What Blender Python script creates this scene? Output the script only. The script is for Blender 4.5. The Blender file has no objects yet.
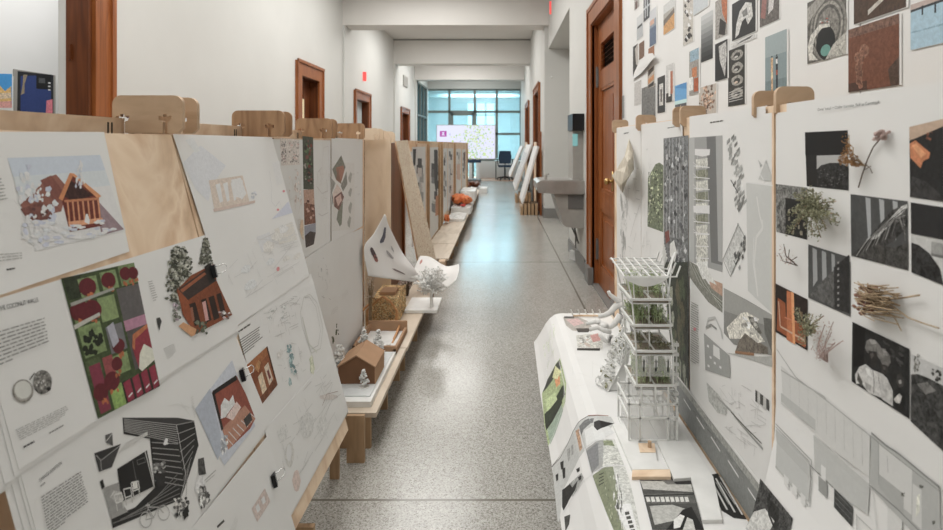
import bpy, bmesh, math, random
from mathutils import Vector, Matrix

sc = bpy.context.scene
COL = sc.collection
F = 560.0; CX = 500.0; CY = 144.0; H = 1.3      # focal length in pixels, principal point, eye height

# ------------------------------------------------------------------ camera, sky, lights, exposure
cam_d = bpy.data.cameras.new('camera'); cam = bpy.data.objects.new('camera', cam_d); COL.objects.link(cam)
cam.location = (0, 0, H); cam.rotation_euler = (math.pi/2, 0, 0)
cam_d.sensor_width = 36.0; cam_d.lens = 36.0*F/943.0
cam_d.shift_x = (943/2.0-CX)/943.0; cam_d.shift_y = -(265.0-CY)/943.0
cam_d.clip_start = 0.05; cam_d.clip_end = 200
cam_d.dof.use_dof = True; cam_d.dof.focus_distance = 2.0; cam_d.dof.aperture_fstop = 5.0
sc.camera = cam

world = bpy.data.worlds.new('world'); sc.world = world; world.use_nodes = True
wn = world.node_tree.nodes; wl = world.node_tree.links
bg = wn['Background']; bg.inputs['Strength'].default_value = 2.6; bg.inputs['Color'].default_value = (0.80, 0.93, 1.0, 1)

def area(name, loc, sx, sy, power, color=(1, .99, .965), rot=(0, 0, 0)):
    d = bpy.data.lights.new(name, 'AREA'); d.shape = 'RECTANGLE'; d.size = sx; d.size_y = sy
    d.energy = power; d.color = color
    o = bpy.data.objects.new(name, d); COL.objects.link(o); o.location = loc; o.rotation_euler = rot
    return o
for (yy, sy, pw) in ((-1.4, 2.4, 32), (2.6, 3.6, 88), (7.2, 3.6, 90), (11.9, 2.0, 74), (16.0, 2.0, 72), (19.6, 1.5, 40)):
    area('ceiling_lamp', (-1.15, yy, 3.93), 1.5, sy, pw)
area('side_room_lamp', (-3.55, 4.0, 2.95), 1.0, 3.0, 22, (1, .99, .97))
area('glass_room_lamp', (-0.9, 24.0, 3.7), 3.0, 2.0, 320, (1, .99, .98))

sc.view_settings.view_transform = 'Standard'; sc.view_settings.look = 'None'
sc.view_settings.exposure = 0.30; sc.view_settings.gamma = 1.0
sc.view_settings.use_curve_mapping = False

# ------------------------------------------------------------------ colours and materials
def lin(v):
    v /= 255.0
    return v/12.92 if v <= .04045 else ((v+.055)/1.055)**2.4
def rgb(h, k=1.0):
    h = h.lstrip('#')
    if len(h) == 3: h = ''.join(ch*2 for ch in h)
    return tuple(min(.9, lin(int(h[i:i+2], 16))*k) for i in (0, 2, 4))
def A(h, k=1.16, ds=.10):
    c = rgb(h, k); g = .3*c[0]+.6*c[1]+.1*c[2]
    return tuple(x*(1-ds)+g*ds for x in c)
def AI(h):                        # printed tones: pale greys sit just under the white of the paper
    c = A(h, 1.0); l = .3*c[0]+.6*c[1]+.1*c[2]; t = min(1, max(0, (l-.12)/.32)); k = 1.12+.36*t*t*(3-2*t)
    return tuple(min(.74, x*k) for x in c)     # colour read off the photograph, lifted to an albedo

def newmat(name):
    m = bpy.data.materials.new(name); m.use_nodes = True
    nt = m.node_tree; b = nt.nodes['Principled BSDF']
    return m, nt, b
def node(nt, t, **kw):
    n = nt.nodes.new(t)
    for k, v in kw.items(): setattr(n, k, v)
    return n
def ramp(nt, stops):
    r = nt.nodes.new('ShaderNodeValToRGB'); e = r.color_ramp.elements
    while len(e) < len(stops): e.new(.5)
    for i, (p, c) in enumerate(stops):
        e[i].position = p; e[i].color = tuple(c)+(1,) if len(c) == 3 else c
    return r
def noise_mat(name, stops, scale=(1, 1, 1), nscale=10, detail=4, dist=0, rough=.6, bump=0, metal=0, spec=.3, coord='Object', lo=None):
    m, nt, b = newmat(name)
    tc = node(nt, 'ShaderNodeTexCoord'); mp = node(nt, 'ShaderNodeMapping'); mp.inputs['Scale'].default_value = scale
    nz = node(nt, 'ShaderNodeTexNoise'); nz.inputs['Scale'].default_value = nscale
    nz.inputs['Detail'].default_value = detail; nz.inputs['Distortion'].default_value = dist
    geo = node(nt, 'ShaderNodeNewGeometry')
    nt.links.new((geo.outputs['Position'] if coord == 'World' else tc.outputs[coord]), mp.inputs['Vector'])
    nt.links.new(mp.outputs[0], nz.inputs['Vector'])
    r = ramp(nt, stops); nt.links.new(nz.outputs['Fac'], r.inputs['Fac'])
    nt.links.new(r.outputs['Color'], b.inputs['Base Color'])
    b.inputs['Roughness'].default_value = rough; b.inputs['Metallic'].default_value = metal
    b.inputs['Specular IOR Level'].default_value = spec
    if bump:
        bp = node(nt, 'ShaderNodeBump'); bp.inputs['Strength'].default_value = bump; bp.inputs['Distance'].default_value = .004
        nt.links.new(nz.outputs['Fac'], bp.inputs['Height']); nt.links.new(bp.outputs[0], b.inputs['Normal'])
    return m
def plain(name, c, rough=.55, metal=0, spec=.3, var=.06):
    c2 = tuple(x*(1-var) for x in c); c1 = tuple(min(1, x*(1+var)) for x in c)
    return noise_mat(name, [(.3, c2), (.7, c1)], nscale=14, detail=3, rough=rough, metal=metal, spec=spec)

M = {}
M['paper'] = noise_mat('paper', [(.3, (.76, .755, .74)), (.7, (.80, .797, .785))], nscale=3, rough=.62, spec=.2)
M['wall'] = noise_mat('wall_paint', [(.3, (.585, .582, .558)), (.7, (.62, .617, .592))], nscale=1.2, rough=.75, spec=.2, coord='World')
M['ceiling'] = noise_mat('ceiling_paint', [(.3, (.70, .68, .65)), (.7, (.74, .72, .69))], nscale=1.0, rough=.85, spec=.15, coord='World')
M['white_wall'] = noise_mat('white_wall_paint', [(.3, (.78, .78, .775)), (.7, (.82, .82, .815))], nscale=1.2, rough=.8, spec=.15)
M['ply'] = noise_mat('plywood', [(.3, A('#bd9c7a', 1.3, .22)), (.44, A('#cfb08d', 1.3, .22)), (.56, A('#dabfa0', 1.3, .22)), (.68, A('#c8a580', 1.3, .22))], scale=(1, 1.1, .8), nscale=2.6, detail=4, dist=3.0, rough=.6, spec=.25, coord='World')
M['ply_pale'] = noise_mat('pale_plywood', [(.25, A('#bfa78b')), (.5, A('#cfb99f')), (.8, A('#d8c4ac'))], scale=(1, 1, .3), nscale=5, detail=5, dist=1.4, rough=.6, spec=.25, coord='World')
M['ply_brown'] = noise_mat('brown_plywood', [(.3, A('#86664a')), (.5, A('#a07c5b')), (.7, A('#b08c68'))], scale=(1, 1, .15), nscale=24, detail=5, dist=1.0, rough=.55, spec=.25, coord='World')
M['ply_edge'] = noise_mat('plywood_edge', [(.35, A('#8d6c50')), (.5, A('#b39272')), (.65, A('#c8ab8c'))], scale=(1, 1, 1), nscale=9, detail=2, rough=.6, coord='World')
M['ply_tan'] = noise_mat('tan_plywood_connector', [(.25, A('#ad8f72')), (.5, A('#bc9f81')), (.8, A('#c6aa8d'))], scale=(1, 1, 3), nscale=7, detail=5, dist=1.2, rough=.55, spec=.25, coord='World')
M['osb'] = noise_mat('strand_board', [(.3, A('#b39d80', 1.25, .2)), (.45, A('#d3c2a9', 1.25, .2)), (.56, A('#e4d6c0', 1.25, .2)), (.68, A('#c4ae90', 1.25, .2))], nscale=30, detail=3, dist=2.5, rough=.7, bump=.2, coord='World')
M['door'] = noise_mat('varnished_door_wood', [(.25, A('#6a3818', 1.15, .03)), (.5, A('#874d25', 1.15, .03)), (.75, A('#995d33', 1.15, .03))], scale=(1, 1, .07), nscale=26, detail=4, dist=.8, rough=.36, spec=.4, coord='World')
M['door_dark'] = noise_mat('dark_door_wood', [(.25, A('#41200d', 1.25, 0)), (.5, A('#542c13', 1.25, 0)), (.75, A('#63361a', 1.25, 0))], scale=(1, 1, .07), nscale=26, detail=4, dist=.8, rough=.4, spec=.4, coord='World')
M['bench'] = noise_mat('bench_plywood', [(.25, A('#b8a48a', 1.16, .3)), (.5, A('#cab79e', 1.16, .3)), (.8, A('#d4c3ac', 1.16, .3))], scale=(1, .2, 1), nscale=12, detail=4, dist=.8, rough=.55, spec=.25, coord='World')
M['wood_foot'] = noise_mat('foot_plywood', [(.25, A('#8f7354')), (.5, A('#a48563')), (.8, A('#b39572'))], scale=(1, 1, .2), nscale=24, detail=4, dist=.8, rough=.55, coord='World')
M['steel'] = noise_mat('brushed_steel', [(.3, (.42, .41, .39)), (.7, (.52, .50, .48))], scale=(1, 12, 1), nscale=8, rough=.38, metal=.75, spec=.5)
M['grey_panel'] = plain('grey_enamel', (.36, .345, .32), .45, spec=.35)
M['grey_dark'] = plain('dark_grey_enamel', (.15, .145, .14), .4)
M['black'] = plain('black_plastic', (.012, .012, .014), .35)
M['base'] = plain('grey_stone_baseboard', (.22, .215, .205), .5)
M['white_plastic'] = plain('white_printed_plastic', (.80, .80, .78), .5)
M['card'] = plain('brown_cardboard', A('#a98668'), .8, spec=.1)
M['card_dark'] = plain('chipboard_gable', A('#7c5a42'), .8, spec=.1)
M['orange_wood'] = noise_mat('orange_balsa', [(.3, A('#ad7846')), (.7, A('#cc9863'))], nscale=30, rough=.6)
M['straw'] = noise_mat('straw', [(.35, A('#9d7a4e', 1.4)), (.5, A('#d0aa75', 1.4)), (.65, A('#e6cca2', 1.4))], nscale=120, detail=4, rough=.8, bump=.8)
M['leaf'] = noise_mat('green_herb_leaf', [(.35, A('#7f8e62', 1.3)), (.65, A('#b9c69a', 1.3))], nscale=60, rough=.6)
M['leaf_grey'] = noise_mat('grey_green_leaf', [(.35, A('#6b6c54')), (.65, A('#a9a88a'))], nscale=80, rough=.7)
M['dry'] = noise_mat('dry_straw_stem', [(.3, A('#7e6a50')), (.7, A('#b59d7d'))], nscale=60, rough=.8)
M['rust'] = noise_mat('rust_brown_leaf', [(.3, A('#7c5a38')), (.7, A('#b48a5c'))], nscale=60, rough=.8)
M['pink'] = noise_mat('faded_pink_flower', [(.3, A('#9a7f78')), (.7, A('#c3ada6'))], nscale=60, rough=.8)
M['dark_stem'] = plain('dark_stem', A('#5a4a3c'), .8)
M['bone'] = noise_mat('offwhite_clay', [(.3, A('#b3a996')), (.7, A('#d2cabb'))], nscale=14, rough=.7)
M['orange'] = noise_mat('orange_mesh', [(.3, A('#c2521f')), (.7, A('#ee8a45'))], nscale=60, rough=.6)
M['red'] = plain('red_plastic', A('#b8332a'), .5)
M['felt_white'] = noise_mat('white_fleece', [(.3, (.68, .67, .65)), (.7, (.80, .79, .77))], nscale=50, rough=.9, bump=.5)
M['blue_chair'] = plain('navy_chair_shell', A('#26394f'), .45)
M['brass'] = plain('brass', (.55, .38, .16), .3, metal=.9)
M['chrome'] = plain('chrome_wire', (.7, .7, .7), .2, metal=1)
M['dark_recess'] = plain('dark_gap', (.02, .018, .016), .9)
M['frame_grey'] = plain('grey_window_frame', A('#6f7773'), .5)
M['desk_white'] = plain('white_laminate', (.7, .72, .72), .4)

# printed ink: the colour of each printed shape is stored on its faces, its alpha says how mottled it is
def ink_material():
    m, nt, b = newmat('printed_ink')
    at = node(nt, 'ShaderNodeAttribute'); at.attribute_name = 'ink'
    geo = node(nt, 'ShaderNodeNewGeometry')
    n1 = node(nt, 'ShaderNodeTexNoise'); n1.inputs['Scale'].default_value = 105; n1.inputs['Detail'].default_value = 7; n1.inputs['Roughness'].default_value = .72
    n1.inputs['Distortion'].default_value = .6
    nt.links.new(geo.outputs['Position'], n1.inputs['Vector'])
    mr = node(nt, 'ShaderNodeMapRange'); mr.inputs['From Min'].default_value = .38; mr.inputs['From Max'].default_value = .64
    mr.inputs['To Min'].default_value = .12; mr.inputs['To Max'].default_value = 2.3
    nt.links.new(n1.outputs['Fac'], mr.inputs['Value'])
    mx = node(nt, 'ShaderNodeMix'); mx.data_type = 'FLOAT'; mx.inputs[2].default_value = 1.0
    nt.links.new(at.outputs['Alpha'], mx.inputs[0]); nt.links.new(mr.outputs[0], mx.inputs[3])
    sc_ = node(nt, 'ShaderNodeVectorMath'); sc_.operation = 'SCALE'
    nt.links.new(at.outputs['Color'], sc_.inputs[0]); nt.links.new(mx.outputs[0], sc_.inputs['Scale'])
    nt.links.new(sc_.outputs[0], b.inputs['Base Color'])
    b.inputs['Roughness'].default_value = .5; b.inputs['Specular IOR Level'].default_value = .25
    return m
M['ink'] = ink_material()

def terrazzo():
    m, nt, b = newmat('terrazzo_floor')
    geo = node(nt, 'ShaderNodeNewGeometry')
    v = node(nt, 'ShaderNodeTexVoronoi'); v.inputs['Scale'].default_value = 230
    nt.links.new(geo.outputs['Position'], v.inputs['Vector'])
    cr = ramp(nt, [(0, A('#77736b')), (.25, A('#9d9a93')), (.6, A('#aaa8a1')), (.9, A('#bdbbb5')), (1, A('#87837b'))])
    sep = node(nt, 'ShaderNodeSeparateColor'); nt.links.new(v.outputs['Color'], sep.inputs[0])
    nt.links.new(sep.outputs[0], cr.inputs['Fac'])
    n = node(nt, 'ShaderNodeTexNoise'); n.inputs['Scale'].default_value = 1.3; n.inputs['Detail'].default_value = 4
    nt.links.new(geo.outputs['Position'], n.inputs['Vector'])
    # brass strips / joints
    sx = node(nt, 'ShaderNodeSeparateXYZ'); nt.links.new(geo.outputs['Position'], sx.inputs[0])
    def joint(out, pos, half):
        s = node(nt, 'ShaderNodeMath', operation='SUBTRACT'); s.inputs[1].default_value = pos; nt.links.new(out, s.inputs[0])
        a = node(nt, 'ShaderNodeMath', operation='ABSOLUTE'); nt.links.new(s.outputs[0], a.inputs[0])
        l = node(nt, 'ShaderNodeMath', operation='LESS_THAN'); l.inputs[1].default_value = half; nt.links.new(a.outputs[0], l.inputs[0])
        return l.outputs[0]
    outs = [joint(sx.outputs['Y'], 2.045+4.12*k, .006+.004*k) for k in range(-1, 4)] + [joint(sx.outputs['X'], .67, .008), joint(sx.outputs['X'], -2.35, .008)]
    acc = outs[0]
    for o in outs[1:]:
        mm = node(nt, 'ShaderNodeMath', operation='MAXIMUM'); nt.links.new(acc, mm.inputs[0]); nt.links.new(o, mm.inputs[1]); acc = mm.outputs[0]
    mul = node(nt, 'ShaderNodeMapRange'); mul.inputs['To Min'].default_value = .72; mul.inputs['To Max'].default_value = .97
    nt.links.new(n.outputs['Fac'], mul.inputs['Value'])
    s2 = node(nt, 'ShaderNodeVectorMath'); s2.operation = 'SCALE'
    nt.links.new(cr.outputs[0], s2.inputs[0]); nt.links.new(mul.outputs[0], s2.inputs['Scale'])
    mx = node(nt, 'ShaderNodeMix'); mx.data_type = 'RGBA'
    nt.links.new(acc, mx.inputs[0]); nt.links.new(s2.outputs[0], mx.inputs[6]); mx.inputs[7].default_value = tuple(A('#6b665d'))+(1,)
    nt.links.new(mx.outputs[2], b.inputs['Base Color'])
    rr = node(nt, 'ShaderNodeMapRange'); rr.inputs['To Min'].default_value = .17; rr.inputs['To Max'].default_value = .25
    nt.links.new(n.outputs['Fac'], rr.inputs['Value']); nt.links.new(rr.outputs[0], b.inputs['Roughness'])
    b.inputs['Specular IOR Level'].default_value = .36
    return m
M['terrazzo'] = terrazzo()

def glass_mat(name, tint, amt=.86, alpha_rough=.02):
    m, nt, b = newmat(name); nt.nodes.remove(b)
    out = nt.nodes['Material Output']
    tr = node(nt, 'ShaderNodeBsdfTransparent'); tr.inputs[0].default_value = tint+(1,)
    gl = node(nt, 'ShaderNodeBsdfGlossy'); gl.inputs['Roughness'].default_value = alpha_rough
    mx = node(nt, 'ShaderNodeMixShader'); mx.inputs[0].default_value = 1-amt
    nt.links.new(tr.outputs[0], mx.inputs[1]); nt.links.new(gl.outputs[0], mx.inputs[2]); nt.links.new(mx.outputs[0], out.inputs[0])
    return m
M['teal_glass'] = glass_mat('teal_tinted_glass', (.60, .84, .93), .94)
def milky():
    m, nt, b = newmat('milky_acrylic'); b.inputs['Base Color'].default_value = (.9, .9, .88, 1); b.inputs['Roughness'].default_value = .4
    b.inputs['Alpha'].default_value = .26; return m
M['clear_acrylic'] = milky()
def emit(name, c, s):
    m, nt, b = newmat(name)
    b.inputs['Base Color'].default_value = (0, 0, 0, 1); b.inputs['Emission Color'].default_value = tuple(c)+(1,); b.inputs['Emission Strength'].default_value = s
    return m
M['screen'] = emit('screen_glow', (.70, .72, .88), .95)
M['screen_lime'] = emit('screen_lime', (.55, .72, .14), .9)
M['screen_green'] = emit('screen_green', (.28, .55, .18), .9)
M['screen_blue'] = emit('screen_blue', (.05, .10, .40), .9)
M['screen_magenta'] = emit('screen_magenta', (.42, .05, .36), .9)
M['exit_red'] = emit('exit_red', (1, .10, .09), 1.0)
M['exit_dim'] = plain('exit_face', A('#a08a7a'), .5)
M['led'] = emit('fountain_led', (.3, .62, .6), .55)

# ------------------------------------------------------------------ mesh building
class MB:
    def __init__(s): s.v = []; s.f = []; s.m = []
    def add(s, vs, fs, mi=0):
        k = len(s.v); s.v += [Vector(p) for p in vs]; s.f += [[k+i for i in f] for f in fs]; s.m += [mi]*len(fs); return s
    def box(s, x0, x1, y0, y1, z0, z1, mi=0):
        vs = [(x, y, z) for x in (x0, x1) for y in (y0, y1) for z in (z0, z1)]
        return s.add(vs, [(0, 1, 3, 2), (4, 6, 7, 5), (0, 4, 5, 1), (2, 3, 7, 6), (0, 2, 6, 4), (1, 5, 7, 3)], mi)
    def prism(s, poly, d, mi=0):          # poly: 3D points of one face; d: extrusion vector
        n = len(poly); d = Vector(d); a = [Vector(p) for p in poly]
        vs = a+[p+d for p in a]
        return s.add(vs, [list(range(n))[::-1], list(range(n, 2*n))]+[(i, (i+1) % n, n+(i+1) % n, n+i) for i in range(n)], mi)
    def tube(s, pts, r, n=6, mi=0, r2=None, cap=True):
        pts = [Vector(p) for p in pts]; k = len(pts); rings = []
        for i, p in enumerate(pts):
            t = (pts[min(k-1, i+1)]-pts[max(0, i-1)]).normalized()
            u = t.cross(Vector((0, 0, 1)) if abs(t.z) < .9 else Vector((1, 0, 0))).normalized(); w = t.cross(u)
            rr = r if r2 is None else r+(r2-r)*i/(k-1)
            rings.append([p+(u*math.cos(a)+w*math.sin(a))*rr for a in [2*math.pi*j/n for j in range(n)]])
        vs = [q for rg in rings for q in rg]; fs = []
        for i in range(k-1):
            for j in range(n): fs.append((i*n+j, i*n+(j+1) % n, (i+1)*n+(j+1) % n, (i+1)*n+j))
        if cap: fs += [list(range(n))[::-1], list(range((k-1)*n, k*n))]
        return s.add(vs, fs, mi)
    def bar(s, a, b, w, h=None, mi=0):     # square bar
        a = Vector(a); b = Vector(b); h = h or w; t = (b-a).normalized()
        u = t.cross(Vector((0, 0, 1)) if abs(t.z) < .95 else Vector((0, 1, 0))).normalized(); v = t.cross(u)
        o = [(-1, -1), (1, -1), (1, 1), (-1, 1)]
        vs = [p+u*(i*w/2)+v*(j*h/2) for p in (a, b) for i, j in o]
        return s.add(vs, [(3, 2, 1, 0), (4, 5, 6, 7)]+[(i, (i+1) % 4, 4+(i+1) % 4, 4+i) for i in range(4)], mi)
    def lathe(s, c, prof, n=20, mi=0):     # prof: (r, z)
        c = Vector(c); k = len(prof)
        vs = [c+Vector((r*math.cos(2*math.pi*j/n), r*math.sin(2*math.pi*j/n), z)) for r, z in prof for j in range(n)]
        fs = [(i*n+j, i*n+(j+1) % n, (i+1)*n+(j+1) % n, (i+1)*n+j) for i in range(k-1) for j in range(n)]
        fs += [list(range(n))[::-1], list(range((k-1)*n, k*n))]
        return s.add(vs, fs, mi)
    def blob(s, c, rx, ry, rz, seed=0, j=.25, nu=9, nv=6, mi=0):
        R = random.Random(seed); c = Vector(c); vs = [c+Vector((0, 0, -rz))]; fs = []
        for a in range(1, nv):
            th = math.pi*a/nv
            for b_ in range(nu):
                ph = 2*math.pi*b_/nu; q = 1+R.uniform(-j, j)
                vs.append(c+Vector((rx*math.sin(th)*math.cos(ph)*q, ry*math.sin(th)*math.sin(ph)*q, -rz*math.cos(th)*(1+R.uniform(-j, j)*.5))))
        vs.append(c+Vector((0, 0, rz))); L = len(vs)-1
        for b_ in range(nu):
            fs.append((0, 1+(b_+1) % nu, 1+b_)); fs.append((L, L-nu+b_, L-nu+(b_+1) % nu))
        for a in range(nv-2):
            for b_ in range(nu):
                i = 1+a*nu; fs.append((i+b_, i+(b_+1) % nu, i+nu+(b_+1) % nu, i+nu+b_))
        return s.add(vs, fs, mi)
    def rbox(s, x0, x1, y0, y1, z0, z1, r=.01, mi=0):   # box with chamfered vertical edges
        p = [(x0+r, y0), (x1-r, y0), (x1, y0+r), (x1, y1-r), (x1-r, y1), (x0+r, y1), (x0, y1-r), (x0, y0+r)]
        return s.prism([(x, y, z0) for x, y in p], (0, 0, z1-z0), mi)
    def build(s, name, mats, parent=None, origin=None, smooth=False, props=None):
        if not isinstance(mats, (list, tuple)): mats = [mats]
        if origin is None:
            xs = [v.x for v in s.v]; ys = [v.y for v in s.v]; zs = [v.z for v in s.v]
            origin = Vector(((min(xs)+max(xs))/2, (min(ys)+max(ys))/2, min(zs)))
        me = bpy.data.meshes.new(name); me.from_pydata([v-Vector(origin) for v in s.v], [], s.f)
        for m in mats: me.materials.append(M[m] if isinstance(m, str) else m)
        me.polygons.foreach_set('material_index', s.m)
        if smooth: me.polygons.foreach_set('use_smooth', [True]*len(me.polygons))
        if getattr(s, 'cols', None):
            at = me.color_attributes.new('ink', 'FLOAT_COLOR', 'CORNER'); buf = []
            for p, c in zip(me.polygons, s.cols): buf += list(c)*p.loop_total
            at.data.foreach_set('color', buf)
        else:
            bm = bmesh.new(); bm.from_mesh(me); bmesh.ops.recalc_face_normals(bm, faces=bm.faces); bm.to_mesh(me); bm.free()
        me.update()
        o = bpy.data.objects.new(name, me); COL.objects.link(o)
        if parent is not None: o.parent = parent
        else: o.location = origin
        for k, v in (props or {}).items(): o[k] = v
        return o

def tagp(label, cat, group=None, kind=None):
    d = {'label': label, 'category': cat}
    if group: d['group'] = group
    if kind: d['kind'] = kind
    return d
class Thing:
    def __init__(s, name, label, cat, loc, group=None, structure=False):
        s.loc = Vector(loc); s.o = bpy.data.objects.new(name, None); COL.objects.link(s.o); s.o.location = s.loc
        s.o.empty_display_size = .05
        if structure: s.o['kind'] = 'structure'
        else:
            for k, v in tagp(label, cat, group).items(): s.o[k] = v
    def part(s, name, mb, mats, parent=None, smooth=False, label=None, kind=None):
        pr = {}
        if label: pr['label'] = label
        if kind: pr['kind'] = kind
        return mb.build(name, mats, parent=parent or s.o, origin=s.loc, smooth=smooth, props=pr)
def solo(name, mb, mats, label, cat, group=None, smooth=False):
    return mb.build(name, mats, smooth=smooth, props=tagp(label, cat, group))
def struct(name, mb, mats, smooth=False):
    return mb.build(name, mats, smooth=smooth, props={'kind': 'structure'})

def U(px, py, X=None, Y=None, Z=None):    # the point of the place seen at a pixel of the photograph, on a plane of the place
    a = (px-CX)/F; b = (CY-py)/F
    if Y is None: Y = X/a if X is not None else (Z-H)/b
    return Vector((a*Y, Y, H+b*Y))

# ------------------------------------------------------------------ printed surfaces: a profile in X-Z carried along Y
class Surf:
    def __init__(s, prof, side):          # prof: [(x,z)...] from top to bottom; side +1: faces +X, -1: faces -X
        s.p = [Vector(q) for q in prof]; s.side = side; s.L = [0]
        for a, b in zip(s.p, s.p[1:]): s.L.append(s.L[-1]+(b-a).length)
        s.n = []
        for a, b in zip(s.p, s.p[1:]):
            t = (b-a).normalized(); n = Vector((-t.y, t.x))
            s.n.append(n if n.x*side > 0 or (abs(n.x) < 1e-6 and n.y > 0) else -n)
    def unp(s, px, py, off=0):            # pixel -> (Y, s)
        a = (px-CX)/F; b = (CY-py)/F; best = None
        last = len(s.p)-2
        for i in range(last+1):
            A0, B0 = s.p[i]+s.n[i]*off, s.p[i+1]+s.n[i]*off; d = B0-A0
            # (aY, H+bY) = A0 + t d
            det = a*(-d.y)+d.x*b
            if abs(det) < 1e-9: continue
            ex, ez = A0.x, A0.y-H
            Y = (ex*(-d.y)+d.x*ez)/det
            t = (a*ez-b*ex)/det
            if Y <= 0: continue
            lo = -50 if i == 0 else -1e-4; hi = 50 if i == last else 1+1e-4
            if lo <= t <= hi and (best is None or Y < best[0]): best = (Y, s.L[i]+t*d.length)
        if best is None: raise ValueError('no hit %s %s' % (px, py))
        return Vector(best)
    def at(s, Y, q, off=0, seg=None):
        if seg is None:
            seg = 0
            while seg < len(s.p)-2 and q > s.L[seg+1]: seg += 1
        d = (s.p[seg+1]-s.p[seg]).normalized(); c = s.p[seg]+d*(q-s.L[seg])
        n = s.n[seg]
        # blend the normal at bends so offset sheets stay joined
        if len(s.n) > 1:
            if seg > 0 and abs(q-s.L[seg]) < 1e-6: n = (s.n[seg]+s.n[seg-1]).normalized()
            elif seg < len(s.n)-1 and abs(q-s.L[seg+1]) < 1e-6: n = (s.n[seg]+s.n[seg+1]).normalized()
        c = c+n*off
        return Vector((c.x, Y, c.y))
    def clip(s, poly):
        if len(s.p) == 2: return [(0, poly)]
        out = []
        for i in range(len(s.p)-1):
            q = poly
            for lim, sg in (() if i == 0 else ((s.L[i], 1),))+(() if i == len(s.p)-2 else ((s.L[i+1], -1),)):
                r = []
                for k in range(len(q)):
                    A0, B0 = q[k], q[(k+1) % len(q)]; da = (A0[1]-lim)*sg; db = (B0[1]-lim)*sg
                    if da >= 0: r.append(A0)
                    if (da > 0 > db) or (da < 0 < db):
                        t = da/(da-db); r.append(Vector((A0[0]+(B0[0]-A0[0])*t, lim)))
                q = r
                if len(q) < 3: break
            if len(q) >= 3: out.append((i, q))
        return out

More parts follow.
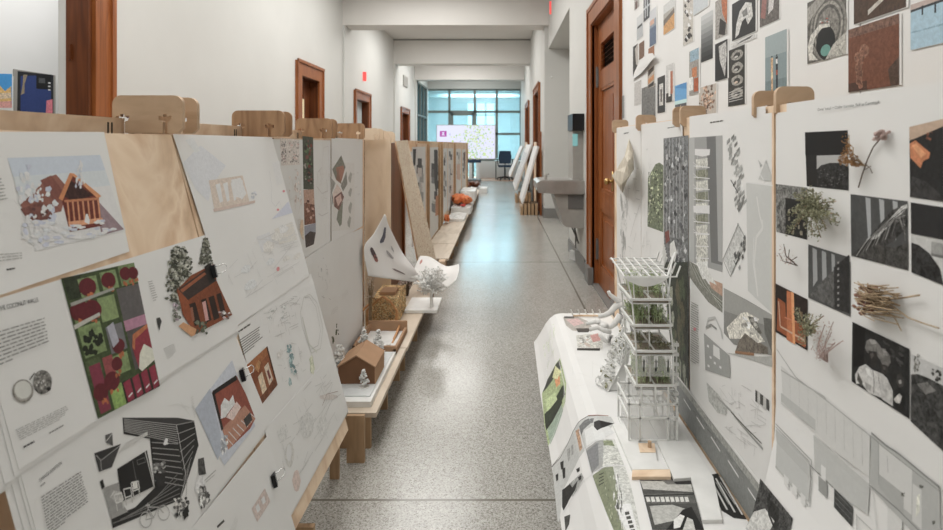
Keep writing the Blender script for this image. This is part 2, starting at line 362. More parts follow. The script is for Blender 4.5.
class Ink(MB):
    def __init__(s, surf, off=.001):
        super().__init__(); s.surf = surf; s.off = off; s.cols = []; s.R = random.Random(5); s.k = 0
    def ys(s, poly, c, t=0., lv=0):       # polygon in (Y, s)
        if isinstance(c, str): c = AI(c)
        off = s.off+lv*.00006+s.k*1.3e-6; s.k += 1
        for seg, q in s.surf.clip([Vector(p) for p in poly]):
            k = len(s.v); s.v += [s.surf.at(p[0], p[1], off, seg) for p in q]
            ar = sum(q[i][0]*q[(i+1) % len(q)][1]-q[(i+1) % len(q)][0]*q[i][1] for i in range(len(q)))
            idx = list(range(k, k+len(q)))
            if ar*s.surf.side < 0: idx = idx[::-1]
            s.f.append(idx); s.m.append(0); s.cols.append(tuple(c)+(t,))
    def px(s, poly, c, t=0., lv=0): s.ys([s.U(*p) for p in poly], c, t, lv)
    def U(s, x, y): return s.surf.unp(x, y, s.off if len(s.surf.p) == 2 else 0)
    def line(s, pts, w, c, lv=1, t=0.):   # polyline in pixels, width in metres
        q = [s.U(*p) for p in pts]
        for a, b in zip(q, q[1:]):
            d = b-a
            if d.length < 1e-6: continue
            d.normalize(); n = Vector((-d.y, d.x))*(w/2)
            s.ys([a-n, b-n, b+n, a+n], c, t, lv)
    def frame(s, quad):                   # four pixels TL TR BR BL -> (u,v) map
        c = [s.U(*p) for p in quad]
        return lambda u, v: (c[0]*(1-u)+c[1]*u)*(1-v)+(c[3]*(1-u)+c[2]*u)*v
    def fp(s, fr, poly, c, t=0., lv=1): s.ys([fr(*p) for p in poly], c, t, lv)
    def oval(s, fr, u, v, ru, rv, c, t=0., lv=1, n=14, jag=0):
        s.ys([fr(u+ru*math.cos(6.2832*k/n)*(1+s.R.uniform(-jag, jag)), v+rv*math.sin(6.2832*k/n)*(1+s.R.uniform(-jag, jag))) for k in range(n)], c, t, lv)
    def para(s, quad, n, c='#8b8a87', fill=.34, rag=.1, lv=1, words=True):
        fr = s.frame(quad)
        for i in range(n):
            v = (i+.3)/n; u = 0; end = 1-s.R.uniform(0, rag) if i < n-1 else s.R.uniform(.3, .8)
            while u < end:
                w = s.R.uniform(.04, .15) if words else end
                s.fp(fr, [(u, v), (min(end, u+w), v), (min(end, u+w), v+fill/n), (u, v+fill/n)], c, 0, lv)
                u += w+.022
    def text(s, txt, a, b, up, c='#1c1b1a', lv=2):   # baseline start, end and cap-height point, in pixels
        cu = bpy.data.curves.new('t', 'FONT'); cu.body = txt; cu.size = 1; ob = bpy.data.objects.new('t', cu)
        COL.objects.link(ob); bpy.context.view_layer.update()
        me = bpy.data.meshes.new_from_object(ob.evaluated_get(bpy.context.evaluated_depsgraph_get()))
        xs = [v.co.x for v in me.vertices]; ysv = [v.co.y for v in me.vertices]; W = max(xs)-min(xs); x0 = min(xs); Hh = .72
        P0 = s.U(*a); P1 = s.U(*b); P2 = s.U(*up)
        for p in me.polygons:
            s.ys([P0+(P1-P0)*((me.vertices[i].co.x-x0)/W)+(P2-P0)*(me.vertices[i].co.y/Hh) for i in p.vertices], c, 0, lv)
        bpy.data.objects.remove(ob); bpy.data.curves.remove(cu); bpy.data.meshes.remove(me)
    def blobs(s, quad, n, cols, r=(.02, .06), t=.5, lv=2, jag=.35, asp=1.0):
        fr = s.frame(quad)
        for i in range(n):
            rr = s.R.uniform(*r)
            s.oval(fr, s.R.uniform(rr, 1-rr), s.R.uniform(rr, 1-rr), rr, rr*asp, s.R.choice(cols), t, lv+s.R.random()*.9, 8, jag)
    def strokes(s, quad, n, c, w=.0012, L=.3, lv=1):     # faint plan-like drawing lines
        fr = s.frame(quad)
        for i in range(n):
            u, v = s.R.random()*.9, s.R.random()*.9; a = s.R.choice([0, 0, 1.57, 1.57, .5, -.6]); l = s.R.uniform(.25, 1)*L
            p = fr(u, v); q = fr(min(1, max(0, u+l*math.cos(a))), min(1, max(0, v+l*math.sin(a))))
            d = q-p
            if d.length < 1e-5: continue
            d.normalize(); nn = Vector((-d.y, d.x))*w/2
            s.ys([p-nn, q-nn, q+nn, p+nn], c, 0, lv)

def sheet_mesh(surf, poly, off, th=.0007, step=None):
    """a sheet of paper with thickness on a profile surface; poly in (Y, s)"""
    mb = MB(); poly = [Vector(p) for p in poly]
    for seg, q in surf.clip(poly):
        n = len(q)
        a = [surf.at(p[0], p[1], off, seg) for p in q]; b = [surf.at(p[0], p[1], off-th, seg) for p in q]
        mb.add(a+b, [list(range(n)), list(range(n, 2*n))[::-1]]+[(i, (i+1) % n, n+(i+1) % n, n+i) for i in range(n)])
    return mb
def rectpx(surf, tl, br):
    a = surf.unp(*tl); b = surf.unp(*br)
    return [Vector((a.x, a.y)), Vector((b.x, a.y)), Vector((b.x, b.y)), Vector((a.x, b.y))]
class Poster:
    """one hung sheet: a paper part and printed parts"""
    def __init__(s, name, label, cat, surf, poly, off, group=None, mat='paper', th=.0007, part='sheet', fit=True):
        s.surf = surf; s.off = off; s.nk = 0
        if len(surf.p) == 2 and fit:      # keep the outline where the photograph shows it, though the sheet lies off the board
            r = []
            for p in poly:
                w = surf.at(p[0], p[1], 0); r.append(surf.unp(CX+F*w.x/w.y, CY-F*(w.z-H)/w.y, off))
            poly = r
        q = [surf.at(p[0], p[1], off) for p in poly]
        lo = min(q, key=lambda p: p.z)
        s.T = Thing(name, label, cat, (lo.x, sum(p.y for p in q)/len(q), lo.z), group)
        s.T.part(part, sheet_mesh(surf, poly, off, th), mat)
    def ink(s, k=0): s.nk += 1; return Ink(s.surf, s.off+.0003+s.nk*.000117)
    def done(s, ink, name='printed_image', label=None, parent=None):
        if ink.f: return s.T.part(name, ink, 'ink', label=label, parent=parent)
def cr(ox, oy, sc_):                      # points measured on an enlarged crop -> photograph pixels
    return lambda *pts: [(ox+x/sc_, oy+y/sc_) for x, y in pts]
# ================================================================== the room
XL, XR, XR2 = -2.74, .85, .784
# openings in the left wall: (y0, y1, ztop)
LD = [(2.55, 3.775, 2.55), (7.66, 8.44, 2.26), (10.62, 11.62, 2.18), (15.5, 16.7, 2.20)]
mb = MB(); y = -3.0
for (a, b, zt) in LD:
    mb.box(XL-.2, XL, y, a, 0, 4.0); mb.box(XL-.2, XL, a, b, zt, 4.0); y = b
mb.box(XL-.2, XL, y, 18.3, 0, 4.0); mb.box(XL-.2, XL, 18.3, 20.7, 0, .9); mb.box(XL-.2, XL, 18.3, 20.7, 3.36, 4.0); mb.box(XL-.2, XL, 20.7, 21.5, 0, 4.0)
for yy in (9.74, 14.4, 18.0): mb.box(XL-.01, XL+.035, yy, yy+.46, 0, 3.37)      # shallow piers under the beams
struct('wall_left', mb, 'wall')
mb = MB()
mb.box(XR, XR+.25, -3, 4.08, 0, 4.0); mb.box(XR, XR+.25, 4.08, 5.20, 2.42, 4.0); mb.box(XR, XR+.25, 5.20, 6.85, 0, 4.0)
mb.box(XR, XR+.25, 6.85, 9.84, 2.97, 4.0)                                        # lintel over the alcove
mb.box(1.30, 1.5, 6.6, 9.9, 0, 4.0); mb.box(1.1, 1.35, 6.6, 6.85, 0, 3.0)
mb.box(XR+.25, 1.4, 6.7, 9.84, 2.97, 3.1)
RD = [(10.95, 12.5, 2.40), (14.9, 16.6, 2.35)]
mb.box(XR2, 1.45, 9.84, 10.95, 0, 4.0); mb.box(XR2, 1.0, 10.95, 12.5, 2.40, 4.0); mb.box(XR2, 1.0, 12.5, 14.9, 0, 4.0)
mb.box(XR2, 1.0, 14.9, 16.6, 2.35, 4.0); mb.box(XR2, 1.0, 16.6, 21.5, 0, 4.0)
struct('wall_right', mb, 'wall')
mb = MB(); mb.box(-3.2, 1.5, -3.2, -3.0, 0, 4.1); struct('wall_back', mb, 'wall')
mb = MB(); mb.box(-6.2, 1.6, -3.2, 21.5, -.1, 0); struct('floor', mb, 'terrazzo')
mb = MB(); mb.box(-3.2, 1.6, -3.2, 21.5, 4.0, 4.15)
for yy in (9.74, 14.4, 18.0): mb.box(XL, XR+.02, yy, yy+.46, 3.37, 4.02)         # beams
struct('ceiling', mb, 'ceiling')
mb = MB()                                                                        # thin dark strip, painted shade where beam meets ceiling
mb.box(XL, XR, 14.385, 14.4, 3.965, 3.99); struct('beam_shade_strip', mb, 'base')

# baseboards
mb = MB(); mb.box(XR-.018, XR+.01, 5.55, 6.85, 0, .15); mb.box(XR-.018, XR+.01, -3, 3.9, 0, .15)
struct('baseboard_right', mb, 'base')
mb = MB(); mb.box(XR2-.015, 1.22, 9.82, 9.85, 0, .17); mb.box(XR2-.015, XR2+.01, 9.83, 10.8, 0, .17); mb.box(XR2-.015, XR2+.01, 12.7, 14.7, 0, .17); mb.box(XR2-.015, XR2+.01, 16.8, 21.4, 0, .17)
struct('baseboard_right_far', mb, 'base')
mb = MB(); mb.box(XL-.01, XL+.018, 4.05, 7.4, 0, .15); mb.box(XL-.01, XL+.018, 8.75, 10.4, 0, .15); mb.box(XL-.01, XL+.05, 11.9, 15.3, 0, .15); mb.box(XL-.01, XL+.05, 16.9, 21.4, 0, .15)
struct('baseboard_left', mb, 'base')

# --- right door, varnished wood with a louvre
def root(name, loc):
    o = bpy.data.objects.new(name, None); COL.objects.link(o); o.location = loc; o['kind'] = 'structure'; return o
def pt(name, mb_, mat, r, smooth=False): return mb_.build(name, mat, parent=r, origin=(r.parent.location if r.parent else r.location), smooth=smooth)
d1 = root('door_1', (XR, 4.62, 0))
n0, n1, f0, f1, zi, zo = 3.88, 4.11, 5.17, 5.36, 2.40, 2.555
m = MB()
m.box(XR-.015, XR+.02, n0, n1, 0, zo); m.box(XR-.015, XR+.02, f0, f1, 0, zo); m.box(XR-.015, XR+.02, n1, f0, zi, zo)
m.box(XR-.026, XR-.013, n0, n0+.045, 0, zo+.02); m.box(XR-.026, XR-.013, f1-.045, f1, 0, zo+.02); m.box(XR-.022, XR-.013, n0, f1, zo-.02, zo+.02)
m.box(XR, XR+.11, n1-.03, n1, 0, zi+.01); m.box(XR, XR+.11, f0, f0+.03, 0, zi+.01); m.box(XR, XR+.11, n1, f0, zi-.01, zi+.02)
pt('door_frame', m, 'door', d1)
m = MB(); xf = XR+.055; b0, b1 = n1+.004, f0-.004; q0, q1 = b0+.34, b1-.13
for (a, b, z0, z1) in ((b0, q0, .02, zi-.015), (q1, b1, .02, zi-.015), (q0, q1, .02, .20), (q0, q1, .72, .88), (q0, q1, 1.80, 1.96), (q0, q1, 2.20, zi-.015)):
    m.box(xf, xf+.045, a, b, z0, z1)
for (z0, z1) in ((.20, .72), (.88, 1.80)):
    m.box(xf+.018, xf+.03, q0, q1, z0, z1); m.box(xf+.008, xf+.02, q0+.08, q1-.08, z0+.09, z1-.09)
    for (a, b, c, d) in ((q0, q0+.025, z0, z1), (q1-.025, q1, z0, z1), (q0, q1, z0, z0+.025), (q0, q1, z1-.025, z1)): m.box(xf+.004, xf+.02, a, b, c, d)
leaf = pt('door_leaf', m, 'door', d1)
m = MB(); m.box(xf+.036, xf+.044, q0, q1, 1.96, 2.20); pt('louvre_gap', m, 'dark_recess', leaf)
m = MB()
for k in range(6):
    z = 1.968+k*.039; m.prism([(xf+.004, q0, z), (xf+.008, q0, z+.004), (xf+.032, q0, z+.022), (xf+.028, q0, z+.018)], (0, q1-q0, 0))
pt('louvre_slats', m, 'door', leaf)
m = MB(); m.tube([(xf+.005, 4.50, 1.0), (xf-.03, 4.50, 1.0)], .012, 10); m.blob((xf-.045, 4.50, 1.0), .024, .028, .028, 1, 0, 12, 8); m.box(xf-.004, xf+.002, 4.475, 4.525, .92, 1.08)
pt('door_knob', m, 'brass', leaf, True)
for z in (1.83, .25):
    m = MB(); m.box(xf-.008, xf+.002, b1-.03, b1, z, z+.17); m.tube([(xf-.012, b1-.01, z-.01), (xf-.012, b1-.01, z+.18)], .011, 8); pt('hinge', m, 'grey_dark', leaf)
m = MB(); m.box(XR-.04, XR+.01, f0-.01, f1+.02, 0, .16); m.box(XR-.04, XR+.01, n0-.02, n1+.01, 0, .16); pt('stone_plinth', m, 'base', d1)
m = MB(); m.box(XR, XR+.2, n1, f0, -.01, .015); pt('threshold', m, 'base', d1)

def casing(name, X, y0, y1, zt, side, w=.17, leafmat='door_dark', open_room=False, inner=None):
    r = root(name, (X, (y0+y1)/2, 0)); s_ = side      # side +1: wall faces +X (left wall)
    def bx(mm, a, b, c, d, e, f): mm.box(min(X+s_*a, X+s_*b), max(X+s_*a, X+s_*b), c, d, e, f)
    m = MB(); bx(m, -.01, .03, y0-w, y0+.02, 0, zt+w); bx(m, -.01, .03, y1-.02, y1+w, 0, zt+w); bx(m, -.01, .03, y0+.02, y1-.02, zt-.02, zt+w)
    bx(m, .028, .045, y0-w, y0-w+.04, 0, zt+w+.015); bx(m, .028, .045, y1+w-.04, y1+w, 0, zt+w+.015); bx(m, .028, .05, y0-w, y1+w, zt+w-.02, zt+w+.02)
    pt('door_frame', m, 'door', r)
    m = MB(); bx(m, -.2, .0, y0, y0+.03, 0, zt); bx(m, -.2, .0, y1-.03, y1, 0, zt); bx(m, -.2, 0, y0, y1, zt-.03, zt)
    pt('jamb', m, leafmat, r)
    if not open_room:
        m = MB(); bx(m, -.16, -.12, y0+.03, y1-.03, 0.01, zt-.03)
        for (z0, z1) in ((.2, .9), (1.05, zt-.25)):
            for q in ((y0+.12, (y0+y1)/2-.05), ((y0+y1)/2+.05, y1-.12)): bx(m, -.125, -.108, q[0], q[1], z0, z1)
        lf = pt('door_leaf', m, leafmat, r)
        m = MB(); bx(m, -.12, -.06, y1-.16, y1-.13, 1.0, 1.03); bx(m, -.08, -.06, y1-.25, y1-.13, 1.0, 1.03); pt('handle', m, 'brass', lf)
    return r
r2 = casing('door_2', XL, *LD[0], 1, w=.165, open_room=True)
m = MB(); m.box(XL-.2-1.0, XL-.2, 3.80, 3.84, 0.01, 2.5); 
m = MB(); m.box(XL-.14, XL+.01, 3.715, 3.745, .01, 2.5); lf = pt('door_leaf', m, 'door_dark', r2)
m = MB(); m.box(XL-.115, XL-.10, 3.70, 3.715, 1.86, 1.96); pt('door_pull', m, 'door_dark', lf)
m = MB(); m.box(XL-.195, XL-.14, 3.72, 3.775, 0, 2.52); struct('trim_2', m, 'wall')
r3 = casing('door_3', XL, *LD[1], 1)
m = MB(); m.box(XL-.12, XL-.10, 8.03, 8.12, .9, 1.95); pt('lit_glass_strip', m, emit('warm_lit_glass', (1, .82, .5), .6), r3)
r4 = casing('door_4', XL, *LD[2], 1, w=.14)
m = MB(); m.box(XL-.12, XL-.10, 10.72, 11.5, .9, 2.2); pt('glazed_panel', m, plain('frosted_door_glass', (.5, .55, .56), .25), r4)
r5 = casing('door_5', XL, *LD[3], 1, w=.12)
casing('door_6', XR2, *RD[0], -1, w=.1); casing('door_7', XR2, *RD[1], -1, w=.1)

# side room seen through the near left door
mb = MB(); mb.box(-4.35, -4.2, -1, 8.0, 0, 4.0); mb.box(-4.3, -2.94, 6.6, 6.75, 0, 4.0); mb.box(-6.2, -4.2, -1.2, -1.0, 0, 4); mb.box(-4.3, -2.94, -1.2, -1.0, 0, 4)
struct('wall_side_room', mb, 'white_wall')
mb = MB(); mb.box(-4.35, -2.93, -1.2, 6.8, 3.0, 3.1); struct('ceiling_side_room', mb, 'white_wall')

# --- glass wall at the far end
YG = 21.4
gl = root('window_1', (-.95, YG, 0))
def gx(px): return U(px, 144, Y=YG).x
def gz(py): return U(500, py, Y=YG).z
m = MB(); t = .045
for px_ in (427.0, 449.5, 474.8, 496.8, 520.8): m.box(gx(px_)-t, gx(px_)+t, YG-.05, YG+.05, .75 if px_ > 440 else 0, gz(89.5))
for py_, a, b in ((89.5, 426, 521), (111.8, 426, 521), (134, 474, 521), (160, 426, 521)): m.box(gx(a), gx(b), YG-.05, YG+.05, gz(py_)-t, gz(py_)+t)
pt('window_frame', m, 'frame_grey', gl)
m = MB(); m.box(gx(451), gx(453.3), YG-.07, YG+.03, 0, gz(112.5)); m.box(gx(472), gx(474), YG-.07, YG+.03, 0, gz(112.5)); m.box(gx(451), gx(474), YG-.07, YG+.03, gz(115.5), gz(112.5))
pt('glass_door_frame', m, 'frame_grey', gl)
m = MB(); m.box(gx(426), gx(521), YG-.005, YG+.005, .05, gz(90)); pt('pane', m, 'teal_glass', gl)
mb = MB(); mb.box(XL, XR2+.1, YG-.1, YG+.08, gz(89), 4.0); mb.box(gx(521), XR2+.2, YG-.08, YG+.08, 0, 4); mb.box(XL-.1, gx(426.5), YG-.08, YG+.08, 0, 4)
struct('wall_end', mb, 'wall')
mb = MB(); mb.box(gx(478), gx(521), YG-.12, YG-.02, 0, gz(161)); struct('wall_end_low', mb, 'white_wall')
# side glazing on the left wall
gs = root('window_2', (XL, 19.5, .9)); m = MB()
for k in range(4): yy = 18.32+k*.79; m.box(XL-.06, XL+.05, yy-.035, yy+.035, .9, 3.36)
for z in (.92, 2.26, 3.34): m.box(XL-.06, XL+.05, 18.3, 20.7, z-.03, z+.03)
pt('window_frame', m, 'frame_grey', gs)
m = MB(); m.box(XL-.02, XL-.01, 18.3, 20.7, .9, 3.36); pt('pane', m, 'teal_glass', gs)
# the glazed room behind
mb = MB(); Y2 = 27.0
wx0, wx1, wz0, wz1 = U(467, 0, Y=Y2).x, U(495, 0, Y=Y2).x, U(500, 127, Y=Y2).z, U(500, 103, Y=Y2).z
mb.box(-6, wx0, Y2, Y2+.2, 0, 4.4); mb.box(wx1, 3, Y2, Y2+.2, 0, 4.4); mb.box(wx0, wx1, Y2, Y2+.2, 0, wz0); mb.box(wx0, wx1, Y2, Y2+.2, wz1, 4.4)
mb.box(-6, -5.8, 17.5, Y2, 0, 4.4); mb.box(2.8, 3, 21.5, Y2, 0, 4.4); mb.box(-6, -2.95, 17.4, 17.6, 0, 4.4)
mb.box(1.6, 1.75, 22.5, 25.5, 0, 4.0)
struct('wall_glass_room', mb, 'white_wall')
mb = MB(); mb.box(-6, 3, 17.5, Y2, 4.3, 4.45); struct('ceiling_glass_room', mb, 'white_wall')
mb = MB(); mb.box(-6, 3, 21.5, Y2+.2, -.1, 0); struct('floor_glass_room', mb, 'bench')
gw = root('window_3', ((wx0+wx1)/2, Y2, wz0)); m = MB()
for k in range(4): xx = wx0+(wx1-wx0)*k/3; m.box(xx-.04, xx+.04, Y2-.02, Y2+.1, wz0, wz1)
m.box(wx0, wx1, Y2-.02, Y2+.1, (wz0+wz1)/2-.03, (wz0+wz1)/2+.03); pt('window_frame', m, 'white_wall', gw)
m = MB()   # bulkhead beam and cornice lines inside the glazed room
m.box(-4.5, 2.8, 24.6, 24.9, 3.35, 3.5); struct('trim_3', m, 'wall')
mb = MB(); mb.box(XL, XR2, 19.75, 21.35, -.005, .012); struct('floor_end_wood', mb, noise_mat('orange_floor_wood', [(.3, A('#a97d62')), (.7, A('#c09478'))], scale=(.3, 1, 1), nscale=20, rough=.35))

# exit signs
def exit_sign(X, y0, y1, z0, z1, side, label):
    T = Thing('exit_sign', label, 'sign', (X, y0, z0))
    w = .035*side
    m = MB(); m.box(min(X, X+w), max(X, X+w), y0, y1, z0, z1); T.part('sign_box', m, 'exit_dim')
    m = MB(); m.box(min(X, X+w), max(X, X+w), y0-.006, y0, z0, z1); m.box(min(X+w, X+w*1.15), max(X+w, X+w*1.15), y0, y1, z0, z1)
    return T
T = Thing('exit_sign', 'red exit sign hanging high above the drinking fountain alcove', 'sign', (.80, 9.3, 3.5))
a = U(549.6, 1.5, Y=9.3); b = U(552.6, 14, Y=9.3)
m = MB(); m.box(a.x, b.x, 9.28, 9.32, b.z, a.z); T.part('sign_face', m, 'exit_red', label='glowing red edge')
m = MB(); m.box(b.x, XR+.01, 9.29, 9.31, b.z+.03, a.z-.01); T.part('bracket', m, 'exit_dim')
surfE = None
T = Thing('exit_sign', 'red exit sign on the left wall above the second framed doorway', 'sign', (XL, 11.2, 2.6))
a = U(362.7, 72, Y=11.2); b = U(366.2, 81, Y=11.2)
m = MB(); m.box(a.x, b.x, 11.18, 11.22, b.z, a.z); T.part('sign_face', m, 'exit_red', label='glowing red face')
m = MB(); m.box(XL, a.x, 11.19, 11.21, b.z+.03, a.z-.03); T.part('bracket', m, 'exit_dim')
m = MB(); yv0, yv1 = -2.74*560/-97, -2.74*560/-94; m.box(XL, XL+.03, 15.8, 16.5, 2.95, 3.25)
for k in range(5): m.box(XL+.028, XL+.036, 15.85, 16.45, 2.98+k*.055, 3.0+k*.055)
solo('air_vent', m, 'grey_panel', 'pale wall vent high above the farthest left doorway', 'vent')
m = MB(); m.box(XR-.012, XR, 3.66, 3.78, 1.50, 1.62); 

# posters in the side room
SR = Surf([(-4.2, 3.0), (-4.2, 0)], 1)
P = Poster('framed_poster', 'dark navy poster in a black frame on the white wall left of the dark door', 'poster', SR, rectpx(SR, (14, 69), (55.5, 119)), .012, th=.01, mat='grey_panel', part='frame')
i = P.ink(); c = cr(0, 0, 4.08)
i.px(c((72, 290), (218, 306), (218, 480), (70, 470)), '#2e2f33', .2); i.px(c((84, 310), (150, 308), (150, 480), (84, 470)), '#34457c', .15, 1)
i.px(c((140, 362), (208, 366), (208, 480), (140, 480)), '#34457c', .15, 1); i.px(c((148, 304), (208, 308), (208, 366), (148, 360)), '#232426', .2, 2)
i.px(c((158, 318), (184, 320), (184, 340), (158, 338)), '#55575a', .3, 3)
for q in range(3): i.px(c((196, 335+q*14), (206, 336+q*14), (206, 342+q*14), (196, 341+q*14)), '#c9c9c4', 0, 3)
i.px(c((95, 305), (112, 305), (100, 345), (100, 380), (84, 388), (92, 350)), '#8c7f68', .4, 3)
i.px(c((190, 410), (214, 405), (215, 480), (186, 480)), '#d7707d', .4, 4); P.done(i)
P = Poster('framed_poster', 'bright blue and orange poster at the far left edge on the white wall', 'poster', SR, rectpx(SR, (-30, 70), (13.5, 119)), .012, th=.01, part='frame')
i = P.ink(); i.px(c((-90, 298), (49, 302), (49, 440), (-90, 440)), '#3f8fcc', .1)
i.px(c((-90, 360), (0, 350), (20, 372), (45, 352), (49, 440), (-90, 440)), '#e89a5c', .4, 1); i.px(c((0, 380), (46, 378), (46, 400), (0, 404)), '#b8a48c', .5, 2); i.px(c((-10, 415), (48, 412), (48, 440), (-10, 440)), '#d58a84', .3, 2)
P.done(i)
# ================================================================== left row of display boards
LZ = 1.323
LA = Surf([(-.83, LZ), (-.83+.262*(LZ-.26), .26)], 1)        # leaning boards
LV = Surf([(-.83, LZ), (-.83, .15)], 1)                        # upright boards
J = [.807, 1.417, 2.039, 2.65, 3.27, 3.88, 4.49]
def board(surf, y0, y1, label, mat='ply', th=.012, s1=None, group=None, name='display_board'):
    L = surf.L[-1]; g = .003
    mb = MB(); n = surf.n[0]; d = Vector((n.x, 0, n.y))*-th
    a = [surf.at(y0+g, 0), surf.at(y1-g, 0), surf.at(y1-g, L), surf.at(y0+g, L)]
    T = Thing(name, label, 'display board', ((a[2]+a[3])/2+d/2), group)
    T.part('panel', MB().prism([p+d*.98 for p in a], -d*.96), mat)
    # pale laminated edge strips
    e = MB()
    for (p, q) in ((a[0], a[3]), (a[1], a[2])):
        k = Vector((0, .0025 if p is a[1] else -.0025, 0))
        e.prism([p, p+d, q+d, q], k)
    T.part('plywood_edge', e, 'ply_edge')
    return T
board(LA, J[0], J[1], 'nearest leaning plywood board on the left, covered with presentation sheets', 'ply')
board(LA, J[1], J[2], 'second leaning plywood board on the left, under two tall pale posters', 'ply')
board(LV, J[2]+.012, J[3], 'upright plywood board on the left under the poster with a green and red photo strip', 'ply_pale')
board(LV, J[3], J[3]+.62, 'upright plywood board on the left, half covered by the poster of diamond cutouts, half bare', 'ply_pale')
# rear boards that make the row self-standing
RVs = Surf([(-.935, 1.364), (-.935, .05)], 1)
rear_lab = ['rear plywood board standing behind the nearest leaning board on the left', 'rear plywood board showing as a strip between the first and second pair of tan connectors',
 'rear plywood board behind the second and third pair of connectors on the left', 'rear plywood board behind the board with the diamond poster', 'rear plywood board behind the bare end of the left row', 'short rear plywood board just past the bare board']
for k in range(6):
    y0 = [.80, 1.43, 2.06, 2.67, 3.29, 3.93][k]; y1 = [1.395, 2.03, 2.64, 3.26, 3.86, 4.28][k]
    T = board(RVs, y0, y1, rear_lab[k], 'ply', .015)
    if k < 4:
        m = MB()
        for q in (.045, .058): m.box(-.9365, -.9335, y1-q-.003, y1-q, 1.325, 1.352)
        T.part('staple_mark', m, 'dark_recess')

# ply connectors that clip the boards together at the top
def rounded(w, h, r, slot=None):
    pts = []
    for (cx_, cy_, a0) in ((w-r, h-r, 0), (r, h-r, 90)):
        for k in range(6):
            a = math.radians(a0+90*k/5); pts.append((cx_+r*math.cos(a), cy_+r*math.sin(a)))
    return pts
def connector(x0, x1, y, z0, z1, label, group=None, mat='ply_tan', slots=(), r=.022, th=.012):
    w, h = x1-x0, z1-z0
    top = rounded(w, h, r)
    low = [(.012, 0)]
    for sx in slots:                                   # keyhole slots from below
        u = sx-x0; low += [(u-.006, 0), (u-.006, h*.30), (u-.016, h*.34), (u-.016, h*.46), (u-.005, h*.43), (u-.005, h*.5), (u+.005, h*.5), (u+.005, h*.43), (u+.016, h*.46), (u+.016, h*.34), (u+.006, h*.30), (u+.006, 0)]
    low += [(w-.012, 0), (w, .012)]
    pts = top+[(0, .012)]+low
    T = Thing('board_connector', label, 'connector', ((x0+x1)/2, y, z0), group)
    P_ = [(x0+a, y-th/2, z0+b) for a, b in pts]
    T.part('plate', MB().prism(P_, (0, th, 0)), mat)
    m = MB(); q = [(x0+a, y-th/2-.0006, z0+b) for a, b in pts]; 
    m = MB().tube([(x0+.012, y, z1-.02), (x0+.012, y, z1-.018)], .002, 5)
    return T
names = ['large tan plywood connector clipping the nearest left boards together, front one of its pair', 'tan plywood connector right behind the nearest large connector on the left',
 'brown plywood connector at the far end of the second left board, front one', 'brown plywood connector just behind the one at the far end of the second left board',
 'brown plywood connector above the green and red photo strip, front one', 'brown plywood connector above the green and red photo strip, rear one',
 'brown plywood connector above the diamond cutout poster', 'pale plywood connector above the bare board, nearer one', 'pale plywood connector at the end of the bare board']
spec = [(-.955, -.782, 1.385, 'ply_tan'), (-.955, -.782, 1.452, 'ply_tan'), (-.96, -.772, 2.01, 'ply_brown'), (-.96, -.772, 2.078, 'ply_brown'), (-.955, -.785, 2.62, 'ply_brown'),
        (-.955, -.785, 2.70, 'ply_brown'), (-.955, -.785, 3.25, 'ply_brown'), (-.955, -.80, 3.72, 'ply_pale'), (-.955, -.80, 3.84, 'ply_pale')]
for n_, (x0, x1, yy, mt) in zip(names, spec):
    connector(x0, x1, yy, 1.327, 1.42 if mt != 'ply_pale' else 1.405, n_, 'connectors along the left boards', mt, slots=(-.93, -.825))
# little purple tag stuck behind the first connector
m = MB(); m.blob((-.925, 1.40, 1.372), .012, .004, .009, 3, .3, 8, 5); solo('purple_sticker', m, plain('lilac_plastic', A('#9d84a8'), .5), 'small lilac lump in the slot of the nearest large connector', 'sticker')

def S(name, label, tl, br, off, surf=LA, cat='poster', poly=None, group=None, **k):
    return Poster(name, label, cat, surf, poly or rectpx(surf, tl, br), off, group, **k)
G_SHEET = 'sheets pinned on the nearest left board'

# ---- sheet 1: render of a red gabled house
c = cr(0, 120, 2.946)
P = S('presentation_sheet', 'white sheet with a picture of a red gabled house, topmost on the nearest left board', None, None, .002,
      poly=[LA.unp(*q) for q in ((-75, 131.5), (104, 132), (129.5, 251.5), (-68, 318))], group=G_SHEET)
i = P.ink()
Q = c((22, 112), (295, 103), (370, 325), (105, 385))
i.px(Q, '#b4b9c3', .05)
fr = i.frame(Q)
for k, cc in enumerate(('#aab2c0', '#b2b8c3', '#bcbfc7', '#c4c3c8', '#c8c4c6')): i.fp(fr, [(0, k*.2), (1, k*.2), (1, k*.2+.2), (0, k*.2+.2)], cc, .03, .5)
i.px(c((60, 250), (140, 170), (165, 160), (200, 200), (180, 270), (80, 290)), '#8b5a4e', .15, 2)
i.px(c((118, 178), (150, 163), (190, 215), (165, 250)), '#7d4c42', .15, 3)
i.px(c((60, 262), (120, 240), (165, 290), (85, 300)), '#744941', .25, 3)
i.px(c((290, 240), (365, 322), (300, 340), (280, 260)), '#8e7a80', .12, 2)
i.px(c((180, 228), (208, 160), (290, 222), (300, 312), (205, 330)), '#6b2f26', .2, 4)
i.px(c((188, 225), (208, 178), (276, 222), (215, 240)), '#3b2320', .45, 5)
i.px(c((172, 232), (205, 156), (215, 162), (184, 238)), '#b5764c', .15, 6); i.px(c((205, 156), (218, 158), (298, 224), (288, 232)), '#c08459', .15, 6)
i.px(c((188, 236), (290, 228), (291, 235), (190, 243)), '#b07350', .15, 6)
for k in range(7): x = 196+k*15; i.px(c((x, 242-k), (x+5, 242-k), (x+12, 312-k*2), (x+7, 313-k*2)), '#b9805c', .15, 6)
i.px(c((200, 300), (300, 288), (306, 300), (204, 316)), '#c08a68', .15, 7)
i.px(c((248, 300), (252, 278), (257, 276), (264, 296), (262, 308)), '#cfcacb', .1, 8)
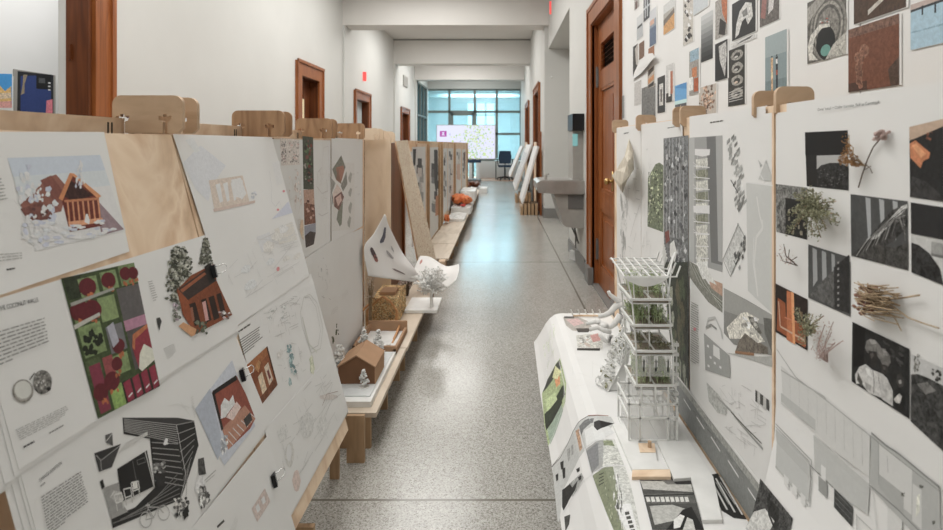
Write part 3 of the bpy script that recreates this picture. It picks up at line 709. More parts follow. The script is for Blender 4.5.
for (x, y, w, h) in ((75, 180, 34, 60), (150, 265, 42, 62), (130, 330, 60, 40), (220, 335, 70, 28), (110, 215, 20, 26), (90, 320, 36, 40), (300, 322, 50, 26), (235, 160, 14, 40)):
    fr2 = i.frame(c((x-w, y-h), (x+w, y-h), (x+w, y+h), (x-w, y+h)))
    for k in range(34):
        u, v = i.R.random(), i.R.random()
        if abs(u-.5) < .12+.4*v: 
            if y+h*(2*v-1) < 380-(x+w*(2*u-1)-100)*.2: i.oval(fr2, u, v, .10, .08, i.R.choice(['#c6c7cd', '#b6b9c4', '#d0cfd2', '#a8acb9']), .08, 7+i.R.random(), 7, .35)
i.blobs(c((80, 260), (150, 255), (160, 290), (90, 300)), 8, ['#4a2f30', '#5b3b3a'], (.04, .1), .3, 8)
P.done(i, 'house_picture', 'picture of a red gabled house among white trees')
i = P.ink(); i.para(c((-60, 175), (8, 168), (26, 245), (-50, 262)), 8, '#8a8986'); i.para(c((-60, 395), (72, 388), (80, 415), (-60, 440)), 4, '#9a9996')
i.para(c((18, 437), (76, 427), (78, 433), (20, 443)), 1, '#4a4947', .8); P.done(i, 'caption_text')

# ---- sheet 2: the coconut walls spread, a thick stack of pages
TL2, TR2, BR2, BL2 = (-26, 306), (203.5, 235.5), (237, 331), (19, 469.5)
poly = [LA.unp(*q) for q in (TL2, TR2, BR2, BL2)]
P = S('portfolio_spread', 'open portfolio spread with the heading about coconut walls on the nearest left board', None, None, .0075, poly=poly, group=G_SHEET)
for k in range(5):       # loose pages beneath
    pl = [Vector(q) for q in poly]; dy = -.012*(k+1); dz = .006*(k+1)
    pl[3] = pl[3]+Vector((dy*1.3, dz*.4)); pl[0] = pl[0]+Vector((dy, 0)); pl[2] = pl[2]+Vector((-.004*k, .004*k))
    P.T.part('page', sheet_mesh(LA, pl, .0066-.0009*k, .0005), 'paper')
c = cr(0, 260, 4.077); i = P.ink()
i.text('THE COCONUT WALLS', (-2, 311.2), (38.6, 301.6), (-3.2, 306.6), '#141312')
i.para(c((-60, 225), (2, 222), (4, 228), (-60, 232)), 1, '#4a4947', .8)
i.para(c((-70, 305), (178, 232), (203, 350), (-40, 450)), 9, '#7e7d7a', .32, .03)
c3 = cr(0, 360, 3.115)
i.para(c3((44, 218), (208, 140), (216, 172), (62, 252)), 6, '#8f8e8b', .3); 
i.para(c3((70, 268), (138, 232), (140, 237), (72, 274)), 1, '#2e2d2c', .9); i.para(c3((150, 226), (214, 190), (216, 194), (152, 230)), 1, '#6e6d6a', .8)
P.done(i, 'text_page')
i = P.ink()               # two half coconuts
fr = i.frame(c3((38, 58), (104, 58), (104, 136), (38, 136)))
i.oval(fr, .5, .5, .5, .47, '#77736d', .6, 1, 22); i.oval(fr, .5, .47, .45, .42, '#8f8c86', .3, 2, 22); i.oval(fr, .5, .45, .40, .36, '#b3b3ae', .03, 3, 22)
fr = i.frame(c3((103, 30), (162, 30), (162, 108), (103, 108))); i.oval(fr, .5, .5, .5, .48, '#6f6d69', 1, 1, 18, .05); i.blobs(c3((108, 36), (156, 36), (156, 102), (108, 102)), 40, ['#a9a8a4', '#5a5855', '#8c8a86'], (.03, .07), .5, 2)
i.line(c3((92, 62), (108, 40)), .002, '#55534f', 2); fr2 = i.frame(c3((142, 82), (160, 82), (160, 98), (142, 98))); i.oval(fr2, .5, .5, .4, .4, '#2a2827', .2, 4)
P.done(i, 'coconut_drawing')
i = P.ink()               # aerial collage
Q = [(61, 278.5), (134, 262.5), (160, 386), (98, 419)]
c = cr(0, 240, 1.829); i.px(Q, '#3c4a2c', .25)
fr = i.frame(Q)
for (u0, v0, u1, v1, cc, t) in ((.02, .0, .22, .16, '#2c3424', .5), (.18, .03, .42, .17, '#74875a', .3), (.47, .02, .70, .16, '#74875a', .3), (.74, .0, 1, .16, '#6d8055', .3),
      (.03, .20, .30, .33, '#6f8354', .25), (.36, .20, .60, .38, '#7b8d5e', .2), (.65, .17, 1, .42, '#5d5a5a', .12), (.65, .42, 1, .50, '#a5788d', .1), (.04, .36, .33, .58, '#76895a', .25),
      (.02, .60, .22, .70, '#4c5a38', .3), (.38, .42, .62, .62, '#6e6e70', .12), (.66, .5, 1, .80, '#55504f', .2), (.05, .64, .20, .98, '#7e3345', .12), (.24, .62, .38, .86, '#92494a', .2),
      (.24, .84, .44, 1, '#7e9a53', .3), (.42, .84, .98, 1, '#2b2823', .3), (.38, .64, .60, .78, '#76895a', .25)):
    i.fp(fr, [(u0, v0), (u1, v0), (u1, v1), (u0, v1)], cc, t, 1)
for (u, v, r_) in ((.28, .10, .11), (.57, .09, .10), (.83, .07, .085), (.95, .08, .08), (.12, .25, .12), (.27, .27, .12), (.50, .58, .09), (.30, .80, .11), (.12, .84, .10), (.42, .70, .08)):
    i.oval(fr, u, v, r_, r_*.62, '#5e1f26', .12, 2, 16, .04); i.blobs([tuple(q) for q in [(0, 0)]*4], 0, ['#000000']) if 0 else None
    for k in range(5): i.oval(fr, u+i.R.uniform(-.05, .06), v+.065+i.R.uniform(-.01, .02), .017, .015, '#a8603a', .3, 3+i.R.random()*.5, 6, .3)
for (u, v) in ((.14, .44), (.24, .49), (.12, .53)): 
    for k in range(12): i.oval(fr, u+i.R.uniform(-.06, .06), v+i.R.uniform(-.035, .035), .03, .02, '#20261a', .4, 3+i.R.random()*.6, 6, .4)
i.fp(fr, [(.69, .63), (.74, .55), (1, .50), (1, .78), (.72, .80)], '#8c3340', .15, 3); i.fp(fr, [(.69, .63), (.74, .54), (1, .50), (1, .53), (.76, .58), (.72, .66)], '#b06a45', .2, 4)
i.fp(fr, [(.72, .80), (.78, .70), (.88, .64), (1, .70), (1, .79), (.76, .83)], '#c9bfae', .08, 4)
for k in range(4):
    u = .44+k*.145; i.fp(fr, [(u, .85-k*.006), (u+.11, .84-k*.006), (u+.115, .99), (u+.01, 1.0)], '#8a3042', .15, 3); i.fp(fr, [(u+.03, .955), (u+.10, .94), (u+.10, .952), (u+.03, .967)], '#c8c4bc', 0, 4)
i.fp(fr, [(.0, .335), (.35, .30), (.35, .325), (.0, .365)], '#a3a29a', .1, 3); i.fp(fr, [(.03, .18), (.62, .15), (.62, .17), (.03, .205)], '#8f9088', .1, 3)
i.fp(fr, [(.40, .42), (.50, .40), (.52, .55), (.42, .58)], '#9a9aa4', .1, 3)
P.done(i, 'aerial_collage', 'green and maroon aerial collage')
i = P.ink(); c = cr(120, 230, 3.53)       # house in trees
for k in range(650):
    x = i.R.gauss(212, 24); y = i.R.uniform(60, 250)
    w = 12+34*min(1, (y-50)/60)
    if abs(x-208) > w or (y > 170 and x > 222): continue
    fr = i.frame(c((x-5, y-5), (x+5, y-5), (x+5, y+5), (x-5, y+5))); i.oval(fr, .5, .5, .55, .5, i.R.choice(['#4d4f43', '#6c6e60', '#85867b', '#3a3c33', '#9a9b92']), .6, 1+i.R.random(), 7, .5)
for k in range(170):
    y = i.R.uniform(30, 120); x = 302+i.R.uniform(-1, 1)*(4+(y-20)*.2)
    fr = i.frame(c((x-4, y-4), (x+4, y-4), (x+4, y+4), (x-4, y+4))); i.oval(fr, .5, .5, .5, .5, i.R.choice(['#5a5c50', '#7a7b70', '#43453b']), .6, 1+i.R.random(), 7, .5)
for k in range(26): x = 185+i.R.uniform(0, 25); y = i.R.uniform(245, 320); fr = i.frame(c((x-6, y-6), (x+6, y-6), (x+6, y+6), (x-6, y+6))); i.oval(fr, .5, .5, .5, .5, i.R.choice(['#55574d', '#7e8077', '#9c8f98']), .6, 1+i.R.random(), 7, .5)
i.px(c((198, 214), (250, 160), (330, 120), (340, 180), (395, 300), (262, 370), (215, 270)), '#7c4227', .2, 3)
i.px(c((200, 212), (298, 142), (340, 178), (235, 250)), '#3a2f2b', .2, 4); i.px(c((210, 212), (296, 150), (303, 156), (218, 222)), '#94573a', .15, 5)
i.px(c((296, 130), (318, 115), (335, 180), (312, 188)), '#2a2725', .2, 5)
for (a, b) in ((240, 262), (282, 300), (308, 328), (336, 352)):
    i.px(c((a+2, 262-(a-240)*.35), (b+2, 255-(a-240)*.35), (b+22, 330-(a-240)*.3), (a+22, 340-(a-240)*.3)), '#2e211c', .2, 5)
i.px(c((288, 256), (300, 250), (312, 318), (300, 322)), '#b58a86', .1, 6); i.px(c((246, 275), (254, 272), (262, 320), (254, 324)), '#8d5c48', .1, 6)
i.px(c((200, 205), (242, 252), (262, 362), (220, 300)), '#8c4a2b', .15, 4)
i.px(c((205, 340), (222, 326), (268, 350), (262, 372), (250, 376)), '#b98a63', .1, 6)
i.blobs(c((262, 318), (310, 318), (310, 372), (262, 372)), 14, ['#4e5546', '#6e7462', '#394035'], (.08, .16), .4, 7)
i.blobs(c((340, 282), (395, 282), (395, 320), (345, 320)), 14, ['#b8a9ab', '#9a8a88', '#c9c2bf', '#6e5a55'], (.06, .14), .3, 7)
P.done(i, 'forest_house_picture', 'picture of a brown timber house between trees')
i = P.ink(); i.para(c((98, 180), (115, 176), (136, 248), (118, 254)), 9, '#8f8e8b', .3); i.para(c((152, 418), (190, 400), (204, 432), (168, 458)), 7, '#8f8e8b', .3); i.para(c((165, 475), (192, 460), (193, 463), (166, 479)), 1, '#777', .8) if 0 else None
i.px(c((128, 312), (140, 308), (147, 322), (143, 336), (139, 355), (134, 340)), '#3c3c3b', .2); P.done(i, 'caption_text')

# ---- sheet 3: adaption spread
poly = [LA.unp(*q) for q in ((20, 472), (232, 337.5), (269, 424.5), (77, 680))]
P = S('portfolio_spread', 'spread with a black angular drawing and a bicycle, below the coconut sheet', None, None, .0050, poly=poly, group=G_SHEET)
for k in range(3):
    pl = [Vector(q) for q in poly]; pl[0] = pl[0]+Vector((-.010*(k+1), 0)); pl[3] = pl[3]+Vector((-.010*(k+1), 0)); pl[1] = pl[1]+Vector((.004*(k+1), -.004*k)); pl[2] = pl[2]+Vector((.003*k, .003*k))
    P.T.part('page', sheet_mesh(LA, pl, .0042-.0008*k, .0005), 'paper')
i = P.ink(); i.text('GARAGE ADAPTION', (39.2, 482.4), (62, 464.2), (38.3, 479.0), '#4d4c4a'); i.para([(39.5, 485.5), (47.5, 479), (48, 480.5), (40, 487)], 1, '#777674', .8)
c = cr(0, 360, 3.115); i.para(c((125, 425), (250, 345), (280, 448), (150, 548)), 14, '#6f6e6b', .34, .04); P.done(i, 'text_page')
i = P.ink(); c = cr(90, 370, 3.315)
i.px(c((108, 158), (290, 158), (345, 168), (360, 250), (318, 380), (300, 430), (75, 525), (70, 488), (150, 455), (215, 390), (198, 228), (112, 212)), '#272626', .08)
i.px(c((108, 158), (290, 158), (345, 168), (286, 182)), '#3a3939', .1, 1)
for k in range(9):
    a = k/8; i.line(c((112+2*a, 163+40*a), (286+6*a, 182+60*a)), .0016, '#8c8b89', 2)
for k in range(8): i.line(c((205+k*1, 240+k*18), (292+k*3, 245+k*20)), .0016, '#8c8b89', 2)
for k in range(9): i.line(c((286+k*4, 182+k*30), (346+2*k-k*k*.6, 170+k*20)), .0016, '#8c8b89', 2)
for k in range(6): i.line(c((76+k*24, 500-k*12+8), (300-k*2, 425-k*16)), .0014, '#777674', 2)
i.line(c((286, 182), (318, 350), (300, 425)), .0018, '#a5a4a2', 3)
i.px(c((14, 276), (102, 245), (72, 322), (30, 338)), '#2f2e2e', .1, 2); i.px(c((14, 276), (35, 300), (102, 245), (72, 322), (30, 338), (22, 300)), '#3d3c3c', .15, 3)
i.line(c((35, 300), (38, 334)), .0015, '#8c8b89', 4); i.line(c((20, 283), (36, 300), (100, 250)), .0015, '#8c8b89', 4)
i.px(c((50, 216), (74, 208), (76, 252), (52, 240)), '#5a5958', .3, 2); i.line(c((52, 238), (74, 210)), .0015, '#b5b4b1', 4)
i.px(c((90, 328), (188, 266), (214, 390), (104, 440)), '#201f1f', .05, 4); i.line(c((140, 300), (162, 410)), .0016, '#5a5958', 5); i.line(c((155, 300), (180, 290), (184, 305), (158, 314), (155, 300)), .0012, '#6a6968', 5)
i.line(c((182, 270), (212, 388), (104, 440)), .0022, '#a9a8a5', 5); i.line(c((37, 366), (44, 392)), .007, '#262525', 3)
i.blobs(c((200, 308), (255, 300), (255, 345), (205, 345)), 30, ['#6e6d6c', '#9a9997', '#4c4b4a'], (.07, .15), .5, 6); i.px(c((212, 345), (250, 340), (246, 384), (222, 388)), '#2c2b2b', .2, 6)
i.px(c((244, 240), (250, 226), (258, 228), (256, 240), (262, 244), (246, 250), (242, 246)), '#c4c3c0', 0, 6)
i.px(c((42, 392), (95, 372), (105, 440), (125, 470), (70, 495)), '#8e8d8b', .1, 3)
for (x, y) in ((90, 430), (120, 412), (145, 390)):
    i.line(c((x-10, y-16), (x+14, y-22), (x+18, y+4), (x-4, y+12), (x-10, y-16)), .002, '#b8b7b4', 7); i.line(c((x-4, y+12), (x, y+38)), .002, '#a9a8a5', 7); i.line(c((x+16, y+4), (x+20, y+28)), .002, '#a9a8a5', 7)
i.px(c((78, 400), (66, 420), (84, 442), (112, 430), (104, 404)), '#a3a29f', .3, 6); i.px(c((140, 372), (155, 368), (158, 392), (142, 396)), '#bab9b6', .2, 6)
for (x, y, r_) in ((184, 497, 22), (243, 474, 21)):
    fr = i.frame(c((x-r_, y-r_*1.3), (x+r_, y-r_*1.3), (x+r_, y+r_*1.3), (x-r_, y+r_*1.3)))
    pr = None
    for k in range(17):
        q = fr(.5+.45*math.cos(k*.3927), .5+.45*math.sin(k*.3927))
        if pr is not None:
            d = (q-pr).normalized(); nn = Vector((-d.y, d.x))*.0009; i.ys([pr-nn, q-nn, q+nn, pr+nn], '#9b9a98', 0, 8)
        pr = q
i.line(c((184, 497), (192, 455), (225, 455), (243, 474)), .0018, '#9b9a98', 8); i.line(c((192, 460), (210, 490), (225, 455)), .0018, '#9b9a98', 8); i.line(c((184, 497), (210, 490)), .0018, '#9b9a98', 8); i.line(c((183, 450), (198, 448)), .003, '#9b9a98', 8); i.line(c((190, 440), (190, 456)), .002, '#9b9a98', 8)
i.blobs(c((275, 420), (330, 420), (330, 490), (275, 490)), 44, ['#2c2b2a', '#6b6a68', '#a9a8a5', '#4a4948'], (.06, .13), .5, 6); i.px(c((305, 470), (325, 445), (325, 480), (312, 498)), '#1f1e1e', .1, 8)
i.blobs(c((350, 385), (392, 380), (402, 440), (362, 470)), 44, ['#4c4b4a', '#8b8a88', '#bdbcb9', '#6b6a68'], (.07, .14), .5, 6); i.px(c((345, 400), (358, 350), (375, 350), (384, 385), (365, 420)), '#c0bfbc', .2, 5)
i.px(c((358, 295), (376, 290), (384, 345), (360, 350)), '#474645', .6, 6); i.line(c((300, 105), (330, 150)), .0012, '#b9b8b5', 1); i.line(c((255, 120), (290, 112), (330, 125)), .0012, '#b9b8b5', 1)
for k in range(6): i.line(c((95+k*4, 275-k*6), (190, 215-k*2)), .001, '#b0afac', 1)
P.done(i, 'black_drawing', 'black angular building drawing with a bicycle and furniture')
# right page with a pink house model
c = cr(180, 330, 2.655); i = P.ink()
Q = c((40, 210), (138, 80), (200, 255), (118, 360)); i.px(Q, '#a9adb6', .08)
i.px(c((40, 210), (80, 155), (115, 310), (100, 345)), '#9aa0ab', .08, 1)
i.px(c((86, 162), (150, 122), (175, 170), (200, 235), (186, 262), (128, 318), (112, 265)), '#8e4a3b', .15, 2)
i.px(c((86, 162), (148, 120), (152, 132), (90, 172)), '#221f1e', .1, 4); i.px(c((84, 165), (92, 168), (115, 262), (110, 268)), '#2b2422', .1, 4)
i.px(c((112, 262), (172, 200), (200, 235), (128, 318)), '#a87a66', .15, 3)
for k in range(7): i.line(c((118+k*11, 280-k*10), (140+k*10, 305-k*12)), .002, '#d0c6c0', 4); 
i.px(c((108, 200), (118, 180), (130, 190), (140, 172), (146, 196), (132, 214), (120, 232), (108, 236)), '#c9c2c0', .15, 5)
i.px(c((122, 232), (150, 190), (162, 205), (140, 240)), '#bdaaa4', .2, 4)
i.px(c((168, 238), (186, 218), (192, 238), (176, 258)), '#3a3635', .4, 5)
i.blobs(c((96, 285), (130, 275), (128, 330), (104, 345)), 16, ['#c4c4c6', '#8f9299'], (.08, .16), .3, 3)
P.done(i, 'pink_house_picture', 'picture of a red brick room seen from above')
i = P.ink(); i.para(c((28, 180), (34, 172), (44, 228), (38, 236)), 9, '#a9a8a5', .3); i.line(c((65, 400), (95, 372)), .0014, '#8b8a88', 1); i.line(c((68, 405), (92, 384)), .0014, '#9b9a98', 1); P.done(i, 'caption_text')

# ---- sheet 4: lowest sheet
poly = [LA.unp(*q) for q in ((60, 690), (267.5, 436), (300, 545), (80, 950))]
P = S('presentation_sheet', 'lowest white sheet with a faint brick picture, clipped below the pink house page', None, None, .0065, poly=poly, group=G_SHEET)
i = P.ink(); c = cr(180, 330, 2.655)
i.px([(216.8, 526), (217.6, 528.3), (224.6, 521.6), (223.8, 519.4)], '#4a4947', .6, 1)
i.px(c((190, 475), (225, 420), (240, 455), (205, 510)), '#b0a29c', .2); i.px(c((200, 470), (208, 460), (214, 476), (206, 486)), '#c3bfbb', .1, 1); i.px(c((215, 450), (223, 440), (228, 456), (220, 464)), '#c3bfbb', .1, 1)
i.para(c((128, 540), (150, 490), (156, 510), (134, 560)), 5, '#b0afac', .3); P.done(i, 'faint_brick_picture')

# ---- binder clips
def binder_clip(px, py, off, label, s_=1.0):
    q = LA.unp(px, py); T = Thing('binder_clip', label, 'binder clip', LA.at(q.x, q.y, off), 'black binder clips on the left sheets')
    def W(u, v, o): return LA.at(q.x+u*s_, q.y+v*s_, off+o)
    m = MB(); a = [W(-.015, -.016, 0), W(.008, -.016, 0), W(.008, .016, 0), W(-.015, .016, 0)]; b = [W(-.012, -.016, .010), W(.006, -.016, .003), W(.006, .016, .003), W(-.012, .016, .010)]
    m.add(a+b, [(0, 1, 2, 3), (4, 7, 6, 5), (0, 4, 5, 1), (1, 5, 6, 2), (2, 6, 7, 3), (3, 7, 4, 0)]); T.part('clip_body', m, 'black')
    for sg in (1,):
        m = MB(); m.tube([W(.006, -.010, .004), W(.030, -.010, .012), W(.037, -.003, .013), W(.037, .003, .013), W(.030, .010, .012), W(.006, .010, .004)], .0012, 5); T.part('wire_handle', m, 'chrome', smooth=True)
binder_clip(210.5, 272, .010, 'black binder clip at the upper right corner of the coconut spread', 1.0)
binder_clip(240, 375, .0075, 'black binder clip beside the picture of the orange room', .95)
binder_clip(271, 480, .009, 'black binder clip low down beside the faint brick picture', 1.0)

# ---- second board: tall faint posters
P = S('tall_poster', 'tall pale poster with a faint beige house drawing on the second left board', (176, 134), (309.5, 275.5), .004, poly=[LA.unp(*q) for q in ((173, 134), (272, 137.2), (309.5, 275.5), (235, 327))])
c = cr(170, 125, 3.93); i = P.ink()
i.px(c((50, 150), (120, 80), (220, 160), (170, 230), (150, 300), (100, 250)), '#b6b8be', .05); i.px(c((60, 60), (90, 50), (120, 100), (100, 110)), '#b9bbc0', .04, 1)
i.px(c((152, 218), (285, 198), (312, 300), (175, 335)), '#b5a99e', .12, 1); i.px(c((170, 330), (335, 296), (334, 306), (172, 342)), '#b3a299', .06, 2)
for k in range(4): i.px(c((178+k*30, 235-k*4), (196+k*30, 228-k*4), (208+k*26, 300-k*4), (196+k*28, 306-k*4)), '#c0bfbe', .05, 3)
i.px(c((240, 215), (278, 207), (300, 270), (285, 290), (250, 280)), '#c3c3c3', .05, 3)
i.px(c((400, 370), (425, 345), (465, 300), (482, 345)), '#adb0bc', .04, 1); i.px(c((400, 150), (430, 140), (440, 230), (420, 240)), '#bfc1c5', .03, 1)
for (x, y) in ((447, 260), (424, 333)): 
    fr = i.frame(c((x-5, y-5), (x+5, y-5), (x+5, y+5), (x-5, y+5))); i.oval(fr, .5, .5, .5, .5, '#c77f84', .1, 2)
i.line(c((390, 180), (400, 250), (398, 300), (415, 320), (430, 300), (440, 330)), .0014, '#a9a9ac', 2); i.line(c((430, 190), (450, 240), (470, 300)), .0012, '#b2b2b4', 2)
i.strokes(c((330, 420), (480, 380), (520, 480), (370, 530)), 26, '#b4b4b3', .002, .5); i.px(c((340, 440), (390, 420), (410, 490), (360, 500)), '#b9bac0', .05); i.px(c((410, 410), (480, 380), (500, 450), (430, 470)), '#bdb9b3', .06)
i.blobs(c((310, 265), (345, 258), (345, 290), (312, 292)), 7, ['#b0b2b8', '#a5a8ae'], (.1, .2), .2, 3); P.done(i, 'faint_house_drawing')
i = P.ink(); i.strokes([(215, 262), (290, 225), (303, 268), (238, 310)], 34, '#b2b2b1', .0016, .35); i.blobs([(222, 240), (292, 222), (303, 262), (238, 300)], 9, ['#bcbcbb', '#b9bbbe', '#bfbab6'], (.04, .10), .15, 1, .3)
fr = i.frame([(276, 268), (279, 266), (280, 270), (277, 272)]); i.oval(fr, .5, .5, .5, .5, '#c58385', 0, 2); P.done(i, 'faint_plan_drawing')

poly = [LA.unp(*q) for q in ((237.5, 328), (311, 276), (331, 354), (262, 434))]
P = S('tall_poster', 'poster with an orange room photo and teal trees, mid-height on the second left board', None, None, .0025, poly=[LA.unp(*q) for q in ((236.5, 326.5), (311, 273.5), (348.5, 411), (290.5, 517))])
c = cr(230, 240, 3.317); i = P.ink()
i.para([(236.6, 331.6), (258, 317.6), (258.5, 319.3), (237, 333.4)], 1, '#55544f', .8); i.para(c((30, 330), (98, 285), (112, 330), (44, 384)), 7, '#6d6c69', .34, .15, words=False); P.done(i, 'text_block')
i = P.ink(); Q = c((52, 418), (124, 352), (158, 480), (86, 570)); i.px(Q, '#88502f', .25); fr = i.frame(Q)
i.fp(fr, [(0, 0), (1, 0), (1, .18), (0, .22)], '#9c6239', .2, 1); i.fp(fr, [(0, .22), (.5, .3), (.5, .5), (0, .5)], '#79401f', .2, 1)
i.fp(fr, [(.34, .42), (.54, .40), (.56, .9), (.36, .95)], '#b9a78f', .25, 2); i.fp(fr, [(.66, .36), (.86, .34), (.88, .78), (.68, .82)], '#b3a594', .3, 2); i.fp(fr, [(.72, .5), (.8, .49), (.82, .7), (.74, .72)], '#7a3c40', .4, 3)
i.fp(fr, [(.94, 0), (1, 0), (1, 1), (.94, 1)], '#4b2c1c', .1, 2); i.fp(fr, [(0, .85), (1, .82), (1, 1), (0, 1)], '#6b3e26', .4, 2); i.fp(fr, [(.3, .2), (.5, .12), (.6, .2), (.4, .35)], '#a5784c', .3, 2)
P.done(i, 'orange_room_picture', 'picture of an orange room')
i = P.ink()
i.blobs(c((180, 330), (200, 325), (230, 460), (205, 470)), 30, ['#7d9497', '#94a6a7', '#698386'], (.09, .2), .3, 2, .5, .3); i.blobs(c((190, 455), (200, 450), (210, 490), (200, 500)), 6, ['#8ea1a2'], (.15, .3), .3, 2)
i.blobs(c((258, 385), (275, 380), (285, 440), (268, 450)), 9, ['#b6b8a5', '#a5aa94'], (.2, .3), .2, 1)
i.line(c((245, 190), (265, 180), (290, 210), (308, 290), (300, 360), (270, 375), (240, 290), (234, 240), (245, 190)), .0035, '#b0b0ac', 1); i.line(c((240, 255), (262, 345), (288, 372)), .007, '#b2b3ac', 1)
i.line(c((248, 192), (262, 188), (285, 222), (300, 300), (292, 350), (270, 362)), .0015, '#9b9b98', 2)
i.strokes(c((110, 240), (230, 170), (255, 290), (130, 350)), 40, '#aaaaa8', .0018, .25); i.strokes(c((140, 370), (230, 310), (262, 440), (170, 500)), 30, '#adadab', .0018, .22)
i.blobs(c((110, 245), (190, 200), (200, 260), (125, 290)), 10, ['#b5b6b4', '#a9aba9'], (.04, .08), .4, 1); i.blobs(c((150, 370), (175, 355), (182, 390), (158, 400)), 4, ['#b3b1ae'], (.2, .35), .2, 1)
P.done(i, 'faint_plan_drawing')
P = S('drawing_sheet', 'pale drawing sheet with a pinkish blob, lowest on the second left board', None, None, .0042, poly=[LA.unp(*q) for q in ((264.5, 430), (329.5, 356.5), (348, 410.5), (290, 515.5))])
c = cr(280, 380, 3.536); i = P.ink()
i.strokes([(272, 425), (325, 366), (344, 410), (292, 500)], 60, '#adadab', .0018, .22)
for (x, y, rx, ry, cc) in ((34, 265, 16, 44, '#b3b2ae'), (10, 185, 18, 32, '#b7b7b5'), (95, 160, 26, 46, '#b3b3b1'), (150, 165, 20, 38, '#b8b8b6'), (58, 355, 14, 38, '#b7a7a0'), (172, 60, 34, 10, '#b0aaa6')):
    fr = i.frame(c((x-rx, y-ry), (x+rx, y-ry), (x+rx, y+ry), (x-rx, y+ry))); i.oval(fr, .5, .5, .5, .5, cc, .15, 1, 12, .12)
    if cc == '#b3b2ae': i.oval(fr, .42, .42, .3, .34, '#c0bfbc', 0, 2, 12, .1)
i.line(c((150, 90), (165, 50), (205, 40)), .0015, '#8c6f66', 2); i.line(c((155, 130), (185, 70), (215, 50)), .0012, '#9b9a98', 2); P.done(i, 'faint_plan_drawing')

# ---- third board poster with the photo strip
V0 = LV.unp(274, 200).x-.15
P = S('tall_poster', 'upright poster with a narrow green and red photo strip on the third left board', (268, 139), (330.6, 243), .004, surf=LV)
c = cr(260, 125, 4.236); i = P.ink()
Q = c((180, 46), (225, 52), (240, 470), (192, 500)); i.px(c((180, 46), (225, 52), (228, 275), (184, 272)), '#4c5044', .4)
i.blobs(c((182, 50), (224, 54), (228, 270), (186, 268)), 60, ['#5f7a55', '#7a3a38', '#2b2a28', '#8f8c86', '#4b5d44', '#33302e', '#7d4f4a'], (.06, .16), .4, 2, .4, .25)
i.px(c((184, 275), (228, 272), (231, 340), (186, 330)), '#a98a7a', .2, 1); i.px(c((186, 330), (231, 338), (236, 415), (188, 425)), '#7e5646', .5, 1)
i.blobs(c((188, 300), (230, 300), (236, 412), (190, 420)), 14, ['#5b3c33', '#b09183', '#8a5b47'], (.06, .14), .4, 2, .4, .4); i.px(c((188, 428), (236, 415), (236, 460), (190, 480)), '#8d8f9a', .1, 1); i.px(c((190, 470), (212, 450), (236, 455), (228, 505), (194, 520)), '#4a403e', .5, 2)
P.done(i, 'photo_strip', 'vertical strip of green, red and brown photographs')
i = P.ink(); i.px(c((84, 56), (166, 62), (168, 168), (90, 172)), '#b7b0ab', .25); i.blobs(c((86, 58), (112, 60), (114, 168), (90, 170)), 40, ['#8d8a86', '#6f6c6a', '#9c8884'], (.04, .12), .4, 1, .4, .4); i.blobs(c((118, 60), (166, 62), (168, 165), (120, 168)), 46, ['#a39b95', '#8c8580', '#b59e98'], (.04, .1), .4, 1, .4, .4)
P.done(i, 'speckled_map')
i = P.ink(); i.strokes(c((105, 190), (180, 188), (185, 460), (150, 480)), 36, '#b3aca6', .0022, .2); i.strokes(c((232, 90), (295, 90), (295, 480), (245, 470)), 30, '#b5b2ae', .0022, .2)
i.line(c((262, 180), (245, 200), (240, 260), (262, 290), (288, 280), (282, 230)), .003, '#aeaaa8', 1); i.line(c((265, 150), (270, 95), (290, 90), (290, 190)), .002, '#b0adab', 1); i.line(c((248, 375), (262, 385), (290, 370)), .003, '#a9a7a5', 1)
i.blobs(c((165, 400), (185, 380), (190, 500), (172, 480)), 9, ['#c9a78f', '#c4b2a5'], (.2, .4), .2, 1); i.blobs(c((110, 190), (175, 190), (180, 350), (130, 360)), 14, ['#b8aea8', '#bfb5b0'], (.04, .1), .4, 1); P.done(i, 'faint_plan_drawing')
P = S('tall_poster', 'upright poster with grey and brown diamond cutouts beside the bare plywood', (331.4, 137.8), (362.6, 226), .004, surf=LV)
c = cr(260, 125, 4.236); i = P.ink()
i.px(c((306, 160), (400, 160), (400, 440), (306, 450)), '#bcbab7', .05)
i.px(c((344, 128), (362, 178), (344, 238), (346, 250), (322, 232), (306, 188)), '#7b7b70', .25, 2); i.px(c((322, 180), (352, 172), (358, 190), (346, 236), (332, 240)), '#9f7160', .2, 3); i.px(c((322, 232), (330, 180), (344, 250)), '#8b6b5b', .2, 3)
i.px(c((366, 196), (370, 250), (352, 282), (342, 258)), '#84827b', .3, 2); i.px(c((298, 220), (320, 245), (300, 300)), '#8f8d88', .3, 2); i.px(c((326, 250), (345, 275), (352, 300), (330, 345), (310, 330), (308, 290)), '#b9aaa2', .2, 3)
i.px(c((314, 305), (345, 282), (356, 305), (334, 362), (314, 345)), '#7a5a52', .4, 4); i.px(c((320, 310), (342, 292), (346, 320), (330, 345)), '#b79b92', .2, 5)
i.px(c((330, 365), (352, 320), (346, 420), (338, 430), (324, 400)), '#7d8074', .25, 2); i.px(c((304, 285), (312, 320), (308, 340)), '#55504a', .2, 2)
P.done(i, 'diamond_cutouts', 'brown and grey diamond-shaped cutouts')
i = P.ink()
for (x, y, h_) in ((382, 222, 24), (382, 285, 20), (382, 350, 26), (378, 410, 26)): i.px(c((x-8, y), (x+2, y-h_), (x+8, y-h_*.6), (x+2, y+h_), (x-6, y+h_*.7)), '#9a9a94', .15)
for (x, y) in ((392, 205), (410, 200), (402, 260), (414, 290), (366, 315)): i.para(c((x, y), (x+10, y), (x+10, y+8), (x, y+8)), 3, '#a5a4a0')
P.done(i, 'leaf_shapes')
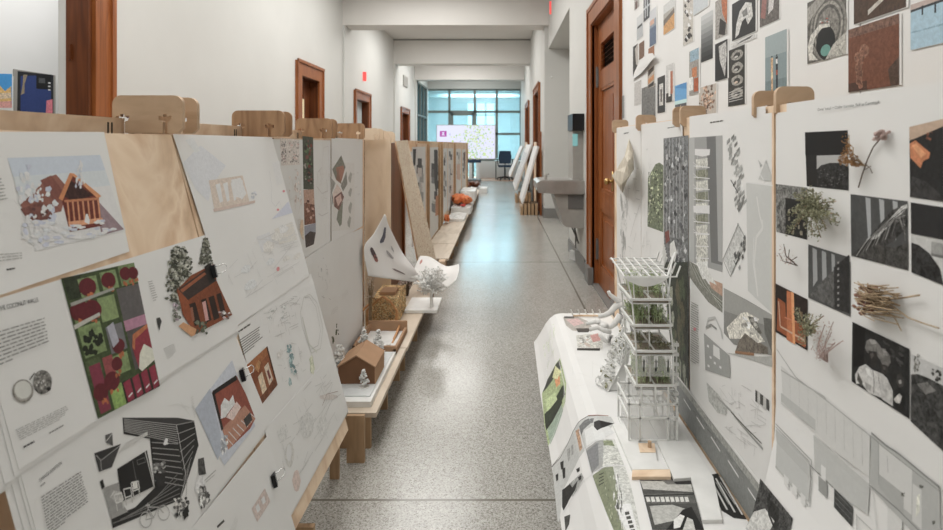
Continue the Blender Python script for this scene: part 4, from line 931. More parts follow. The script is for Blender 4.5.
P = S('tall_poster', 'bright white sheet under the diamond poster, standing on the left bench', (268, 280), (362.6, 226), .007, surf=LV, poly=[Vector((LV.unp(331, 240).x-.62, LV.unp(331, 245).y)), LV.unp(331, 241), LV.unp(362.6, 228), LV.unp(362.6, 345), Vector((LV.unp(331, 240).x-.62, LV.unp(362.6, 345).y))])
c = cr(230, 240, 3.317); i = P.ink()
i.strokes(c((285, 60), (325, 60), (345, 230), (300, 200)), 16, '#a9a8a6', .003, .2); i.blobs(c((300, 60), (320, 55), (325, 160), (300, 150)), 5, ['#a7a9a9', '#b0b0ae'], (.06, .12), .3, 1)
i.para(c((335, 235), (358, 215), (360, 235), (336, 250)), 4, '#b0afac'); i.para(c((372, 180), (392, 160), (392, 185), (372, 200)), 5, '#b5b4b1'); i.blobs(c((346, 270), (358, 260), (364, 320), (350, 330)), 9, ['#55603f', '#3f4832'], (.1, .2), .4, 2, .4, .4); i.blobs(c((336, 315), (344, 310), (348, 345), (338, 350)), 5, ['#4c5638'], (.15, .3), .4, 2)
P.done(i, 'faint_plan_drawing')
# end fin and brown panel beyond the bare board
m = MB(); m.box(-.94, -.76, 3.895, 3.913, .0, 1.345); solo('plywood_fin', m, 'ply_pale', 'narrow upright plywood fin closing the bare board at its far end', 'panel')
m = MB(); m.box(-.975, -.955, 4.3, 5.55, .0, 1.31); m.box(-.955, -.935, 5.48, 5.54, .0, 1.31); solo('brown_board', m, 'door', 'reddish brown panel between the bare plywood and the strand board', 'panel')
m = MB()
for (xa, yy) in ((-.955, 3.99), (-.955, 4.22)): connector(xa, -.79, yy, 1.31, 1.395, ['rounded pale connector just past the bare board, nearer one', 'rounded pale connector behind the top of the strand board'][yy > 4.1], 'connectors along the left boards', 'ply_pale', slots=(-.93,), r=.035)
# strand board leaning out
T = Thing('strand_board', 'tall speckled strand board leaning out from the left row over the bench gap', 'board', (-.62, 4.9, 0))
q = [U(396, 141, Y=4.75), U(407.5, 140, Y=5.08), U(442, 283, Y=5.12), U(424, 291, Y=4.79)]
n_ = (q[1]-q[0]).cross(q[3]-q[0]).normalized(); n_ = n_ if n_.x > 0 else -n_
T.part('panel', MB().prism(q, -n_*.014), 'osb')
e = MB()
for k in range(12):
    t0, t1 = k/12, (k+1)/12; a_, b_ = q[0].lerp(q[3], t0), q[0].lerp(q[3], t1); e.prism([a_, b_, b_-n_*.014, a_-n_*.014], (0, -.0015, 0))
T.part('board_edge', e, 'ply_edge')
# ---- far run of boards with posters
lab = ['nearest', 'second', 'third', 'fourth', 'fifth', 'sixth', 'seventh', 'eighth']
ys = [5.62, 6.37, 7.50, 7.88, 9.0, 10.1, 11.2, 12.2, 14.0]
for k in range(8):
    LVk = Surf([(-.83, 1.305+.012*(k % 2)), (-.83, .15)], 1)
    board(LVk, ys[k]+.004, ys[k+1]-.004, 'upright board far down the left row, %s past the strand board' % lab[k], 'ply', group='far boards of the left row')
for k, yy in enumerate((6.37, 7.50, 7.88, 10.1, 13.98)):
    m = MB(); m.box(-.94, -.80, yy-.012, yy+.012, .0, 1.33); solo('plywood_fin', m, 'wood_foot', 'plywood fin between far left boards, %s past the strand board' % lab[k], 'panel', 'fins between the far left boards')
m = MB(); m.box(-.975, -.935, 5.60, 14.0, 1.22, 1.335); solo('top_rail', m, 'ply', 'long wooden rail running along the tops of the far left boards', 'rail')
specP = [((412, 147), (425.5, 232), 'grey photo sheet on the first far board, just right of the strand board', 3), ((430, 147.5), (440.2, 226), 'far poster with a black blotch column, second past the strand board', 5),
  ((443, 148.5), (447.4, 210), 'far white poster in the middle of the left row', 7), ((448, 148.5), (453, 205), 'far poster with grey figures, just before the last boards', 8), ((456, 149), (461, 192), 'far pale poster near the end of the left row', 11), ((462, 149.5), (465.6, 190), 'last poster with a brown patch at the end of the left row', 13)]
for (tl, br, lb, sd) in specP:
    P = S('tall_poster', lb, tl, br, .004, surf=LV, group='posters on the far left boards'); i = P.ink(); i.R = random.Random(sd)
    w = br[0]-tl[0]; q = [(tl[0]+w*.08, tl[1]+2), (br[0]-w*.1, tl[1]+2), (br[0]-w*.1, br[1]-8), (tl[0]+w*.08, br[1]-12)]
    fr = i.frame(q)
    for k in range(15):
        u = i.R.uniform(0, .6); v = i.R.uniform(0, .85); i.fp(fr, [(u, v), (u+.38, v), (u+.38, v+.12), (u, v+.12)], i.R.choice(['#8f8f8d', '#77797a', '#5c5d5e', '#a3a29f', '#b0aaa5', '#3a3b3c']), .5, 1+i.R.random())
    if sd == 5:
        i.fp(fr, [(.35, .02), (.8, .02), (.8, .55), (.6, .7), (.4, .5)], '#2e2f30', .4, 3); i.fp(fr, [(.55, .7), (1, .66), (1, .95), (.5, 1)], '#b07c5c', .3, 3)
    if sd == 13: i.fp(fr, [(.3, .05), (1, .0), (1, .6), (.6, .5)], '#5b4030', .4, 3)
    if sd == 11: i.fp(fr, [(.1, .45), (.9, .4), (.9, .9), (.1, .95)], '#b69c8d', .3, 3)
    if sd == 3: i.fp(fr, [(.0, .0), (.25, .0), (.18, .22), (.0, .25)], '#262728', .2, 3); i.fp(fr, [(.0, .68), (.3, .64), (.5, .8), (.2, 1), (0, .9)], '#55565a', .5, 3)
    P.done(i, 'grey_photos')
# ================================================================== left bench and the models on it
BZ = .155
def leg_fin(x0, x1, y, z, label, th=.018):
    m = MB(); m.box(x0, x1, y-th/2, y+th/2, 0, z)
    return solo('support_fin', m, 'wood_foot', label, 'support', 'plywood feet of the left row')
leg_fin(-.80, -.541, 1.63, .190, 'plywood foot under the nearest leaning board, at the bottom edge of the photo')
leg_fin(-.625, -.553, 2.29, .192, 'plywood foot standing in front of the near end of the left bench')
m = MB(); m.box(-.66, -.625, 2.17, 2.185, 0, .30); solo('support_fin', m, 'wood_foot', 'short plywood strut behind the foot near the bench end', 'support', 'plywood feet of the left row')
def bench(y0, y1, x0, x1, z, label, legs, grp='benches of the left row', th=.02, mat='bench'):
    T = Thing('bench', label, 'bench', ((x0+x1)/2, (y0+y1)/2, 0), grp)
    T.part('top', MB().box(x0, x1, y0, y1, z-th, z), mat)
    for yy in legs: T.part('leg', MB().box(x0+.02, x1-.025, yy-.009, yy+.009, 0, z-th), 'wood_foot')
    return T
bench(2.385, 3.14, -.815, -.527, BZ, 'nearest low plywood bench of the left row, under the cardboard house model', (2.40, 2.75, 3.08))
bench(3.15, 4.70, -.815, -.522, BZ, 'second low plywood bench of the left row, under the straw block and white tree', (3.22, 3.7, 4.3, 4.62))
for k, (y0, y1) in enumerate(((5.60, 6.44), (6.45, 7.2), (7.21, 8.6), (8.61, 10.3), (10.31, 12.3), (12.31, 14.0))):
    bench(y0, y1, -.815-(.0 if k == 0 else 0), -.515, BZ, ['pale empty bench section right beyond the strand board', 'second pale bench section beyond the strand board', 'bench section under the orange lump and white trays',
      'bench section under the orange net heap', 'bench section under the far white box', 'last bench section at the far end of the left row'][k], (y0+.08, y1-.08))
m = MB(); m.rbox(-.60, -.54, 5.45, 5.56, 0, .155, .004); solo('wooden_block', m, 'ply', 'small wooden block on the floor beside the foot of the strand board', 'block')

# --- little white paper trees
def tree_mesh(c, h, r, seed):
    R = random.Random(seed); m = MB(); c = Vector(c)
    m.tube([c, c+Vector((0, 0, h*.35))], r*.12, 6)
    for k in range(70):
        t = R.random()**.8; rr = r*(1.0-.8*t)*R.uniform(.5, 1); a = R.uniform(0, 6.283)
        s_ = r*R.uniform(.16, .30)*(1-.4*t)
        m.blob(c+Vector((rr*math.cos(a), rr*math.sin(a), h*(.2+.76*t))), s_, s_, s_*.8, seed*100+k, .45, 6, 4)
    return m
def paper_tree(c, h, r, seed, label, disc=False, T=None):
    t = (T or Tm).part('model_tree', tree_mesh(c, h, r, seed), 'white_plastic', label=label)
    if disc: (T or Tm).part('base_disc', MB().lathe(c, [(r*.9, 0), (r*.9, .002), (.002, .0025)], 16), 'white_plastic', parent=t)
# house model M1
yb = 2.435
Tm = Thing('house_model', 'brown cardboard house model with a gabled roof, nearest model on the left bench', 'model', (-.65, 2.7, BZ))
TBZ = BZ+.025
Tm.part('base_board', MB().box(-.73, -.562, yb, 3.02, BZ, TBZ), 'white_plastic')
Tm.part('base_board', MB().box(-.80, -.575, yb+.045, 3.0, TBZ, TBZ+.006), 'desk_white', label='raised white layer')
x0, x1, yf, yk, ze, zp = -.752, -.582, 2.60, 2.80, .262, .312; xm = (x0+x1)/2
m = MB(); m.prism([(x0, yf, TBZ+.006), (x1, yf, TBZ+.006), (x1, yf, ze), (xm, yf, zp), (x0, yf, ze)], (0, yk-yf, 0)); Tm.part('walls', m, 'card_dark', label='dark brown gable')
m = MB()
m.prism([(x0-.004, yf-.004, ze), (xm, yf-.004, zp+.003), (x1+.004, yf-.004, ze), (x1+.004, yf-.004, ze+.005), (xm, yf-.004, zp+.009), (x0-.004, yf-.004, ze+.005)], (0, yk-yf+.008, 0)); Tm.part('roof', m, 'card')
m = MB(); m.box(x1, x1+.003, yf, yk, TBZ+.006, ze+.002); Tm.part('side_wall', m, 'card')
paper_tree((-.625, 2.565, TBZ+.006), .085, .026, 2, 'small white paper tree standing alone in front of the cardboard house', True)
paper_tree((-.775, 2.70, TBZ+.006), .15, .045, 5, 'large white paper tree at the left corner behind the cardboard house')
paper_tree((-.775, 2.52, TBZ+.006), .07, .026, 8, 'little white paper tree half hidden by the leaning board')
paper_tree((-.700, 2.88, TBZ+.006), .165, .042, 11, 'left one of the two white paper trees behind the cardboard roof')
paper_tree((-.630, 2.90, TBZ+.006), .155, .040, 14, 'right one of the two white paper trees behind the cardboard roof')
# open timber tray with the orange frames
T = Thing('timber_frame_model', 'open brown tray model with orange balsa beams between the cardboard house and the straw block', 'model', (-.67, 3.2, BZ))
m = MB(); m.box(-.80, -.565, 3.03, 3.045, BZ, BZ+.05); m.box(-.80, -.565, 3.40, 3.415, BZ, BZ+.07); m.box(-.578, -.565, 3.03, 3.415, BZ, BZ+.035); m.box(-.80, -.787, 3.03, 3.415, BZ, BZ+.05); m.box(-.80, -.565, 3.03, 3.415, BZ, BZ+.008)
T.part('tray', m, 'card')
m = MB(); m.box(-.785, -.58, 3.05, 3.395, BZ+.008, BZ+.012); T.part('tray_floor', m, 'white_plastic')
m = MB()
m.bar(U(389, 352, Y=3.1), U(401, 322, Y=3.45), .010); m.bar(U(384, 357, Y=3.05), U(399, 329, Y=3.4), .010); m.bar(U(344, 338, Y=3.1), U(350, 322, Y=3.40), .012); m.bar(U(350, 345, Y=3.15), U(357, 341, Y=3.2), .01); m.bar(U(352, 338, Y=3.25), U(362, 338, Y=3.25), .006)
T.part('beam', m, 'orange_wood')
m = MB(); m.box(-.625, -.605, 3.07, 3.10, BZ+.012, BZ+.045); T.part('white_post', m, 'white_plastic')
paper_tree((-.76, 3.16, BZ+.012), .06, .026, 21, 'tiny white paper tree', T=T)

# straw block model with arched frame
T = Thing('straw_block_model', 'straw covered block model behind an arched balsa frame on the left bench', 'model', (-.73, 3.7, BZ))
R = random.Random(4); m = MB(); sx0, sx1, sy0, sy1, sz0, sz1 = -.815, -.655, 3.56, 3.90, BZ+.002, BZ+.165
nx, ny, nz = 12, 14, 10
def J_(v, a=.004): return v+R.uniform(-a, a)
grid = {}
def gp(i_, j_, k_):
    if (i_, j_, k_) not in grid: grid[(i_, j_, k_)] = (J_(sx0+(sx1-sx0)*i_/nx), J_(sy0+(sy1-sy0)*j_/ny), J_(sz0+(sz1-sz0)*k_/nz, .003) if k_ else sz0)
    return grid[(i_, j_, k_)]
for i_ in range(nx):
    for k_ in range(nz): m.add([gp(i_, 0, k_), gp(i_+1, 0, k_), gp(i_+1, 0, k_+1), gp(i_, 0, k_+1)], [(0, 1, 2, 3)]); m.add([gp(i_, ny, k_), gp(i_+1, ny, k_), gp(i_+1, ny, k_+1), gp(i_, ny, k_+1)], [(3, 2, 1, 0)])
    for j_ in range(ny): m.add([gp(i_, j_, nz), gp(i_+1, j_, nz), gp(i_+1, j_+1, nz), gp(i_, j_+1, nz)], [(0, 1, 2, 3)])
for j_ in range(ny):
    for k_ in range(nz): m.add([gp(nx, j_, k_), gp(nx, j_+1, k_), gp(nx, j_+1, k_+1), gp(nx, j_, k_+1)], [(0, 1, 2, 3)]); m.add([gp(0, j_, k_), gp(0, j_+1, k_), gp(0, j_+1, k_+1), gp(0, j_, k_+1)], [(3, 2, 1, 0)])
T.part('straw_block', m, 'straw')
m = MB()
for k in range(420):
    f = R.randrange(3); a = R.uniform(0, 6.28); l = R.uniform(.006, .016)
    if f == 0: p = Vector((R.uniform(sx0, sx1), sy0-.002, R.uniform(sz0+.01, sz1))); d = Vector((math.cos(a), -.25, math.sin(a)))*l
    elif f == 1: p = Vector((sx1+.002, R.uniform(sy0, sy1), R.uniform(sz0+.01, sz1))); d = Vector((.25, math.cos(a), math.sin(a)))*l
    else: p = Vector((R.uniform(sx0, sx1), R.uniform(sy0, sy1), sz1+.002)); d = Vector((math.cos(a), math.sin(a), .25))*l
    m.bar(p-d, p+d, .0016)
T.part('straw', m, 'dry')
arch = [(sx0-.02, BZ+.002)]+[(sx0-.02, BZ+.10), (-.78, BZ+.155), (-.735, BZ+.185), (-.69, BZ+.155), (sx1+.005, BZ+.10), (sx1+.005, BZ+.002)]
m = MB(); pts = [Vector((x, 3.52, z)) for x, z in arch]
for a, b in zip(pts, pts[1:]): m.bar(a, b, .014, .010)
m.bar(pts[0], pts[-1], .014, .010); T.part('arch_frame', m, 'orange_wood')
m = MB(); m.bar(U(338, 336, Y=3.15), U(364, 309, Y=3.5), .010); m.bar(U(364, 309, Y=3.5), U(378, 296, Y=3.65), .010); T.part('diagonal_beam', m, 'orange_wood')
m = MB(); m.box(-.78, -.68, 3.62, 3.75, sz1, sz1+.022); T.part('cork_strip', m, 'card')

def dried_bush(c, rx, ry, rz, n, seed, label, mats=('dry', 'pink'), grp=None, name='dried_flower_bunch'):
    R = random.Random(seed); c = Vector(c); T = Thing(name, label, 'dried plant', c, grp); a = MB(); b = MB()
    for k in range(n):
        th = R.uniform(0, 6.28); u = R.random()**.5
        tip = c+Vector((rx*u*math.cos(th), ry*u*math.sin(th), rz*R.uniform(.6, 1)))
        a.tube([c+Vector((R.uniform(-.01, .01), R.uniform(-.01, .01), 0)), (c+tip)/2+Vector((0, 0, rz*.15)), tip], .0009, 4)
        for q in range(3): b.blob(tip+Vector((R.uniform(-.01, .01), R.uniform(-.01, .01), R.uniform(-.01, .006))), .0035, .0035, .0035, k, .3, 5, 4)
    T.part('stems', a, mats[0]); T.part('blossoms', b, mats[1]); return T
M['cream'] = plain('cream_blossom', A('#cdbfaf'), .8)
dried_bush((-.80, 3.46, BZ+.002), .025, .03, .33, 40, 3, 'bunch of beige dried blossoms behind the straw block', ('dry', 'cream'), 'dried bunches on the left bench')
dried_bush((-.70, 4.22, BZ+.002), .085, .07, .17, 80, 6, 'pinkish grey dried bunch left of the white tree', ('dark_stem', 'pink'), 'dried bunches on the left bench')

# white model tree on a white plate
T = Thing('white_tree_model', 'white model tree with a round crown of fine twigs on a square white plate', 'model', (-.47, 3.87, BZ))
T.part('plate', MB().box(-.645, -.425, 3.78, 4.10, BZ+.003, BZ+.022), 'white_plastic')
R = random.Random(12); c0 = Vector((-.472, 3.86, BZ+.022)); m = MB(); m.tube([c0, c0+Vector((.001, 0, .03)), c0+Vector((-.002, 0, .07)), c0+Vector((0, 0, .11))], .013, 8, r2=.008, cap=True)
tips = MB(); top = c0+Vector((0, 0, .10))
for k in range(80):
    th = R.uniform(0, 6.28); ph = math.asin(R.uniform(-.8, 1)); rad = R.uniform(.6, 1)*.118
    d = Vector((math.cos(th)*math.cos(ph), math.sin(th)*math.cos(ph), math.sin(ph)*.95))*rad+Vector((0, 0, .075))
    mid = top+d*.5+Vector((R.uniform(-.01, .01), R.uniform(-.01, .01), .008)); e = top+d
    m.tube([top, mid, e], .005, 5, r2=.0028)
    for q in range(4):
        f = mid+(e-mid)*R.random(); g = f+Vector((R.uniform(-1, 1), R.uniform(-1, 1), R.uniform(-.3, 1))).normalized()*.026
        m.tube([f, g], .0018, 4); tips.blob(g, .0062, .0062, .0062, k*4+q, .3, 5, 4)
    tips.blob(e, .0065, .0065, .0065, k, .3, 5, 4)
T.part('trunk_and_twigs', m, 'white_plastic'); T.part('leaf_tips', tips, 'white_plastic')

# curled printed sheets on the bench
def curled(name, label, pts3, cols, marks, flip=False):
    """pts3: rows of 3D control points (grid), smooth sheet with thickness"""
    T = Thing(name, label, 'paper sheet', pts3[-1][0], 'curled sheets lying on the left bench'); nr, nc = len(pts3), len(pts3[0]); n = 10
    def cm(p0, p1, p2, p3, t): return .5*((2*p1)+(-p0+p2)*t+(2*p0-5*p1+4*p2-p3)*t*t+(-p0+3*p1-3*p2+p3)*t**3)
    def ev(u, v):
        rows = []
        for r in pts3:
            x = u*(nc-1); k = min(nc-2, int(x)); g = lambda q: Vector(r[max(0, min(nc-1, q))])
            rows.append(cm(g(k-1), g(k), g(k+1), g(k+2), x-k))
        x = v*(nr-1); k = min(nr-2, int(x)); g = lambda q: rows[max(0, min(nr-1, q))]
        return cm(g(k-1), g(k), g(k+1), g(k+2), x-k)
    N = 20; g = [[ev(i_/N, j_/N) for i_ in range(N+1)] for j_ in range(N+1)]
    m = MB(); vs = [p for r in g for p in r]
    nrm = []
    for j_ in range(N+1):
        for i_ in range(N+1):
            a = g[j_][min(N, i_+1)]-g[j_][max(0, i_-1)]; b = g[min(N, j_+1)][i_]-g[max(0, j_-1)][i_]; nrm.append(a.cross(b).normalized())
    lo = [p-q*.0008 for p, q in zip(vs, nrm)]; K = len(vs); ix = lambda i_, j_: j_*(N+1)+i_
    fs = [(ix(i_, j_), ix(i_+1, j_), ix(i_+1, j_+1), ix(i_, j_+1)) for i_ in range(N) for j_ in range(N)]
    fs += [tuple(K+q for q in f[::-1]) for f in fs]
    for q in range(N):
        for (a, b) in ((ix(q, 0), ix(q+1, 0)), (ix(q, N), ix(q+1, N)), (ix(0, q), ix(0, q+1)), (ix(N, q), ix(N, q+1))): fs.append((a, b, K+b, K+a))
    m.add(vs+lo, fs); T.part('sheet', m, 'paper', smooth=True)
    if marks:
        for sg in (1, -1):
            mk = MB(); mk.cols = []
            for (poly, cc) in marks:
                q = []
                for (u, v) in poly:
                    p = ev(u, v); a = ev(min(1, u+.01), v)-ev(max(0, u-.01), v); b = ev(u, min(1, v+.01))-ev(u, max(0, v-.01)); q.append(p+a.cross(b).normalized()*(.0016 if sg > 0 else -.0016-.0008))
                mk.add(q, [list(range(len(q)))]); mk.cols.append(A(cc)+(.35,))
            T.part('printed_mark', mk, 'ink')
    return T
def blotch(u, v, ru, rv, a=0, n=8, sd=0):
    R = random.Random(sd); return [(u+math.cos(a)*ru*math.cos(6.28*k/n)*R.uniform(.7, 1.2)-math.sin(a)*rv*math.sin(6.28*k/n), v+math.sin(a)*ru*math.cos(6.28*k/n)+math.cos(a)*rv*math.sin(6.28*k/n)*R.uniform(.7, 1.2)) for k in range(n)]
curled('curled_sheet', 'white curled sheet with small dark drawings standing up behind the straw block',
  [[U(384.5, 214, Y=3.58), U(386, 216, Y=3.6), U(387, 222, Y=3.62)],
   [U(374, 233, Y=3.45), U(388, 241, Y=3.62), U(402, 252, Y=3.95)],
   [U(364, 248, Y=3.28), U(383, 258, Y=3.5), U(417, 273, Y=4.0)],
   [U(368, 276, Y=3.30), U(390, 279, Y=3.5), U(415, 282, Y=4.0)]], None,
  [(blotch(.35, .30, .06, .16, .1, 8, 1), '#5a5c68'), (blotch(.28, .66, .10, .05, .7, 8, 2), '#4b3f42'), (blotch(.33, .72, .06, .05, .4, 8, 5), '#8a5a52'), (blotch(.58, .55, .09, .03, .6, 8, 3), '#9a9a9c'), (blotch(.70, .80, .09, .02, .2, 8, 4), '#77696c'), (blotch(.62, .42, .06, .02, .8, 8, 7), '#a5a5a7')])
curled('curled_sheet', 'white curled sheet arching behind the white tree and out over the aisle',
  [[U(420, 256, Y=4.45), U(430, 257, Y=4.42), U(446, 266, Y=4.38), U(459, 264, Y=4.3)],
   [U(416, 264, Y=4.35), U(427, 268, Y=4.30), U(446, 273, Y=4.25), U(459, 271, Y=4.2)],
   [U(412, 276, Y=4.22), U(424, 283, Y=4.2), U(442, 290, Y=4.15), U(456, 280, Y=4.12)]], None, [(blotch(.15, .35, .03, .12, 0, 8, 2), '#b07a72')])

# --- far heap of white and orange things
def heap(name, label, c, s_, mat, seed, cat, n=6, grp='things heaped on the far left benches'):
    R = random.Random(seed); T = Thing(name, label, cat, c, grp); m = MB()
    for k in range(n): m.blob((c[0]+R.uniform(-.6, .6)*s_[0], c[1]+R.uniform(-.6, .6)*s_[1], c[2]+s_[2]*R.uniform(.4, .8)), s_[0]*R.uniform(.3, .5), s_[1]*R.uniform(.3, .5), s_[2]*R.uniform(.3, .5), seed*9+k, .3)
    T.part('mass', m, mat); return T
def P3(px, py, d=1.145): Y = d*F/(py-CY); return ((px-CX)*Y/F, Y, BZ+.002)
c = (-.765, 8.05, BZ+.01); heap('orange_lump', 'small crumpled orange object on the bench beside the nearest far poster', c, (.045, .14, .11), 'orange', 3, 'craft object')
heap('orange_net_heap', 'bright orange netting heap on the white tray of the far bench', (-.66, 9.55, .272), (.17, .40, .16), 'orange', 8, 'craft object', 10)
T = heap('red_scrap', 'red scrap lying at the front of the orange netting heap', (-.60, 9.16, .262), (.06, .05, .05), 'red', 5, 'craft object', 4)
def tray(y0, y1, x0, x1, z0, h, label, name='white_tray'):
    T = Thing(name, label, 'tray', ((x0+x1)/2, y0, z0), 'white trays on the far left benches'); R = random.Random(int(y0*10)); m = MB(); m.rbox(x0, x1, y0, y1, z0, z0+h, .03); T.part('body', m, 'white_plastic')
    m = MB()
    for k in range(8): m.blob((R.uniform(x0+.04, x1-.03), R.uniform(y0+.1, y1-.1), z0+h), .05, .15, .02, k, .3)
    T.part('crumpled_paper', m, 'felt_white'); return T
tray(8.25, 9.0, -.78, -.53, BZ, .04, 'low white tray with crumpled paper, nearest of the far bench trays')
tray(9.1, 9.9, -.80, -.48, BZ, .11, 'white tray carrying the orange netting heap')
tray(11.2, 12.2, -.80, -.50, BZ, .20, 'tall white box beyond the orange netting heap', 'white_box')
T = Thing('mesh_dome', 'pale mesh dome behind the orange netting heap', 'model', (-.66, 10.6, BZ), 'things heaped on the far left benches')
m = MB(); 
for k in range(10):
    a = math.pi*k/10; m.tube([(-.65+.15*math.cos(t)*math.cos(a), 10.6+.25*math.cos(t)*math.sin(a), BZ+.24*math.sin(t)) for t in [math.pi*j/10 for j in range(11)]], .006, 4)
T.part('ribs', m, 'felt_white')
c = P3(474, 184, 1.2); heap('brown_bag', 'dark brown bag at the far end of the left bench below the screen', (c[0]+.02, 15.2, .12), (.25, .35, .16), 'door_dark', 4, 'bag', 6, None)
m = MB(); m.box(-.78, -.35, 14.9, 15.5, 0, .12); solo('low_box', m, 'white_plastic', 'low white box on the floor under the dark brown bag', 'box')

# ================================================================== far end: screen, desk, chair
T = Thing('wall_screen', 'large glowing screen with a lime dotted map before the far glass wall', 'screen', (-1.2, 19.1, 0))
YS = 19.1; a = U(437, 125.3, Y=YS); b = U(495, 158.6, Y=YS)
T.part('bezel', MB().box(a.x-.02, b.x+.02, YS, YS+.07, b.z-.02, a.z+.02), 'grey_panel')
pan = T.part('display', MB().box(a.x, b.x, YS-.004, YS, b.z, a.z), 'screen', label='lavender lit display')
R = random.Random(9); ms = {'screen_lime': MB(), 'screen_green': MB(), 'screen_blue': MB()}
W_, H_ = b.x-a.x, a.z-b.z
for k in range(560):
    u = min(.98, max(.2, R.gauss(.60, .20))); v = R.random(); u = u+.1*(v-.5)
    if u < .22 or u > .98 or (u < .45 and v > .75): continue
    kk = R.choice(['screen_lime']*6+['screen_green']*2+['screen_blue']*2); s2 = R.uniform(.008, .03)*(1 if kk != 'screen_blue' else .6)
    x = a.x+u*W_; z = b.z+v*H_; L_ = ms[kk]; yy = YS-.006-R.random()*.002
    n = 6; L_.add([(x+s2*math.cos(6.28*j/n)*R.uniform(.5, 1.3), yy, z+s2*math.sin(6.28*j/n)*R.uniform(.5, 1.2)) for j in range(n)], [list(range(n))])
for kk, L_ in ms.items(): T.part('map_dots', L_, kk, parent=pan)
m = MB(); x0, z0 = a.x+.05*W_, b.z+.66*H_; w_, h_ = .115*W_, .17*H_
m.box(x0, x0+w_, YS-.010, YS-.006, z0, z0+h_); T.part('logo', m, 'screen_magenta', parent=pan, label='magenta square mark')
m = MB(); m.box(x0+w_*.3, x0+w_*.7, YS-.012, YS-.010, z0+h_*.70, z0+h_*.8); m.box(x0+w_*.4, x0+w_*.6, YS-.012, YS-.010, z0+h_*.35, z0+h_*.75); m.box(x0+w_*.25, x0+w_*.75, YS-.012, YS-.010, z0+h_*.22, z0+h_*.34); T.part('logo_figure', m, 'screen', parent=pan)
pl = U(470.5, 158, Y=YS).x; pr_ = U(477.5, 158, Y=YS).x
for x in (pl, pr_): T.part('post', MB().box(x-.05, x+.05, YS+.02, YS+.10, .1, b.z), 'desk_white')
T.part('base_bar', MB().box(pl-.12, pr_+.12, YS-.25, YS+.3, .03, .10), 'grey_dark')
T.part('cross_bar', MB().box(pl-.12, pr_+.12, YS+.01, YS+.05, b.z-.14, b.z-.04), 'blue_chair')

T = Thing('desk', 'white desk with thin legs behind the far screen', 'desk', (.3, 20.6, 0)); zd = U(500, 160.5, Y=20.4).z
T.part('desk_top', MB().box(-.2, .75, 20.2, 20.9, zd-.04, zd), 'desk_white')
for x, y in ((-.17, 20.25), (.70, 20.25), (-.17, 20.85), (.70, 20.85)): T.part('leg', MB().box(x, x+.04, y, y+.04, 0, zd-.04), 'frame_grey')
YC = 19.9; cx_ = U(505, 160, Y=YC).x
T = Thing('office_chair', 'dark blue swivel office chair at the far glass wall', 'chair', (cx_, YC, 0))
m = MB(); z0 = U(500, 165, Y=YC).z
m.prism([(cx_-.20, YC, z0+.05), (cx_+.20, YC, z0+.05), (cx_+.23, YC, z0+.30), (cx_+.20, YC, z0+.50), (cx_-.20, YC, z0+.50), (cx_-.23, YC, z0+.30)], (0, .05, 0)); T.part('backrest', m, 'blue_chair')
m = MB(); m.rbox(cx_-.23, cx_+.23, YC-.03, YC+.42, z0-.08, z0-.01, .05); T.part('seat', m, 'blue_chair')
T.part('column', MB().tube([(cx_, YC+.2, .12), (cx_, YC+.2, z0-.08)], .03, 8), 'black')
for sg in (-1, 1): 
    m = MB(); m.bar((cx_+sg*.24, YC+.05, z0-.05), (cx_+sg*.27, YC+.1, z0+.17), .03); m.bar((cx_+sg*.27, YC, z0+.18), (cx_+sg*.27, YC+.28, z0+.18), .04); T.part('armrest', m, 'black')
for k in range(5):
    a_ = 6.283*k/5+.3; e = (cx_+.28*math.cos(a_), YC+.2+.28*math.sin(a_), .08); m = MB(); m.bar((cx_, YC+.2, .13), e, .04); s2 = T.part('base_spoke', m, 'black'); T.part('caster', MB().blob((e[0], e[1], .035), .03, .03, .033, 1, 0, 8, 6), 'black', parent=s2)
b_ = T.part('back_support', MB().bar((cx_, YC+.03, z0-.05), (cx_, YC+.07, z0+.2), .04), 'black')

# ================================================================== right side: leaning boards by the far wall
def lean_white(q, label, y0, y1, prn=None):
    (bx, by), (tx, ty) = q; Y = y0
    b = U(bx, by, Y=Y); t = U(tx, ty, Y=Y); s_ = Surf([(t.x, t.z), (b.x, b.z)], -1); L = s_.L[-1]
    T = Thing('leaning_board', label, 'display board', (b.x, (y0+y1)/2, b.z), 'white boards leaning by the far right doors')
    n = s_.n[0]; d = Vector((n.x, 0, n.y))*-.032
    T.part('panel', MB().prism([s_.at(y0, 0), s_.at(y1, 0), s_.at(y1, L), s_.at(y0, L)], d), 'paper')
    e = Vector((n.x, 0, n.y))*-.012
    T.part('plywood_backing', MB().prism([s_.at(y0+.02, .01)+d, s_.at(y1-.02, .01)+d, s_.at(y1-.02, L-.01)+d, s_.at(y0+.02, L-.01)+d], e), 'ply')
    return T, s_
T1, s1 = lean_white(((521.5, 203), (537.5, 146)), 'nearest leaning white board by the far right wall, standing on wooden blocks', 10.3, 11.5)
T2, s2 = lean_white(((515, 190), (531, 144.5)), 'middle leaning white board by the far right wall', 12.4, 14.6)
T3, s3 = lean_white(((509.5, 177), (522.5, 146)), 'farthest leaning white board by the far right wall', 16.0, 18.0)
i = Ink(s2, .002); i.ys([(12.5, .2), (14.4, .2), (14.4, 1.0), (12.5, 1.0)], '#a9a9a8', .5); T2.part('printed_image', i, 'ink')
for (px, yy, hh, lb, dx) in ((520, 10.25, .155, 'wooden foot block under the nearest leaning white board', .33), (515, 12.35, .17, 'wooden foot block under the middle leaning white board', .36)):
    a = U(px, 200, Y=yy)
    for k in range(5):
        x = a.x+k*dx/5+.01; m = MB(); m.box(x, x+dx/5-.018, yy, yy+.5, 0, hh+.05*(k > 0)); solo('foot_block', m, 'wood_foot', lb+', %s from the aisle' % ['first', 'second', 'third', 'fourth', 'last'][k], 'block', 'wooden feet on the far right')
